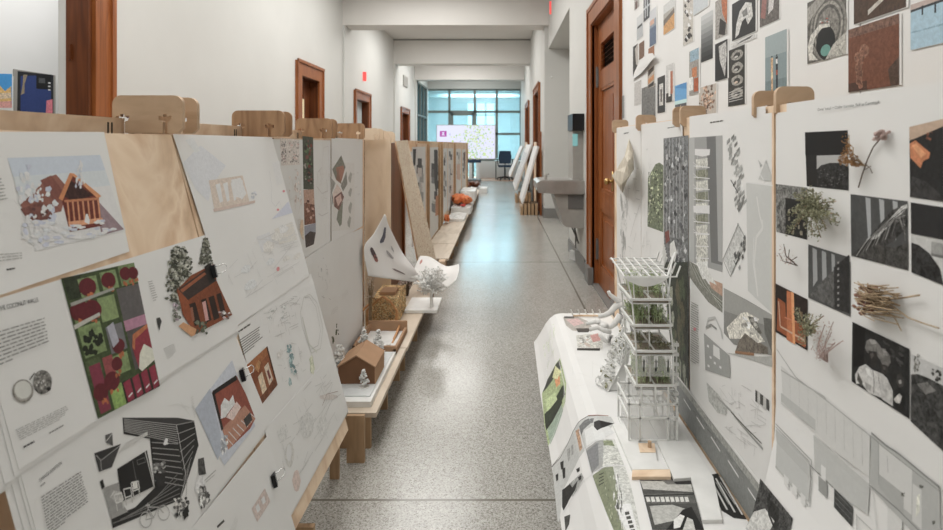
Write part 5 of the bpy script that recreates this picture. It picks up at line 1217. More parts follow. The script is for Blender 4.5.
m = MB(); a = U(536.5, 142, Y=11.5); m.box(a.x-.01, a.x+.01, 11.52, 12.2, 0, a.z); solo('plywood_upright', m, 'ply', 'tan plywood upright behind the nearest leaning white board', 'panel')
m = MB(); a = U(530, 142, Y=12.9); m.box(.70, .72, 14.65, 15.6, 0, a.z); solo('plywood_upright', m, 'ply', 'tan plywood upright behind the middle leaning white board', 'panel')
m = MB(); a = U(540, 137, Y=10.2); m.box(a.x-.0, a.x+.03, 10.2, 10.26, 0, a.z+.1); solo('plywood_upright', m, 'door', 'narrow reddish post right of the nearest leaning white board', 'panel')

# drinking fountain
YF = 5.62; T = Thing('drinking_fountain', 'grey steel drinking fountain with a bottle filler on the right wall', 'drinking fountain', (.85, 6.0, .4))
zt = U(540, 181, Y=YF).z; zb = U(540, 193, Y=YF).z; xl = U(537, 185, Y=YF).x
m = MB(); m.prism([(xl+.02, YF, zb), (xl, YF, zb+.03), (xl, YF, zt-.02), (xl+.03, YF, zt), (.85, YF, zt), (.85, YF, zb-.01), (.60, YF, zb-.01)], (0, .62, 0)); T.part('basin', m, 'steel')
m = MB(); m.box(xl+.05, .80, YF+.05, YF+.57, zt, zt+.006); m.tube([(xl+.10, YF+.12, zt), (xl+.10, YF+.12, zt+.05), (xl+.13, YF+.12, zt+.065)], .012, 8); bsn = T.part('spout', m, 'steel')
a = [U(px, py, Y=YF+.06) for px, py in ((553.5, 193), (586.5, 193), (586.5, 228), (573, 228), (564, 226))]
m = MB(); m.prism([(p.x if k not in (1, 2) else .85, YF+.05, p.z) for k, p in enumerate(a)], (0, .5, 0)); T.part('cabinet', m, 'grey_panel')
a = U(568, 195, Y=YF+.05); b = U(583, 209, Y=YF+.05); m = MB()
m.box(a.x, b.x, YF+.042, YF+.05, b.z, a.z)
T.part('grille', m, 'grey_dark')
a = U(571.5, 131, Y=YF+.2); b = U(586, 180, Y=YF+.2); T.part('bottle_filler', MB().box(a.x, .85, YF+.1, YF+.45, zt, a.z), 'grey_panel')
a = U(571.5, 114, Y=YF+.1); b = U(586, 130.5, Y=YF+.1); T.part('filler_hood', MB().box(a.x, .85, YF+.02, YF+.42, b.z, a.z), 'black')
a = U(572.5, 134, Y=YF+.1); b = U(577.5, 146, Y=YF+.1); T.part('indicator_light', MB().box(a.x, b.x, YF+.092, YF+.1, b.z, a.z), 'led')
m = MB(); m.tube([(.80, YF+.3, zb-.3), (.79, YF+.3, .40), (.81, YF+.28, .30), (.83, YF+.3, .25)], .010, 6); m.tube([(.77, YF+.3, zb-.3), (.76, YF+.3, .42), (.80, YF+.3, .33), (.80, YF+.3, .2)], .008, 6); T.part('hose', m, 'grey_dark')
a = U(570.5, 258, Y=YF+.6); m = MB(); m.prism([(a.x-.02, YF+.55, .04), (a.x+.05, YF+.55, .01), (a.x+.04, YF+.6, .1), (a.x-.01, YF+.6, .12)], (.03, .04, .0)); solo('white_pipe_end', m, 'white_plastic', 'small white pipe piece on the floor below the drinking fountain', 'pipe')
m = MB(); m.blob((.90, 9.83, U(500, 77, Y=9.8).z), .018, .02, .018, 1, 0, 8, 6); solo('wall_sensor', m, 'white_plastic', 'tiny white sensor high in the alcove wall beside the fountain', 'sensor')
# ================================================================== right side
RB = Surf([(.64, 1.395), (.64, .335)], -1)                    # right display boards
RW = Surf([(.85, 3.6), (.85, 0)], -1)                          # right wall
TZ = .33                                                       # right bench height
JR = [.69, 1.303, 1.95, 2.56, 3.13]
labs = ['nearest right-hand plywood board behind the poster of black and white photos', 'second right-hand plywood board behind the poster with the white tower photo', 'third right-hand plywood board behind the poster with green foliage', 'farthest right-hand plywood board next to the varnished door']
Rz = Surf([(.64, 1.39), (.64, .02)], -1)
for k in range(4): board(Rz, JR[k], JR[k+1], labs[k], 'ply', .014, group='boards of the right row')
cl = ['front tan connector above the gap between the two nearest right posters', 'tan connector just behind it, left of the nearest right poster', 'tan connector at the top left of the poster with the white tower, front one', 'tan connector at the top left of the poster with the white tower, rear one',
      'tan connector above the green foliage poster', 'tan connector right of the varnished door, farthest on the right side']
for n_, (x0, x1, yy) in zip(cl, ((.632, .720, 1.288), (.628, .735, 1.392), (.620, .708, 1.93), (.612, .70, 1.985), (.615, .705, 2.535), (.612, .70, 3.06))):
    connector(x0, x1, yy, 1.36, 1.432, n_, 'connectors along the right boards', 'ply_tan', slots=(.662,), r=.018)

m = MB(); m.box(.634, .652, 1.2965, 1.3065, .02, 1.385); solo('plywood_fin', m, 'ply', 'thin upright plywood fin between the two nearest right posters', 'panel')
# bench
T = Thing('bench', 'low bench on the right carrying the white tower model, covered in large prints', 'bench', (.5, 2.0, 0), None)
T.part('top', MB().box(.355, .638, .75, 3.20, TZ-.022, TZ), 'bench')
for yy in (.9, 1.7, 2.5, 3.12): T.part('leg', MB().box(.38, .62, yy-.009, yy+.009, 0, TZ-.022), 'wood_foot')

# --- wall prints
bkR = random.Random(3)
def wp(tl, br, label, base, t=.3, marks=(), poly=None):
    P = Poster('photo_print', label, 'photo print', RW, [RW.unp(*q) for q in poly] if poly else rectpx(RW, tl, br), .0035+.0005*bkR.random()*3, 'photo prints on the right wall', part='print_paper')
    i = P.ink(); q = P.surf; pl = rectpx(RW, tl, br) if not poly else [RW.unp(*q_) for q_ in poly]
    i.ys(pl, base, t, 0); fr = lambda u, v: (pl[0]*(1-u)+pl[1]*u)*(1-v)+(pl[3]*(1-u)+pl[2]*u)*v
    for k, (pp, cc, tt) in enumerate(marks): i.fp(fr, pp, cc, tt, 1+k*.3)
    P.done(i); return P, fr
bkR = random.Random(3)
def sheet_wall(y0, y1, z0, z1, label): 
    m = MB(); m.box(.8475, .8498, y0, y1, z0, z1); return solo('backing_paper', m, 'paper', label, 'paper sheet', 'backing papers on the right wall')
sheet_wall(1.32, 3.90, 1.0, 3.3, 'broad white backing paper with small prints on the right wall beside the door')
sheet_wall(.55, 1.315, 1.0, 3.3, 'white backing paper with the crater and brown prints, nearest on the right wall')
B = lambda a, b, c, d: [(a, b), (c, b), (c, d), (a, d)]
wp((635, -4), (640, 6), 'tiny grey interior print at the top near the door', '#8f8a84', .5, [(B(.2, .5, .6, 1), '#5b4038', .3)])
wp((644.3, -5), (650.7, 17), 'dark print of scaffolding near the top, left of the desert print', '#3c3e42', .3, [(B(.2, .1, .35, .9), '#9da0a4', .2), (B(.55, .1, .7, .9), '#9da0a4', .2), (B(.0, .5, 1, .58), '#9da0a4', .2)])
wp((637.5, 18), (643.6, 36), 'pale grey print with a small black mark near the door', '#a9abac', .05, [(B(0, .5, 1, 1), '#9a9d9f', .1), (B(.1, .42, .9, .52), '#3c3d3f', .2)])
wp((650.4, 12), (657, 43), 'blue grey print with a pinkish patch below the scaffold print', '#7f8893', .2, [(B(0, 0, 1, .3), '#a7a9ad', .05), (B(.1, .28, .7, .42), '#b38f7d', .2), (B(0, .5, 1, 1), '#5c6a80', .2)])
wp((664.4, 6), (675.4, 28), 'desert landscape print with an orange foreground', '#96928c', .2, [(B(0, 0, 1, .3), '#a9aaa9', .1), ([(0, .65), (1, .45), (1, 1), (0, 1)], '#b08452', .35), ([(0, .5), (1, .35), (1, .5), (0, .7)], '#6d645b', .3)])
P, fr = wp((684, -14), (694, 41), 'tall black and white sketch print of tangled figures', '#a39f98', .3); i = P.ink(2)
for k in range(30): u, v = i.R.uniform(.05, .7), i.R.uniform(.02, .93); i.fp(fr, [(u, v), (u+.12, v-.03), (u+.3, v+.04), (u+.15, v+.05)], i.R.choice(['#2d2b29', '#413c38', '#cfcac1']), .2, 1+i.R.random())
P.done(i, 'ink_figures')
wp((702, 17), (713.8, 58), 'dark foggy landscape print', '#5d5f60', .15, [(B(0, k*.1, 1, k*.1+.1), ['#a5a7a7', '#9c9e9e', '#929494', '#868888', '#777979', '#67696a', '#57595a', '#47494a', '#393a3b', '#2d2e2f'][k], .04) for k in range(10)])
wp((633.8, 47), (639, 76), 'narrow dark print at the upper left of the curled paper disc', '#33302d', .3, [([(.4, .1), (1, 0), (1, .7), (.6, .6)], '#a09a94', .3)])
wp((639.6, 44), (645, 57), 'small brown print above the curled paper disc', '#6f5442', .4)
wp((649, 49), (655, 55), 'tiny brown print right of the curled paper disc', '#94684c', .4)
wp((648.5, 69), (655.5, 86), 'print with diagonal orange and black bands below the curled disc', '#9b9186', .3, [([(.1, .1), (.9, 0), (.9, .2), (.1, .4)], '#3b3028', .3), ([(.1, .55), (.9, .4), (.9, .65), (.1, .8)], '#b07a4e', .3), ([(.1, .85), (.9, .75), (.9, .95), (.1, 1)], '#2d2926', .3)])
wp((635, 83), (642, 104), 'pale print with faint pink figures beneath the curled disc', '#a3a09d', .3)
wp((642.5, 88.5), (656.5, 116), 'grey print of rocky texture above the foliage poster', '#6b6a68', .8)
wp((658.3, 78), (666, 112), 'tall dark print with a pale doorway', '#3a3a3a', .4, [(B(.25, .2, .75, .8), '#a9a7a4', .5), (B(.4, .35, .6, .7), '#55514d', .3)])
wp((667, 66), (674.5, 101), 'print of a white tower with a reddish side', '#a9a8a6', .2, [(B(0, .75, .8, 1), '#3c3a38', .4), (B(.6, .2, .9, .8), '#a8664a', .3), (B(.35, .15, .6, .85), '#bdbbb8', .2)])
wp((675.7, 86), (687.5, 104), 'bright blue sky print', '#5d95c2', .08, [([(0, .1), (.5, 0), (1, 0), (1, .3)], '#4a84b8', .05), (B(0, .75, 1, 1), '#a2bccd', .05)])
wp((676, 105), (687.5, 116), 'small print of a dark gabled house under the sky print', '#55565a', .3, [([(.1, 1), (.5, .1), (.9, 1)], '#b59a76', .3)])
wp((690.4, 52), (700, 93), 'tall print of colourful stacked crates', '#8b8782', .4, [(B(.1, 0, 1, .25), '#7f97a5', .4), (B(.3, .4, .8, .62), '#b07048', .3), (B(.5, .65, .95, .95), '#a3532f', .3), (B(0, .6, .4, .9), '#c9c2b8', .3)])
P, fr = wp((700, 88), (717.5, 115), 'print of a tangle of brown twigs', '#a39c94', .1); i = P.ink(2)
for k in range(70): i.oval(fr, min(.95, max(.05, i.R.gauss(.5, .2))), min(.95, max(.05, i.R.gauss(.5, .22))), .06, .05, i.R.choice(['#7d6352', '#94755f', '#5d4a3e', '#b39a86']), .5, 1+i.R.random(), 7, .5)
P.done(i, 'twig_tangle')
wp((620.5, 97), (625, 118), 'grey print right beside the door frame', '#868888', .15)
wp((716.3, 44.5), (728.8, 78), 'print of white folded drapery on black', '#2b2b2c', .1, [([(.3, .1), (.9, .05), (.95, .4), (.8, .95), (.4, .5)], '#9c9b99', .6)])
wp((716.3, 2), (728.5, 34), 'print with an orange top over grey figures', '#8b8782', .4, [([(.5, 0), (1, 0), (.95, .75), (.6, .4)], '#a5603a', .4), ([(.4, .5), (.9, .7), (.8, 1), (.3, .9)], '#2f2c2a', .3)])
P, fr = wp((733.4, 4.5), (757, 31), 'square black print of a pale lily shape', '#2c2c2c', .15, [([(.35, .3), (.6, .15), (.85, .25), (.9, .6), (.7, .75), (.6, .55), (.45, .6), (.3, .9), (.15, .95), (.2, .6)], '#a9a8a5', .35), ([(.45, .35), (.65, .3), (.7, .5), (.5, .5)], '#777674', .3)])
wp((732.5, 44.0), (756.5, 37.8), 'pale strip print directly under the lily print', '#abaaa8', .2, [([(.2, .8), (.5, .3), (.95, .0), (.8, .6)], '#5d5c5b', .5)])
P, fr = wp((729.3, 51), (746, 104), 'tall print with a chain of masked heads', '#33322f', .5); i = P.ink(2)
for k in range(4):
    v = .13+k*.22; i.oval(fr, .55, v, .36, .09, '#8d8a84', .5, 1, 10, .1); i.oval(fr, .55, v+.01, .2, .05, '#3c3a38', .4, 2, 10, .1); i.oval(fr, .5, v+.03, .12, .02, '#b5a493' if k == 2 else '#a5a39f', .3, 3, 8, .1)
for k in range(5): i.fp(fr, [(.05, .75+k*.04), (.9, .70+k*.05), (.9, .71+k*.05), (.05, .765+k*.04)], '#a5a4a1', 0, 3)
P.done(i, 'head_shapes')
wp((761, -3), (780.5, 19), 'dark interior print with a pinkish wall', '#5d5854', .5, [([(.15, 0), (.4, 0), (.3, .8), (.05, .7)], '#8d625c', .2), ([(.5, 0), (.8, 0), (.7, .6), (.45, .7)], '#a9a6a4', .3)])
P, fr = wp((766.8, 37.5), (788.5, 93), 'teal sea print with two tall thin figures', '#7b8a8d', .06, [(B(0, 0, 1, .35), '#8a9698', .04), (B(0, .75, 1, 1), '#6d7d80', .1)]); i = P.ink(2)
for (u, cc) in ((.33, '#b0906e'), (.56, '#33343a')):
    i.oval(fr, u, .36, .035, .012, '#2c2b2b', .2, 2, 8); i.fp(fr, [(u-.05, .38), (u+.05, .38), (u+.05, .93), (u-.03, .93)], cc, .6, 2)
i.fp(fr, [(.52, .42), (.6, .42), (.6, .5), (.52, .5)], '#c0bdb9', .3, 3); i.fp(fr, [(.53, .6), (.6, .6), (.6, .68), (.53, .68)], '#a5553f', .3, 3); i.fp(fr, [(.3, .62), (.37, .62), (.37, .7), (.3, .7)], '#c9b08c', .3, 3); P.done(i, 'standing_figures')
P, fr = wp((809, 3), (848, 54), 'print of a round stone amphitheatre with a turquoise pool', '#5b5954', .5); i = P.ink(2)
for k, (r_, cc) in enumerate(((.50, '#7a7771'), (.44, '#5d5b56'), (.40, '#86837c'), (.35, '#55534f'), (.30, '#77746e'))): i.oval(fr, .55, .52, r_*.95, r_, cc, .5, 1+k*.3, 24, .02)
i.fp(fr, [(0, .1), (.3, 0), (1, 0), (1, .08), (.5, .08), (.15, .25), (0, .4)], '#8d8a84', .3, 3)
i.oval(fr, .50, .74, .24, .26, '#1e1f1f', .1, 4, 18, .05); i.oval(fr, .5, .86, .13, .09, '#5f8d84', .1, 5, 14)
i.fp(fr, [(.02, .72), (.1, .55), (.35, .43), (.6, .47), (.62, .52), (.4, .5), (.2, .62), (.15, .85), (.3, .98), (.05, .95)], '#a9a7a1', .4, 5); i.fp(fr, [(.7, .8), (1, .68), (1, 1), (.5, 1)], '#98968f', .5, 5)
i.blobs([(818, 19), (832, 17), (832, 22), (818, 24)], 9, ['#a53f33', '#c9c5bd', '#2c2a29'], (.06, .1), .2, 6); P.done(i, 'stone_rings')
P, fr = wp((850.4, 30), (901.5, 85), 'large rust brown print with pale stamped circles', '#6d4330', .25, [(B(0, 0, 1, .14), '#6f5245', .5), ([(.8, .75), (1, .6), (1, 1), (.85, 1)], '#4c3a30', .4), (B(0, .86, .4, 1), '#4a3127', .3)]); i = P.ink(2)
for (u, v, r_) in ((.34, .40, .10), (.20, .47, .07), (.26, .56, .07), (.22, .64, .08), (.24, .74, .08), (.24, .84, .07), (.27, .92, .05)): i.oval(fr, u, v, r_, r_*1.05, '#86604d', .6, 2+i.R.random(), 14, .1); i.oval(fr, u, v, r_*.7, r_*.7, '#75503f', .6, 3.5, 10, .1)
P.done(i, 'stamped_circles')
wp((856, -12), (908.5, 7), 'dark brown print with a pale streak, at the top edge', '#4a382c', .3, [([(.3, .75), (.95, .25), (.95, .35), (.3, .88)], '#a9a49c', .3)])
wp((913, 5), (975, 36), 'light blue snow print with dark posts at the upper right corner', '#8fa9b8', .1, [(B(0, 0, 1, .12), '#a5958f', .1), ([(0, .12), (1, .08), (1, .14), (0, .17)], '#3a3f45', .2), (B(.2, .1, .23, .3), '#2f3338', .2), (B(.42, .1, .45, .34), '#2f3338', .2), (B(0, .6, 1, .64), '#7e98a8', .3)])
wp((694.5, -12), (709, 6), 'pale grey print at the top beside the foggy landscape', '#a4a9ac', .08)

# curled white paper disc peeling off the wall
T = Thing('curled_paper_disc', 'white half-disc of paper curling off the right wall near the door', 'paper sheet', RW.at(RW.unp(645, 80).x, RW.unp(645, 80).y, .01))
m = MB(); pts = [(634, 80), (636.5, 72), (641, 63), (647, 56.5), (653, 53.5), (657.5, 53), (660.5, 57), (656, 61), (650, 67), (643, 74)]; c0 = RW.unp(*pts[0])
fr_ = []
for k, q in enumerate(pts):
    s_ = RW.unp(*q); o = .012+.018*max(0, (q[0]-634)/26)**1.5; fr_.append(Vector((.85-o, s_.x*(1-o*.9/.85) if 0 else s_.x, RW.at(s_.x, s_.y).z)))
bk = [p+Vector((.0015, 0, 0)) for p in fr_]; n = len(fr_)
m.add(fr_+bk, [list(range(n)), list(range(n, 2*n))[::-1]]+[(k, (k+1) % n, n+(k+1) % n, n+k) for k in range(n)]); T.part('paper', m, 'paper')

# --- nearest right poster with black and white photographs
prof1 = Surf([(.638, 1.3896), (.638, .70), (.634, .62), (.622, .56), (.607, .50), (.577, .42), (.56, .37)], -1)
yR = 1.289
poly = [(yR, .018), (1.2406, .018), (1.2406, .0), (.74, .0), (.74, prof1.L[-1]-.01), (yR, prof1.L[-1]-.01)]
poly = [Vector(q) for q in poly]
P = Poster('large_poster', 'nearest right poster with black and white photos and dried plants, curling onto the bench', 'poster', prof1, poly, .003)
D = cr(760, 90, 2.787); E = cr(760, 260, 2.787)
i = P.ink(); i.text('Omar Ismail + Odder Lucasse_Still as Cenotaph', (821.5, 111), (882, 103.5), (821.2, 108.2), '#3a3938'); P.done(i, 'heading')
def ph(name, label, build):
    i = P.ink(); build(i); P.done(i, name, label)
def f1(i):
    q = D((130, 118), (250, 112), (252, 280), (135, 268)); i.px(q, '#242424', .1)
    i.px(D((130, 118), (250, 112), (250, 178), (131, 182)), '#1c1c1d', .05, .5)
    i.px(D((163, 183), (250, 180), (252, 214), (163, 222)), '#9b9b9a', .03, 1); i.px(D((163, 222), (175, 210), (200, 203), (225, 203), (252, 214), (252, 280), (164, 271)), '#2a2a2a', .9, 2); i.blobs(D((168, 222), (248, 216), (250, 276), (168, 268)), 70, ['#161616', '#4b4b4a', '#373737', '#5d5d5b'], (.02, .05), .4, 3)
ph('black_archway_photo', 'black archway over a textured mound', f1)
def f2(i):
    q = D((48, 262), (137, 272), (137, 418), (50, 395)); i.px(q, '#6e6e6b', .9); i.px(D((75, 300), (135, 310), (136, 417), (76, 402)), '#232424', .3, 1)
    for k in range(12): x, y = i.R.uniform(82, 128), i.R.uniform(315, 400); i.px(D((x, y), (x+5, y-2), (x+5, y+9), (x, y+10)), '#86806f', .3, 2)
ph('stone_window_photo', 'dark window in mottled stone', f2)
def f3(i):
    q = D((258, 290), (418, 310), (420, 503), (260, 462)); i.px(q, '#4a4b4b', .12)
    for (a, b) in ((300, 314), (338, 352), (376, 390)): i.px(D((a, 294+(a-258)*.12), (b, 296+(b-258)*.12), (b+2, 400), (a+8, 420)), '#96989a', .05, 1)
    i.px(D((268, 460), (300, 425), (335, 380), (375, 335), (418, 315), (419, 380), (380, 420), (320, 455), (300, 468)), '#3a3938', .8, 2); [i.line(D((275+k*9, 462-k*5), (300+k*8, 425-k*6), (350+k*5, 378-k*3), (412, 322+k*9)), .0016, ['#8f8e8c', '#1e1e1e', '#686765'][k % 3], 4) for k in range(12)]; i.px(D((300, 420), (345, 385), (400, 325), (418, 318), (418, 328), (360, 385), (330, 415)), '#a3a3a1', .6, 3)
    i.px(D((260, 462), (300, 425), (380, 440), (420, 425), (420, 503)), '#3e3d3b', .8, 2.5)
ph('fallen_trunk_photo', 'fallen trunk before dark columns', f3)
def f4(i):
    q = D((423, 103), (520, 80), (520, 312), (425, 298)); i.px(q, '#262626', .25); i.px(D((423, 103), (520, 80), (520, 100), (440, 135), (424, 140)), '#a9927f', .08, 1)
    i.px(D((424, 150), (440, 140), (482, 175), (478, 190), (462, 198), (455, 218), (426, 188)), '#b5744f', .2, 2); i.px(D((430, 155), (442, 148), (470, 178), (456, 190)), '#c28a62', .15, 3)
    i.px(D((430, 240), (470, 255), (520, 300), (520, 312), (425, 298)), '#373636', .5, 2); i.blobs(D((465, 115), (490, 115), (490, 145), (465, 145)), 8, ['#8d5a44', '#6b4030'], (.08, .15), .3, 3)
ph('orange_fold_photo', 'dark photo with an orange folded shape', f4)
def f5(i):
    i.px(D((427, 313), (560, 333), (560, 425), (428, 400)), '#2a2a2b', .08); i.px(D((428, 402), (560, 428), (560, 560), (429, 508)), '#a7a7a5', .1)
    i.px(D((429, 425), (450, 432), (480, 455), (510, 498), (520, 545), (429, 508)), '#2c2c2c', .8, 1); i.px(D((485, 422), (560, 436), (560, 470), (485, 455)), '#8b8b89', .2, 1); i.px(D((485, 455), (560, 470), (560, 480), (485, 462)), '#6a6a69', .2, 2)
ph('dark_mound_photo', 'black band over a dark mound', f5)
def f6(i):
    q = D((140, 430), (255, 466))+E((258, 158), (140, 105)); i.px(q, '#4d4e4e', .15)
    for (a, b) in ((152, 164), (178, 190), (205, 214)): i.px(D((a, 436+(a-140)*.3), (b, 438+(b-140)*.3))+E((b+2, 60-(b-150)*.3), (a+2, 75-(a-150)*.3)), '#8f9192', .05, 1)
    i.px(E((145, 98), (175, 62), (210, 30), (258, 5), (258, 158)), '#585857', .5, 2); i.px(E((212, 20), (255, -15), (258, 150), (214, 135)), '#2d2d2d', .4, 3)
    for k in range(8): i.px(E((222, 5+k*17), (227, 4+k*17), (227, 10+k*17), (222, 11+k*17)), '#8b8b89', .1, 4)
ph('stair_photo', 'columns and a studded dark post', f6)
def f7(i):
    q = E((48, 65), (138, 110), (137, 252), (48, 200)); i.px(q, '#2b2320', .3); i.px(E((55, 105), (76, 120), (78, 160), (128, 180), (132, 245), (52, 195)), '#93512f', .15, 1)
    i.px(E((80, 85), (98, 92), (102, 235), (80, 222)), '#b26a42', .15, 2); i.line(E((57, 115), (62, 185), (132, 225)), .004, '#b09682', 3); i.line(E((74, 160), (130, 180), (133, 240)), .003, '#b5745a', 3)
    i.px(E((92, 88), (100, 92), (104, 235), (97, 232)), '#cf8a5e', .1, 3)
ph('orange_room_photo', 'dark photo with glowing orange panels', f7)
def f8(i):
    q = E((264, 172), (424, 248), (424, 443), (262, 338)); i.px(q, '#252525', .35)
    i.px(E((300, 245), (304, 225), (316, 219), (330, 224), (340, 236), (346, 246), (358, 248), (368, 262), (372, 285), (362, 300), (350, 296), (344, 280), (335, 268), (322, 262), (306, 258)), '#6b6966', .4, 2)
    i.px(E((310, 252), (332, 256), (336, 278), (330, 296), (320, 300), (312, 280)), '#2a2726', .3, 3); i.px(E((344, 290), (362, 294), (364, 312), (356, 322), (346, 312)), '#32302e', .3, 3)
    i.px(E((275, 345), (272, 320), (284, 298), (302, 290), (320, 306), (336, 312), (338, 335), (348, 385), (310, 370), (292, 345)), '#a9a8a6', .2, 4)
    i.px(E((336, 312), (350, 318), (362, 330), (378, 365), (378, 408), (348, 388), (340, 340)), '#9f9e9c', .25, 4); i.px(E((314, 262), (322, 258), (326, 266), (318, 276)), '#4d4946', .3, 5); i.px(E((350, 296), (358, 298), (358, 306), (352, 306)), '#524e4b', .3, 5); i.px(E((312, 222), (326, 222), (334, 232), (318, 236)), '#8b8986', .4, 5); i.px(E((348, 250), (360, 254), (364, 266), (352, 266)), '#83817e', .4, 5); i.px(E((300, 300), (312, 304), (322, 330), (310, 322)), '#bdbcba', .1, 5); i.px(E((300, 340), (318, 350), (316, 366), (302, 358)), '#8d8c8a', .3, 5); i.px(E((270, 178), (300, 192), (296, 290), (268, 300)), '#161616', .2, 1); i.blobs(E((330, 205), (420, 250), (420, 310), (370, 290)), 16, ['#3a3a39', '#1b1b1b', '#474645'], (.05, .12), .4, 1); i.line(E((322, 305), (326, 340), (324, 372)), .0015, '#5d5c5b', 5); i.px(E((280, 312), (294, 340), (290, 352), (278, 335)), '#55534f', .5, 5)
    i.px(E((390, 320), (400, 316), (410, 330), (408, 352), (396, 356), (388, 340)), '#3a3836', .4, 3); i.px(E((384, 362), (400, 355), (412, 380), (408, 425), (384, 412)), '#1d1d1d', .2, 3); i.px(E((380, 388), (396, 372), (404, 380), (398, 400), (388, 398)), '#a3a19e', .3, 5); i.px(E((394, 335), (402, 334), (403, 344), (396, 346)), '#8b8986', .2, 5)
ph('portrait_photo', 'black and white photo of three people, two in pale shirts and caps', f8)
def f9(i):
    i.px(E((428, 262), (560, 320), (560, 400), (429, 330)), '#a5a5a4', .08); i.px(E((429, 318), (450, 318), (480, 330), (560, 372), (560, 570), (428, 450)), '#393938', .9, 1)
    i.blobs(E((430, 258), (456, 262), (456, 322), (430, 322)), 20, ['#55544f', '#77756f'], (.05, .1), .5, 2); i.blobs(E((485, 300), (520, 308), (520, 345), (488, 335)), 16, ['#2d2c2b', '#4a4846'], (.08, .14), .4, 2); i.px(E((445, 345), (475, 340), (500, 365), (470, 375)), '#6d6c6a', .5, 2)
ph('grass_photo', 'grassy bank under a pale sky', f9)
def f10(i):     # elevation drawings
    g1, g2, g3 = '#aaaba9', '#9fa09e', '#8e8f8d'
    K = cr(780, 370, 3.313); N = cr(640, 400, 3.112)
    i.px(K((10, -15), (15, 80), (120, 165), (122, 220), (310, 360), (306, 215), (160, 95), (60, 30)), '#b1b1af', .02); i.px(K((10, 75), (125, 165), (125, 200), (10, 110)), '#a3a4a2', .03, 1)
    i.px(K((118, 215), (122, 325), (190, 395), (240, 440), (300, 480), (305, 375), (210, 290)), '#a4a5a3', .03, 1)
    i.line(K((-5, -70), (60, 25), (160, 100), (310, 220), (540, 385)), .0015, g3, 2); i.line(K((10, 0), (155, 90), (160, 98)), .003, '#9a9a98', 2)
    i.line(K((10, 105), (120, 205), (240, 320), (310, 380), (330, 530)), .0022, '#b9b9b7', 3)
    for k in range(9): i.line(K((40+k*30, 20+k*22), (42+k*30, 110+k*26)), .0008, '#9c9c9a', 2)
    i.line(K((-8, 178), (112, 300), (106, 455)), .002, g3, 3); i.line(K((-8, 188), (106, 305)), .0015, g3, 3); i.line(K((106, 315), (185, 390)), .0015, '#6d6e6c', 3)
    i.px(K((-8, 195), (106, 310), (102, 440), (-8, 325)), '#a2a3a1', .02, 1); i.line(K((-8, 320), (100, 450)), .004, '#9b9c99', 3)
    i.px(K((135, 350), (165, 375), (163, 428), (135, 400)), '#8c8d8b', .05, 3); i.px(K((144, 312), (160, 325), (160, 372), (144, 358)), '#bcbcba', 0, 4)
    i.px(K((188, 392), (250, 455), (246, 520), (186, 455)), '#3f403f', .5, 4); i.line(K((188, 400), (248, 462)), .001, '#777', 5); i.line(K((188, 418), (248, 480)), .001, '#777', 5); i.line(K((188, 435), (248, 500)), .001, '#777', 5)
    i.px(K((312, 208), (540, 385), (545, 640), (305, 385)), '#9d9e9c', .03, 2); i.px(K((338, 245), (448, 330), (446, 480), (338, 390)), '#b2b2b0', .02, 3); i.px(K((338, 345), (420, 410), (420, 480), (338, 390)), '#999a98', .03, 4)
    i.px(K((450, 375), (480, 398), (480, 530), (448, 500)), '#b0b0ae', .02, 3); i.line(K((312, 208), (360, 250), (400, 275), (540, 390)), .003, '#7e7f7d', 4); i.line(K((312, 220), (345, 250), (540, 402)), .0012, '#7e7f7d', 4)
    i.line(K((305, 380), (400, 462), (500, 560)), .0025, '#7e7f7d', 4); i.line(K((335, 235), (337, 380)), .0015, g3, 4); i.line(K((308, 215), (306, 380)), .0015, g3, 4)
    for (x, y) in ((417, 412), (478, 385), (520, 505)): i.blobs(K((x-9, y-9), (x+9, y-5), (x+9, y+11), (x-9, y+7)), 6, ['#55564f', '#6d6e68'], (.15, .25), .5, 5)
    i.px(K((465, 415), (475, 410), (473, 470), (460, 490)), '#c1bdb2', .3, 5); i.line(K((365, 285), (368, 340)), .0012, '#999', 5)
    i.px(K((365, 450), (385, 470), (415, 500), (412, 560), (365, 560)), '#b4b4b2', .02, 2)
    i.line(K((260, 480), (345, 560)), .002, g2, 3); i.line(K((262, 478), (262, 540)), .002, g2, 3)
    for k in range(3): i.px(K((20+k*28, 345+k*30), (36+k*28, 362+k*30), (36+k*28, 398+k*30), (20+k*28, 380+k*30)), '#b4b4b2', .02, 3)
ph('elevation_drawings', 'pale grey building elevation drawings', f10)
def f11(i):
    N = cr(640, 400, 3.112); i.px(N((380, 245), (425, 300), (482, 370), (470, 420), (330, 480), (350, 380)), '#424241', .9); i.px(N((360, 350), (395, 340), (425, 380), (400, 430), (350, 430), (335, 400)), '#a9a9a6', .3, 1); i.px(N((400, 300), (440, 340), (430, 420), (405, 360)), '#2c2c2b', .6, 1)
ph('rock_photo', 'dark rock photo at the curling bottom corner', f11)

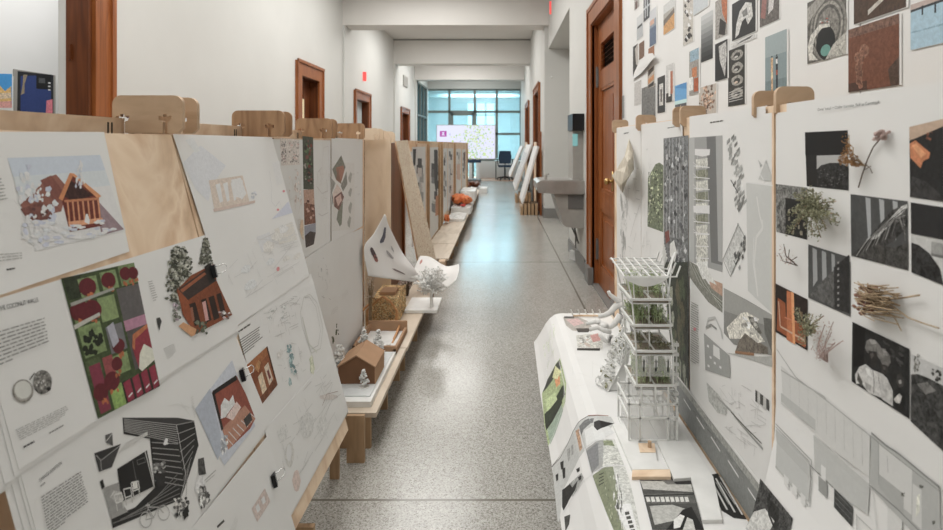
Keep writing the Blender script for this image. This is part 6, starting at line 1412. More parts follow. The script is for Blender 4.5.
# dried plants fixed on the nearest right poster
def onR(px, py, off=.012):
    q = prof1.unp(px, py); return prof1.at(q.x, q.y, off)
def sprig(label, base, tips, n_leaf, lr, mats, seed, name='dried_sprig', spread=4, thick=.0009, lw=1.0):
    R = random.Random(seed); b0 = onR(*base, .006); T = Thing(name, label, 'dried plant', b0, 'dried plants on the nearest right poster'); a = MB(); l_ = MB()
    for t in tips:
        e = onR(t[0], t[1], .010+R.random()*.02); mid = (b0+e)/2+Vector((-.012, R.uniform(-.004, .004), R.uniform(-.003, .003)))
        pts = [b0, b0.lerp(mid, .6), mid, mid.lerp(e, .6), e]; a.tube(pts, thick, 4)
        for k in range(n_leaf):
            f = R.uniform(.2, 1.03); p = (b0.lerp(mid, f*2) if f < .5 else mid.lerp(e, f*2-1))+Vector((-R.random()*.012, R.uniform(-spread, spread)*.001, R.uniform(-spread, spread)*.001))
            u = Vector((R.uniform(-1, 1), R.uniform(-1, 1), R.uniform(-1, 1))).normalized()*lr; v = u.cross(Vector((R.random(), R.random(), R.random()))).normalized()*lr*.45*lw
            l_.add([p-u, p+v, p+u, p-v, p+u.cross(v).normalized()*lr*.25], [(0, 1, 4), (1, 2, 4), (2, 3, 4), (3, 0, 4), (3, 2, 1, 0)])
    T.part('stem', a, mats[0]); T.part('leaves', l_, mats[1]); return T
R = random.Random(2)
sprig('brown dried fern frond right of the black archway photo', D((302, 212))[0], D((268, 125), (262, 175), (285, 160), (258, 195), (290, 195), (272, 150), (276, 200), (296, 205)), 26, .0034, ('dry', 'rust'), 1, 'dried_frond')
T = sprig('single dried stem with a pale pink flower head', D((287, 272))[0], D((296, 240), (315, 185), (335, 155), (352, 136)), 0, .003, ('dark_stem', 'dark_stem'), 2, 'dried_flower', thick=.0011) if 0 else None
b0 = onR(*D((287, 272))[0], .006); T = Thing('dried_flower', 'single dried stem with a pale pink flower head on the nearest right poster', 'dried plant', b0, 'dried plants on the nearest right poster')
m = MB(); m.tube([onR(*D(q)[0], .008) for q in ((287, 272), (298, 235), (312, 195), (328, 160), (345, 140), (356, 128))], .0011, 5); m.tube([onR(*D(q)[0], .008) for q in ((305, 205), (320, 218), (326, 232))], .0008, 4); m.tube([onR(*D(q)[0], .008) for q in ((300, 225), (322, 212))], .0007, 4); T.part('stem', m, 'dark_stem')
m = MB()
for k in range(40): x, y = R.gauss(359, 5), R.gauss(122, 7); p = onR(*D((x, y))[0], R.uniform(.006, .02)); m.blob(p, .0028, .0028, .0028, k, .4, 5, 4)
T.part('flower_head', m, 'pink')
sprig('large grey-green dried thyme bunch over the white square', D((178, 318))[0], [D((x, y))[0] for x, y in ((150, 280), (165, 300), (145, 330), (130, 345), (128, 375), (170, 275), (190, 290), (215, 300), (180, 330), (200, 350), (160, 345), (225, 330), (200, 385), (185, 405), (215, 370), (235, 345), (150, 310), (175, 355), (245, 350), (250, 370), (125, 290), (240, 310), (120, 400), (190, 412))], 60, .0034, ('dry', 'leaf_grey'), 3, 'dried_herb_bunch', 6)
sprig('small curly rust-pink dried root under the stone window photo', D((112, 490))[0], [D((x, y))[0] for x, y in ((85, 430), (90, 455), (105, 440), (120, 445), (98, 470), (118, 465))], 9, .0022, ('dark_stem', 'pink'), 4)
sprig('grey-green fern sprig left of the portrait photo', E((165, 200))[0], [E((x, y))[0] for x, y in ((140, 135), (150, 145), (160, 150), (175, 150), (195, 155), (180, 175), (190, 185), (165, 180), (145, 170), (150, 200), (158, 232), (185, 205))], 34, .0033, ('dry', 'leaf_grey'), 5, 'dried_fern', 5)
sprig('pale pink flowering sprig beside the portrait photo', E((197, 285))[0], [E((x, y))[0] for x, y in ((205, 215), (222, 180), (235, 172), (240, 200), (252, 225), (225, 230), (212, 200), (235, 215), (215, 250), (248, 240), (200, 250))], 16, .0024, ('pink', 'pink'), 6)
T = Thing('straw_bundle', 'cut straw bundle with long stems on the nearest right poster', 'dried plant', onR(*E((310, 100))[0], .01), 'dried plants on the nearest right poster')
m = MB()
for k in range(70):
    x0_, y0_ = 305+R.uniform(0, 14), R.uniform(60, 150); x1_, y1_ = x0_+R.uniform(50, 105), y0_+R.uniform(-15, 50)+(100-y0_)*.3
    m.tube([onR(*E((x0_, y0_))[0], R.uniform(.004, .03)), onR(*E(((x0_+x1_)/2, (y0_+y1_)/2+R.uniform(-4, 4)))[0], R.uniform(.010, .035)), onR(*E((x1_, y1_))[0], R.uniform(.004, .03))], .0009, 4)
T.part('straws', m, 'dry')
m = MB()
for k in range(60): x, y = R.uniform(303, 345), R.uniform(75, 152); m.blob(onR(*E((x, y))[0], R.uniform(.006, .026)), .0035, .0035, .0035, k, .4, 5, 4)
T.part('seed_heads', m, plain('reddish_seed', A('#8d6a5c'), .9))
m = MB(); m.tube([onR(*E(q)[0], .01) for q in ((380, 110), (420, 105), (463, 98))], .0014, 5); m.tube([onR(*E(q)[0], .01) for q in ((390, 130), (430, 160), (470, 175), (518, 190))], .0012, 5); m.tube([onR(*E(q)[0], .01) for q in ((370, 140), (395, 165), (412, 198))], .001, 5); T.part('long_stems', m, 'dry')

# --- second right poster: white tower photo
prof2 = Surf([(.638, 1.394), (.638, .345)], -1)
P = Poster('large_poster', 'second right poster with a photo of a white planted tower and plan drawings', 'poster', prof2, [prof2.unp(689.5, 116.5), prof2.unp(765.5, 106.0), prof2.unp(765.5, 113.5), prof2.unp(773.2, 112.5), Vector((prof2.unp(773.2, 104.8).x, prof2.unp(690, 416).y)), prof2.unp(690, 416)], .003)
P.surf = prof2
G = cr(680, 100, 3.78); Hc = cr(680, 220, 3.536); I_ = cr(680, 350, 2.944)
i = P.ink(); i.para([(709.9, 121.6), (732.8, 118.0), (733, 119.4), (710, 123.2)], 1, '#55544f', .8); P.done(i, 'heading')
def g1(i):
    q = G((33, 143), (160, 134))+Hc((150, 185), (32, 145)); i.px(q, '#8f908f', .03)
    i.px(G((100, 140), (160, 135))+Hc((150, 160), (110, 150)), '#6e6f6f', .03, .5); i.px(G((135, 137), (160, 135))+Hc((150, 150), (135, 145)), '#969796', .02, .7); i.px(G((33, 143), (55, 141))+Hc((50, 150), (32, 145)), '#9d9e9d', .02, .7)
    i.px(G((56, 185), (114, 186), (112, 208), (85, 214), (56, 208)), '#c2c2bf', .03, 3)
    for k in range(7):
        y = 225+k*42; i.px(G((60, y), (105, y-6), (105, y+30), (60, y+36)), '#7c7e6e' if k % 2 else '#a9a9a2', .5, 1.5); i.line(G((52, y+24), (112, y+30)), .0028, '#c6c6c3', 3); i.line(G((66, y-20), (66, y+24)), .0018, '#c6c6c3', 3); i.line(G((98, y-20), (98, y+24)), .0018, '#c6c6c3', 3); i.line(G((50, y+10), (70, y+30)), .0018, '#c6c6c3', 3)
    i.px(G((50, 400), (112, 398), (112, 430), (52, 425)), '#c2c2bf', .05, 3.5)
    for k in range(3): y = 30+k*42; i.px(Hc((58, y), (98, y-5), (98, y+36), (58, y+42)), '#a5a49d', .6, 1.5); i.line(Hc((55, y+20), (102, y+22)), .0028, '#c6c6c3', 3); i.line(Hc((60, y), (60, y+45)), .002, '#c6c6c3', 3); i.line(Hc((95, y), (95, y+45)), .002, '#c6c6c3', 3)
    i.px(Hc((58, 150), (98, 145), (100, 205), (80, 210)), '#bdbdb9', .3, 3)
ph2 = lambda name, label, f: (lambda i: (f(i), P.done(i, name, label)))(P.ink())
ph2('white_tower_photo', 'photo of a slender white planted tower', g1)
def g2(i):
    i.px(Hc((33, 145), (60, 160), (100, 225), (150, 270), (150, 328), (100, 290), (50, 225), (30, 195)), '#7d7d75', .3); i.px(Hc((100, 205), (150, 225), (150, 270), (110, 240)), '#a88a78', .2, 1)
    for k in range(5): i.line(Hc((36+k*6, 150+k*5), (70+k*8, 225+k*5), (150, 290+k*7)), .002, '#5d6053' if k % 2 else '#a3a49e', 2)
    i.px(Hc((60, 130), (90, 160), (130, 230), (100, 215)), '#b9b9b5', .2, 3)
ph2('tower_base_photo', 'curving base of the tower in greens and browns', g2)
def g3(i):
    R = i.R
    for k in range(46):
        v = k/46; x = 170+v*38+R.uniform(0, 38); y = 138+v*265+R.uniform(-6, 6); i.px(G((x, y), (x+11, y-13), (x+11, y-1), (x, y+12)), R.choice(['#8f908e', '#9b9c9a', '#7e7f7d']), .1, 1+R.random()); 
    i.line(G((192, 302), (220, 352)), .003, '#2d2d2d', 3); i.px(G((215, 410), (240, 372), (240, 390), (222, 425)), '#777876', .1, 2)
    i.line(G((217, 466), (246, 520))+Hc((232, 85), (178, 200), (152, 140), (207, 12)), .003, '#8c8d8b', 1)
    i.px(Hc((207, 20), (230, 78), (180, 190), (157, 140)), '#a9aaa8', .3, 1)
    for k in range(20): x, y = R.uniform(165, 225), R.uniform(40, 170); (abs((x-155)*1.6+(y-140)*1.0-70) < 45) and i.px(Hc((x, y), (x+6, y-10), (x+9, y+3), (x+3, y+12)), R.choice(['#6d6e6c', '#8b8c8a', '#555655']), .1, 2+R.random())
    i.line(Hc((190, 142), (198, 158), (213, 115)), .0035, '#232323', 4)
ph2('plan_drawings', 'grey stepped plan and tilted square plan', g3)
def g4(i):
    i.px(G((250, 310), (350, 322))+Hc((330, 335), (240, 250)), '#abacaa', .02); i.line(G((250, 312), (350, 324)), .0025, '#c0c0be', 2)
    i.line(G((290, 365), (300, 430), (310, 470)), .006, '#b9b9b7', 1); i.line(Hc((290, 0), (292, 30), (270, 60), (262, 150), (275, 270)), .008, '#b7b7b5', 1, ); i.line(Hc((262, 60), (258, 150), (268, 220)), .003, '#c5c5c3', 2); i.px(G((296, 300), (325, 225), (348, 290), (346, 308)), '#a5a6a4', .03, 1); i.px(G((295, 225), (310, 245), (303, 255)), '#9d9e9c', .03, 1); i.line(G((300, 275), (320, 310)), .003, '#bdbdbb', 2)
ph2('pale_figure_panel', 'pale grey panel with a white figure', g4)
def g5(i):
    q = Hc((155, 240), (240, 285), (325, 335), (325, 480), (260, 460), (190, 440), (155, 400)); i.px(q, '#80807d', .1); i.px(Hc((155, 240), (325, 335), (325, 380), (155, 320)), '#90908d', .05, .5)
    i.px(Hc((165, 380), (215, 330), (235, 325), (280, 350), (265, 380), (300, 430), (275, 435), (230, 400), (215, 420), (175, 420)), '#b4b1a9', .5, 2); i.px(Hc((215, 410), (240, 395), (275, 430), (310, 450), (312, 475), (195, 465)), '#6e675e', .5, 1.5)
    i.px(Hc((195, 462), (262, 470), (262, 480), (195, 472)), '#8d6a4f', .2, 3); i.px(Hc((240, 340), (265, 345), (290, 400), (280, 405), (250, 365)), '#5d5b56', .5, 3); i.blobs(Hc((210, 330), (280, 345), (295, 420), (215, 400)), 18, ['#c3c1bb', '#8b8983', '#a3a19b'], (.06, .12), .4, 3)
    i.px(Hc((295, 345), (325, 350), (325, 470), (300, 400)), '#63635f', .2, 1)
    i.px(Hc((165, 470), (262, 482), (326, 482), (326, 520), (270, 500)), '#999996', .1, 1)
ph2('crumpled_model_photo', 'photo of a crumpled white fabric model', g5)
def g6(i):
    i.para(Hc((38, 285), (66, 300), (68, 520), (38, 500)), 26, '#8f8e8c', .4); i.px(Hc((48, 380), (58, 382), (56, 392), (48, 390)), '#c77f86', 0, 2); 
    i.line(Hc((92, 385), (100, 350), (125, 345), (145, 390), (150, 420)), .008, '#a5a5a3', 1); i.line(Hc((92, 380), (110, 370), (130, 385)), .006, '#868784', 2)
    i.px(Hc((85, 400), (175, 480), (178, 530), (178, 560), (90, 530)), '#8f908e', .05, 1)
    for (x, y) in ((96, 440), (105, 480), (98, 510), (120, 500), (140, 515)): i.px(Hc((x, y), (x+7, y+4), (x+7, y+12), (x, y+8)), '#c0c0be', 0, 2)
    i.px(Hc((118, 440), (140, 455), (142, 495), (118, 478)), '#bcbcba', 0, 2)
ph2('text_and_diagrams', 'text column and small grey diagrams', g6)
def g7(i):
    i.px(I_((78, 95), (112, 130), (140, 170), (135, 192), (110, 185), (85, 150)), '#9fa09d', .3); i.line(I_((110, 140), (150, 180), (180, 220), (244, 292)), .006, '#8f908d', 1); i.line(I_((150, 182), (190, 225), (240, 275)), .003, '#55564f', 2)
    i.strokes(I_((110, 60), (260, 150), (240, 330), (120, 240)), 50, '#adadab', .0016, .25)
    i.px(I_((222, 115), (262, 148), (262, 180), (222, 152)), '#a3a3a0', .1, 1); i.px(I_((222, 118), (228, 122), (228, 155), (222, 150)), '#4a4a48', .1, 2); i.px(I_((236, 128), (245, 134), (245, 165), (236, 158)), '#4a4a48', .1, 2); i.px(I_((254, 142), (262, 148), (262, 180), (254, 172)), '#4a4a48', .1, 2)
    i.para(I_((150, 280), (180, 320), (210, 380), (170, 340)), 6, '#b2b2b0'); i.blobs(I_((150, 300), (160, 310), (225, 420), (210, 420)), 24, ['#3c3c39', '#6d6d69', '#8d8d89'], (.04, .09), .5, 2)
ph2('map_drawings', 'pale map drawings with a grey river line', g7)
prof3 = Surf([(.6365, .46), (.6365, .3325)], -1)
# road strip lying along the foot of the boards
rp = [prof2.unp(*q) for q in ((684, 394), (756.5, 495), (752, 525), (744, 526), (683, 419))]
for q in rp: q.y = min(q.y, prof2.L[-1]-.002)
P = Poster('road_print', 'long dark grey road print with white dashes along the foot of the right boards', 'poster', prof2, [Vector((3.0, .925)), Vector((1.31, .925)), Vector((1.31, 1.045)), Vector((3.0, 1.045))], .0045)
i = P.ink(); i.ys([(2.98, .926), (1.312, .926), (1.312, 1.044), (2.98, 1.044)], '#7b7d7b', .12); i.ys([(2.98, .926), (1.312, .926), (1.312, .948), (2.98, .948)], '#8d8e8a', .4, 1)
for k in range(13): y = 1.36+k*.125; i.ys([(y, .975), (y+.07, .970), (y+.07, .975), (y, .980)], '#c9c9c6', 0, 2)
i.blobs([(690, 402), (752, 485), (752, 492), (690, 408)], 30, ['#4c4c48', '#63635e', '#8b8b85'], (.02, .05), .5, 2)
P.done(i, 'road_image')

# --- third and fourth right posters
P = Poster('large_poster', 'third right poster with green foliage and a grey waterfall photo', 'poster', prof2, [Vector((2.53, prof2.unp(649.5, 123.5).y)), Vector((1.958, prof2.unp(649.5, 123.5).y)), Vector((1.958, prof2.unp(660, 330).y+.12)), Vector((2.53, prof2.unp(660, 330).y+.12))], .0022)
K3 = cr(600, 110, 4.42); i = P.ink(); i.para([(667.5, 127.2), (680, 125.2), (680, 126.2), (667.6, 128.4)], 1, '#6d6c6a', .8); P.done(i, 'heading')
i = P.ink(); i.px(K3((245, 240), (262, 232), (280, 245), (280, 540), (210, 515), (212, 300)), '#6d7562', .7)
i.blobs(K3((214, 255), (278, 245), (278, 530), (212, 510)), 160, ['#97a082', '#4d5546', '#b3b99c', '#6f785f', '#3b4236'], (.025, .06), .5, 1, .5, .4); P.done(i, 'foliage_photo', 'leafy green foliage photo')
i = P.ink(); c9 = cr(600, 110, 3.311); i.px([(676, 144.5), (705, 141), (700, 250), (690, 260), (676, 262)], '#7d7f80', .6) if 0 else None
i.px([(676, 145), (686.8, 143.6), (686.8, 300), (680, 298), (676, 250)], '#77797a', .7)
P.done(i) if 0 else None
i = P.ink(); i.px([(663.5, 138.5), (688.5, 135.3), (688.5, 400), (676, 390), (668, 300), (664, 262)], '#6d6f70', .7)
for k in range(6): x = 666+k*3.4; i.line([(x, 138), (x+.4, 190), (x+.3, 238)], .006, '#9da0a1', 1)
i.blobs([(664, 140), (688, 137), (688, 300), (666, 290)], 130, ['#55575a', '#8f9192', '#a9abac', '#3f4143'], (.02, .05), .5, 2, .5, .4)
i.px([(670, 244), (674, 240), (677, 252), (675, 262), (670, 256)], '#b9b9b6', .1, 4); i.px([(665, 232), (669, 230), (670, 240), (666, 244)], '#7d4a44', .4, 4); i.px([(664, 262), (688, 262), (688, 400), (676, 390), (668, 320)], '#363b33', .6, 3); i.blobs([(668, 280), (688, 275), (688, 395), (674, 385)], 46, ['#4b5540', '#8a8d80', '#5f5b48'], (.04, .10), .4, 4); P.done(i, 'waterfall_photo', 'grey waterfall photo with dark lower part')
P = Poster('large_poster', 'farthest right poster with faint white drawings next to the varnished door', 'poster', prof2, [prof2.unp(616.5, 128), Vector((2.535, prof2.unp(616.5, 128).y)), Vector((2.535, prof2.unp(617, 300).y)), prof2.unp(617, 300)], .0022)
i = P.ink(); i.strokes([(619, 150), (639, 148), (641, 290), (620, 270)], 50, '#a9a9a8', .004, .2); i.blobs([(619, 190), (628, 188), (628, 270), (620, 265)], 22, ['#a3a3a2', '#b2b2b0', '#8f8f8d'], (.05, .12), .3, 1); i.para([(624, 132.5), (632, 131), (632, 132.5), (624, 134)], 1, '#6b6b6a', .8); P.done(i, 'faint_drawing')
i = P.ink(); i.strokes([(640, 150), (652, 148), (652, 260), (641, 260)], 30, '#b3b3b1', .004, .2); P.done(i, 'faint_drawing')
# folded white paper sculpture pinned on the farthest right poster
T = Thing('paper_sculpture', 'folded off-white fabric form pinned high on the farthest right poster', 'sculpture', RB.at(RB.unp(628, 180).x, RB.unp(628, 180).y, .03))
def rb(px, py, off): 
    # the point seen at this pixel, standing off the board plane by off
    X = .64-off; a = (px-CX)/F; Y = X/a; return Vector((X, Y, H+(CY-py)/F*Y))
m = MB(); K = cr(600, 110, 4.42); kp = lambda x, y, o: rb(*K((x, y))[0], o)
pv = [kp(128, 125, .01), kp(147, 180, .012), kp(150, 262, .015), kp(118, 315, .02), kp(128, 290, .075), kp(108, 275, .085), kp(70, 268, .05), kp(52, 290, .03), kp(80, 335, .05), kp(100, 370, .01), kp(108, 205, .06), kp(122, 230, .085), kp(95, 330, .08), kp(135, 215, .06), kp(112, 250, .07)]
m.add(pv, [(0, 10, 11), (0, 11, 13), (0, 13, 1), (1, 13, 2), (13, 11, 2), (2, 11, 4), (2, 4, 3), (10, 14, 11), (11, 14, 5), (11, 5, 4), (14, 6, 5), (6, 7, 12), (6, 12, 5), (5, 12, 4), (7, 8, 12), (8, 9, 12), (12, 9, 3), (12, 3, 4), (10, 6, 14)])
me = m.build('folded_form', 'bone', parent=T.o, origin=T.loc); md = me.modifiers.new('s', 'SOLIDIFY'); md.thickness = .003

# --- prints draped over the right bench
PD = Surf([(.632, TZ+.003), (.345, TZ+.003), (.315, TZ-.003), (.285, TZ-.025), (.262, TZ-.055), (.240, TZ-.095), (.212, TZ-.14), (.186, TZ-.172)], -1)
PD.n = [Vector((-(b-a).y, (b-a).x)).normalized() if (Vector((-(b-a).y, (b-a).x))).y+(-(Vector((-(b-a).y, (b-a).x))).x)*.0 > 0 or 1 else None for a, b in zip(PD.p, PD.p[1:])]
PD.n = [(n if (n.y > 1e-6 or n.x < -1e-6) and n.y >= 0 else -n) for n in PD.n]
L = PD.L[-1]
P = Poster('draped_print', 'white print with a green picture, draped over the far half of the right bench', 'poster', PD, [Vector(q) for q in ((3.19, 0.01), (3.19, L-.015), (2.55, L), (1.985, L), (1.985, 0.01))], .003)
i = P.ink(); i.px([(560.5, 358.5), (564, 372), (567, 384), (566, 402), (556, 430), (549, 447), (545, 425), (542.5, 394), (549, 378)], '#93a078', .4)
for k in range(16): x, y = i.R.uniform(543, 565), i.R.uniform(372, 440); 
for (pp, cc) in (([(560, 360), (562, 368), (550, 385), (543, 393), (548, 380)], '#4a4d47'), ([(564, 385), (566, 395), (552, 420), (546, 426), (545, 415)], '#3c4438'), ([(555, 378), (560, 374), (561, 384), (557, 388)], '#c98a62'), ([(546, 400), (556, 392), (558, 400), (548, 412)], '#a5b288'), ([(548, 430), (562, 405), (564, 410), (551, 445)], '#8b9b8c'), ([(546, 426), (562, 400), (563, 403), (547, 431)], '#3b3f38'), ([(556, 366), (562, 372), (558, 380), (553, 378)], '#b9b98f')): i.px(pp, cc, .3, 2)
i.line([(559, 359), (565, 385), (565, 402), (549, 447)], .003, '#c9c9c6', 3); P.done(i, 'green_collage', 'green collage with black outlines')
i = P.ink(); i.strokes([(550, 325), (556, 325), (556, 352), (545, 380)], 26, '#b3b9a8', .003, .3); i.blobs([(542, 345), (550, 330), (550, 375), (546, 380)], 10, ['#b7bfae', '#c0c0bb'], (.06, .1), .3, 1)
i.strokes([(570, 360), (630, 360), (620, 400), (575, 400)], 16, '#b9b9b7', .002, .3); P.done(i, 'faint_drawing')
i = P.ink()
fr = i.frame([(558, 318), (600, 318), (595, 335), (570, 335)])
i.px([(563, 318), (577, 317), (588, 322), (592, 328), (584, 333), (572, 331), (566, 326)], '#9b9690', .3); i.px([(566, 320), (578, 319), (584, 324), (574, 327)], '#b39a98', .3, 1); i.px([(576, 329), (592, 329), (588, 333), (578, 333)], '#4f4b47', .3, 2); i.px([(564, 317), (574, 317), (574, 319), (564, 319)], '#55534f', .4, 2)
i.px([(576, 336), (602, 334), (603, 350), (578, 350)], '#a9a8a2', .5, 1); i.px([(590, 336), (598, 334), (601, 341), (593, 343)], '#b08580', .2, 2); i.px([(577, 349), (600, 349), (600, 351.5), (577, 351)], '#33322f', .6, 3); i.blobs([(577, 337), (590, 336), (592, 348), (578, 348)], 18, ['#8b8a84', '#c0bfb9', '#a89a90'], (.07, .12), .3, 2)
P.done(i, 'small_map_pictures')
P = Poster('draped_print', 'near print with black and white building photos draped over the right bench', 'poster', PD, [Vector(q) for q in ((2.0, 0.0), (1.975, L), (.80, L), (.80, 0.0))], .0045)
N = cr(530, 400, 4.077); W8 = cr(530, 410, 3.93)
i = P.ink()
i.px(N((95, 275), (130, 235), (165, 165), (195, 105), (215, 85), (240, 72), (330, 74), (345, 100), (300, 165), (230, 205), (175, 300), (140, 370), (125, 500), (118, 500)), '#a5a6a4', .1)
i.line(N((93, 277), (130, 235), (165, 168), (195, 105), (215, 84), (238, 71), (270, 69), (320, 70)), .004, '#3a3634', 2); i.line(N((238, 69), (275, 67), (320, 70)), .004, '#9a6a58', 3)
i.px(N((205, 112), (225, 88), (262, 80), (258, 98), (222, 125), (215, 150)), '#6d6e6e', .3, 1); i.px(N((262, 95), (280, 88), (325, 98), (342, 102), (300, 118), (275, 130), (262, 115)), '#272626', .2, 3); i.px(N((225, 130), (265, 112), (320, 112), (345, 140), (300, 165), (235, 195)), '#b7b8b7', .05, 2)
i.px(N((190, 130), (205, 120), (218, 200), (208, 215)), '#9c7f68', .6, 2)
for (x, y, w, h) in ((132, 258, 10, 30), (140, 285, 9, 40), (112, 310, 8, 26), (198, 285, 10, 14), (205, 318, 10, 14), (160, 205, 9, 50), (175, 190, 7, 40)): i.px(N((x-w*.4, y), (x+w, y-8), (x+w, y+h-6), (x, y+h)), '#333332' if x < 150 or x > 190 else '#8d8e8c', .4, 3)
i.px(N((136, 370), (168, 345), (178, 360), (200, 330), (190, 370), (165, 410), (142, 455), (136, 440)), '#333332', .3, 3); i.px(N((165, 345), (215, 300), (225, 320), (180, 400)), '#8f908e', .4, 2)
i.px(N((145, 480), (170, 470), (165, 510), (150, 540)), '#4a4a48', .5, 3)
P.done(i, 'facade_photo', 'curving black and white facade picture')
i = P.ink()
i.px(N((232, 205), (280, 172), (300, 168), (308, 190), (300, 285), (258, 308)), '#8d8e8c', .2); i.px(N((300, 168), (345, 168), (385, 275), (300, 285), (302, 200)), '#a7a8a3', .4); i.px(N((300, 172), (335, 172), (345, 195), (302, 192)), '#7c8468', .4, 1); i.px(N((235, 215), (280, 180), (285, 270), (260, 300)), '#77787a', .15, 1)
i.line(N((230, 205), (258, 185), (290, 168), (345, 166)), .003, '#cfcfcc', 3); i.line(N((205, 130), (258, 310), (295, 420), (345, 540)), .003, '#cfcfcc', 3); i.line(N((130, 480), (180, 400), (215, 345), (258, 308), (300, 280), (340, 272), (390, 275)), .0035, '#cfcfcc', 3)
P.done(i, 'garden_photo')
i = P.ink(); i.px(N((260, 315), (300, 285), (340, 278), (360, 380), (385, 540), (345, 540)), '#787e66', .2); i.px(N((340, 278), (388, 278), (405, 330), (430, 440), (450, 540), (380, 540)), '#a9aaa6', .3)
for k in range(4): i.line(N((285, 312+k*14), (305, 303+k*13)), .004, '#33342f', 3)
i.blobs(N((340, 310), (365, 305), (400, 520), (350, 520)), 30, ['#c5c5c2', '#7c7d78', '#4b4c48', '#a9a9a5'], (.04, .09), .4, 2); i.px(N((350, 440), (410, 430), (440, 540), (395, 540)), '#bcbdbb', .1, 2)
for k in range(5): i.px(N((388+k*6, 465+k*18), (405+k*6, 462+k*18), (408+k*6, 474+k*18), (390+k*6, 478+k*18)), '#44443f', .3, 3)
i.blobs(N((300, 330), (335, 300), (360, 500), (330, 500)), 14, ['#5c6150', '#a9ad98'], (.02, .05), .3, 2)
P.done(i, 'courtyard_photo', 'olive and grey courtyard photo')
i = P.ink(); i.px(W8((425, 270), (632, 268), (684, 480), (478, 480)), '#4a4a48', .3)
i.px(W8((432, 285), (632, 290), (640, 330), (445, 318)), '#a09f9a', .2, 1); i.px(W8((500, 272), (600, 272), (610, 300), (540, 300)), '#6d6c69', .3, 2); i.px(W8((545, 270), (632, 268), (640, 300), (575, 300)), '#333231', .2, 2)
for k in range(9): i.px(W8((455+k*19, 350), (468+k*19, 349), (474+k*19, 368), (460+k*19, 370)), '#b5b5b1', .15, 3)
i.px(W8((448, 338), (640, 332), (655, 375), (460, 378)), '#5c5c59', .3, 2); i.line(W8((448, 345), (650, 338)), .004, '#1e1e1d', 4); i.px(W8((470, 385), (560, 380), (620, 400), (580, 440), (490, 460)), '#9c9c98', .2, 2); i.px(W8((535, 480), (600, 400), (635, 388), (684, 480)), '#222221', .1, 3); i.px(W8((565, 440), (590, 418), (608, 425), (590, 470), (565, 475)), '#bdbdb9', .1, 4); i.px(W8((600, 480), (618, 430), (640, 440), (650, 480)), '#a5a5a1', .2, 4)
i.line(W8((425, 270), (478, 480)), .003, '#cfcfcc', 5)
P.done(i, 'roof_structure_photo', 'black and white photo of a slatted roof structure')
i = P.ink(); i.px(W8((703, 262), (738, 256), (795, 345), (852, 438), (800, 432), (752, 402), (735, 360)), '#2a2a29', .15)
for k in range(5): i.line(W8((712+k*9, 282-k*3), (775+k*15, 400+k*5)), .005, '#a9a9a6', 3) if k % 2 == 0 else i.line(W8((722+k*8, 290), (770+k*12, 380)), .0025, '#8b8b88', 3)
P.done(i, 'dark_stairs_photo', 'dark triangular photo of white stair lines')

# --- white model bases and the tower
T = Thing('foam_board', 'L-shaped white boards under the tower model on the right bench', 'board', (.5, 1.8, TZ+.006)); zz = TZ+.008
def onZ(px, py, z): return U(px, py, Z=z)
def slab(pp, z0, h): return MB().prism([Vector((p.x, p.y, z0)) for p in [onZ(a, b, z0+h) for a, b in pp]], (0, 0, h))
T.part('white_board', slab(W8((325, 55), (385, 52), (398, 115), (425, 120), (435, 168), (495, 168), (500, 200), (548, 232), (402, 234)), zz, .010), 'white_plastic')
T.part('wood_front', slab(W8((402, 235), (550, 233), (554, 262), (400, 262)), zz+.0, .0095), 'ply', label='bare wood edge strip')
T.part('wood_recess', slab(W8((425, 130), (490, 130), (494, 166), (432, 166)), zz+.0105, .001), 'ply')
T.part('peg', MB().tube([onZ(*W8((470, 160))[0], zz), onZ(*W8((470, 160))[0], zz)+Vector((0, 0, .03))], .006, 8), 'ply_tan')
T.part('white_board', slab(W8((498, 124), (600, 84), (720, 262), (735, 330), (755, 430), (678, 432), (632, 265), (565, 270), (535, 200)), zz+.0, .009), 'white_plastic', label='longer plain white board')

YT, DY = 1.80, .16
T = Thing('tower_model', 'tall white tower of stacked grid trays with green herbs on the right bench', 'model', (.50, YT+DY/2, TZ+.03))
def fx(px, Y=YT): return (px-CX)*Y/F
def fz(py, Y=YT): return H-(py-CY)*Y/F
tiers = [(629, 677, 441, 'box'), (629, 677, 418, 'bar'), (628, 678, 404, 'bar'), (636, 674.5, 385.5, 'herb'), (635.5, 674.5, 351, 'herb'), (633.5, 671.5, 325, 'herb'), (631, 670.5, 299, 'herb'), (626, 667, 278, 'top')]
r = .0042
def rail_rect(m, x0, x1, y0, y1, z, w=.006, h=.006):
    m.box(x0, x1, y0-w/2, y0+w/2, z-h/2, z+h/2); m.box(x0, x1, y1-w/2, y1+w/2, z-h/2, z+h/2); m.box(x0-w/2, x0+w/2, y0, y1, z-h/2, z+h/2); m.box(x1-w/2, x1+w/2, y0, y1, z-h/2, z+h/2)
m = MB()
for px0, px1, py, kind in tiers[:3]:
    rail_rect(m, fx(px0), fx(px1), YT, YT+DY, fz(py)); 
    for q in (.33, .66): x = fx(px0)+(fx(px1)-fx(px0))*q; m.box(x-.002, x+.002, YT, YT+DY, fz(py)-.002, fz(py)+.002)
for px in (629, 640, 668, 677):
    for y in (YT, YT+DY): m.box(fx(px)-.003, fx(px)+.003, y-.003, y+.003, fz(441), fz(398))
T.part('lower_cage', m, 'white_plastic')
m = MB()
for (a, b, c, d) in ((fx(630), fx(676), fz(440), fz(405)),): m.box(a+.005, b-.005, YT+.004, YT+.0055, c, d); m.box(a+.005, b-.005, YT+DY-.0055, YT+DY-.004, c, d); m.box(a+.005, a+.0065, YT+.01, YT+DY-.01, c, d); m.box(b-.0065, b-.005, YT+.01, YT+DY-.01, c, d)
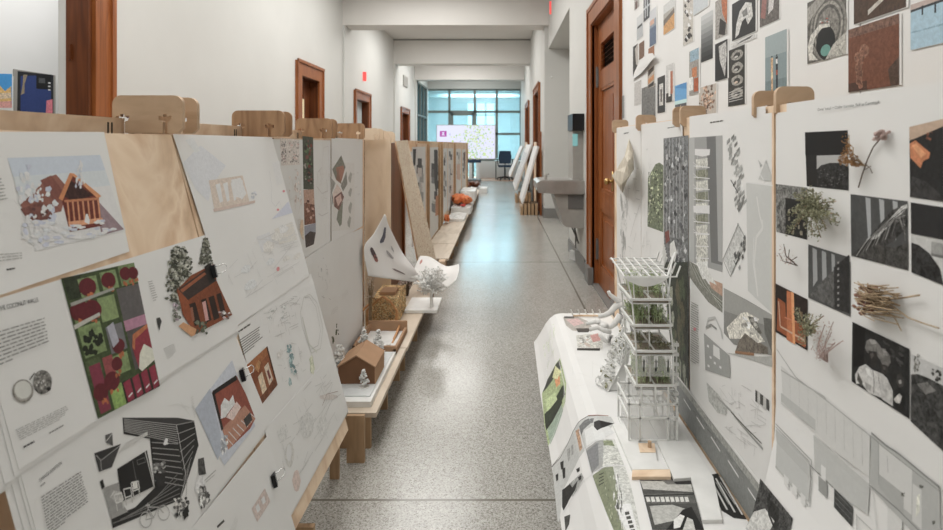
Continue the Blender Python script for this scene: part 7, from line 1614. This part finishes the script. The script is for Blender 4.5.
m.box(fx(632), fx(670), YT+.004, YT+.0055, fz(402), fz(388)); m.box(fx(632), fx(672), YT+.01, YT+.0115, fz(378), fz(356))
T.part('acrylic_panel', m, 'clear_acrylic')
Rr = random.Random(31)
for k, (px0, px1, py, kind) in enumerate(tiers[3:7]):
    z = fz(py); x0, x1 = fx(px0), fx(px1); y0, y1 = YT-.002*k, YT+DY+.01*k; sh = -.004*k
    m = MB(); rail_rect(m, x0+sh*0, x1, y0, y1, z, .007, .007); m.box(x0, x1, y0+.004, y1-.004, z-.016, z-.013)
    for q in (.5,): x = x0+(x1-x0)*q; m.box(x-.002, x+.002, y0, y1, z-.003, z+.003)
    yn = (y0+y1)/2; m.box(x0, x1, yn-.002, yn+.002, z-.003, z+.003)
    tr = T.part('tray_%s' % 'grid' if 0 else 'tray', m, 'white_plastic')
    s_ = MB(); s_.box(x0+.006, x1-.006, y0+.008, y1-.008, z-.0125, z-.002); T.part('soil', s_, plain('potting_soil', (.30, .26, .21), .95), parent=tr)
    herb = MB(); n = (190, 60, 190, 150)[k]; hh = (.075, .022, .075, .075)[k]
    for j in range(n):
        bx_, by_ = Rr.uniform(x0+.012, x1-.012), Rr.uniform(y0+.012, y1-.02)
        if abs(bx_-(x0+x1)/2) < .012: continue
        p = Vector((bx_, by_, z-.004)); e = p+Vector((Rr.uniform(-.014, .014), Rr.uniform(-.014, .014), hh*Rr.uniform(.4, 1.1))); herb.tube([p, e], .0007, 3, cap=False)
        for w in range(7):
            f = p.lerp(e, Rr.uniform(.3, 1)); u = Vector((Rr.uniform(-1, 1), Rr.uniform(-1, 1), Rr.uniform(-.3, 1))).normalized()*.0075; v = u.cross(Vector((0, 0, 1))).normalized()*.003
            herb.add([f, f+u*.5+v, f+u, f+u*.5-v], [(0, 1, 2, 3)])
    T.part('herbs', herb, 'leaf' if k != 1 else 'leaf_grey', parent=tr)
# uprights between the trays, each a part
def up_(p, q, w): T.part('upright', MB().bar(p, q, w), 'white_plastic')
for k in range(3, 7):
    a0, b0 = tiers[k], tiers[k+1]
    for (pa, pb) in ((a0[0]+1, b0[0]+1), (a0[1]-1, b0[1]-1)):
        for y in (YT+.003, YT+DY): up_((fx(pa), y, fz(a0[2])), (fx(pb), y, fz(b0[2])), .0045)
for pa in (641, 655, 668): up_((fx(pa), YT-.004, fz(404)), (fx(pa), YT-.004, fz(386)), .005)
for pa in (633, 647, 662): up_((fx(pa+1), YT-.003, fz(299)), (fx(pa), YT-.003, fz(280)), .003)
up_((fx(652), YT+.02, fz(384)), (fx(650), YT+.02, fz(300)), .004)
m = MB()    # top grid with pointed ends on the right
z = fz(277); x0, x1 = fx(624.5), fx(667); y0, y1 = YT, YT+.24
for q in range(6): x = x0+(x1-x0)*q/5; m.bar((x, y0, z), (x+.005, y1, z+.012), .005)
for q in range(6): y = y0+(y1-y0)*q/5; m.bar((x0, y, z+.002*q), (x1+.035, y+.004, z+.002*q), .004)
for q in range(6): y = y0+(y1-y0)*q/5; m.bar((x1+.03, y, z), (x1+.045, y+.005, z+.035), .004)
for q in range(4): x = x0+(x1-x0)*(q+.5)/4; m.bar((x-.012, y0+.04*q, z+.016), (x+.05, y0+.02+.04*q, z-.01), .003)
T.part('top_grid', m, 'white_plastic')
m = MB(); n = 10; top = []; bot = []
for k in range(n+1): u = k/n; top.append(Vector((x0+(x1-x0)*u, YT-.004, z-.002))); bot.append(Vector((x0+.01+(x1-x0-.02)*u, YT-.004, z-.012-.018*math.sin(math.pi*u))))
m.prism(top+bot[::-1], (0, .003, 0)); T.part('scalloped_apron', m, 'white_plastic')
m = MB(); m.bar((fx(670), YT+.02, fz(299)), (fx(682), YT+.10, fz(262)), .005); m.bar((fx(667), YT, fz(278)), (fx(681), YT+.06, fz(256)), .005); m.bar((fx(674), YT+.12, fz(290)), (fx(686), YT+.2, fz(300)), .004)
for k in range(4): m.bar((fx(664+k*4), YT+.05*k, fz(264)), (fx(666+k*4), YT+.05*k, fz(253)), .004)
T.part('side_brace', m, 'white_plastic')
m = MB(); 
for k in range(3):
    for j in range(2): x = fx(643+k*12); m.box(x-.006, x+.006, YT-.012, YT-.009, fz(366-j*6), fz(361-j*6)); m.box(x-.002, x+.002, YT-.012, YT-.009, fz(370), fz(358))
T.part('toggle_clip', m, 'white_plastic')
m = MB()
for k in range(9): m.box(fx(677), fx(682), YT+.03, YT+.04, fz(430-k*10), fz(427-k*10))
m.bar((fx(679), YT+.035, fz(436)), (fx(680), YT+.035, fz(345)), .004); T.part('side_ladder', m, 'white_plastic')
m = MB(); m.tube([U(679, 436, Y=1.95), U(686, 430, Y=1.97), U(692, 410, Y=1.9), U(690, 370, Y=1.92), U(684, 340, Y=2.0)], .0022, 6); m.tube([U(677, 440, Y=1.9), U(684, 436, Y=1.92), U(689, 418, Y=1.9)], .0018, 6)
solo('thin_cable', m, 'white_plastic', 'thin white cable curving up behind the tower on the right bench', 'cable', smooth=True)

# leaning ornamental lattice panel left of the tower
T = Thing('lattice_panel', 'white ornamental lattice panel leaning left of the tower', 'sculpture', (.40, 2.1, TZ+.004)); Y0 = 2.12
c7 = cr(525, 290, 4.417)
def pl_(x, y, Y): return U(*c7((x, y))[0], Y=Y)
tl, tr_, br_, bl_ = pl_(452, 115, 2.36), pl_(476, 235, 2.24), pl_(368, 462, 2.175), pl_(318, 415, 2.26)
br_.z = max(br_.z, TZ+.009); m = MB(); Rn = random.Random(17)
def lp(u, v): return (tl*(1-u)+tr_*u)*(1-v)+(bl_*(1-u)+br_*u)*v
nrm = (tr_-tl).cross(bl_-tl).normalized(); nrm = nrm if nrm.y < 0 else -nrm
m.add([tl, tr_, br_, bl_]+[p-nrm*.004 for p in (tl, tr_, br_, bl_)], [(0, 1, 2, 3), (7, 6, 5, 4), (0, 4, 5, 1), (1, 5, 6, 2), (2, 6, 7, 3), (3, 7, 4, 0)]); T.part('backing', m, 'white_plastic')
m = MB()
for k in range(130):
    u, v = Rn.random(), Rn.random(); a = lp(u, v)+nrm*.003; b = lp(min(1, max(0, u+Rn.uniform(-.35, .35))), min(1, max(0, v+Rn.uniform(-.10, .10))))+nrm*.010; m.tube([a, (a+b)/2+nrm*.012, b], .0026, 5)
T.part('ribs', m, 'white_plastic')
m = MB()
for k in range(24): m.blob(lp(Rn.random(), Rn.random())+nrm*.010, .005, .005, .006, k, .4, 5, 4)
T.part('dried_bits', m, 'leaf_grey')
m = MB(); a, b, c_ = pl_(470, 240, 2.30), pl_(436, 455, 2.19), pl_(390, 400, 2.2)
for q in (b, c_): q.z = max(q.z, TZ+.01)
m.prism([tuple(a), tuple(b), tuple(br_+Vector((0, .01, 0)))], (0, .006, 0)); T.part('support_fin', m, 'white_plastic')

# twisted clay branch behind the lattice
T = Thing('clay_branch', 'twisted off-white clay branch on the far end of the right bench', 'sculpture', U(610, 318, Y=2.9)); Yb = 2.75
pts = lambda l, Y: [U(*c7(q)[0], Y=Y) for q in l]
m = MB(); m.tube(pts([(325, 118), (350, 112), (375, 100), (400, 72), (430, 62), (450, 75)], Yb), .010, 8, r2=.022); m.tube(pts([(430, 62), (400, 40), (375, 20), (368, 5)], Yb), .014, 8, r2=.008)
m.tube(pts([(270, 150), (310, 140), (345, 150), (375, 165), (395, 150), (420, 110)], Yb-.05), .009, 8, r2=.016); m.tube(pts([(285, 175), (320, 165), (350, 180), (380, 185)], Yb-.1), .010, 8, r2=.012); m.tube(pts([(330, 195), (350, 220), (372, 235), (380, 200)], Yb-.2), .010, 8, r2=.012)
T.part('branch', m, 'felt_white', smooth=True)
m = MB(); m.blob(U(*c7((345, 155))[0], Y=Yb-.06), .022, .03, .016, 3, .25); m.blob(U(*c7((320, 138))[0], Y=Yb-.04), .018, .03, .012, 5, .25); m.blob(U(*c7((360, 212))[0], Y=Yb-.18), .012, .03, .014, 6, .25); T.part('knot', m, 'felt_white', smooth=True)
# small comb rack at the far end
T = Thing('comb_rack', 'small wooden rack with white pegs at the far edge of the right bench', 'rack', (.45, 3.15, TZ+.006))
a = U(572, 312.5, Z=TZ+.015); b = U(602, 311.5, Z=TZ+.015); a.y = b.y = 3.12
T.part('rail', MB().bar((a.x, 3.12, TZ+.014), (b.x, 3.12, TZ+.014), .008), 'ply')
for k in range(5): x = a.x+(b.x-a.x)*k/4.4; T.part('peg', MB().bar((x, 3.125, TZ+.012), (x-.012, 3.13, TZ+.045), .005), 'white_plastic')
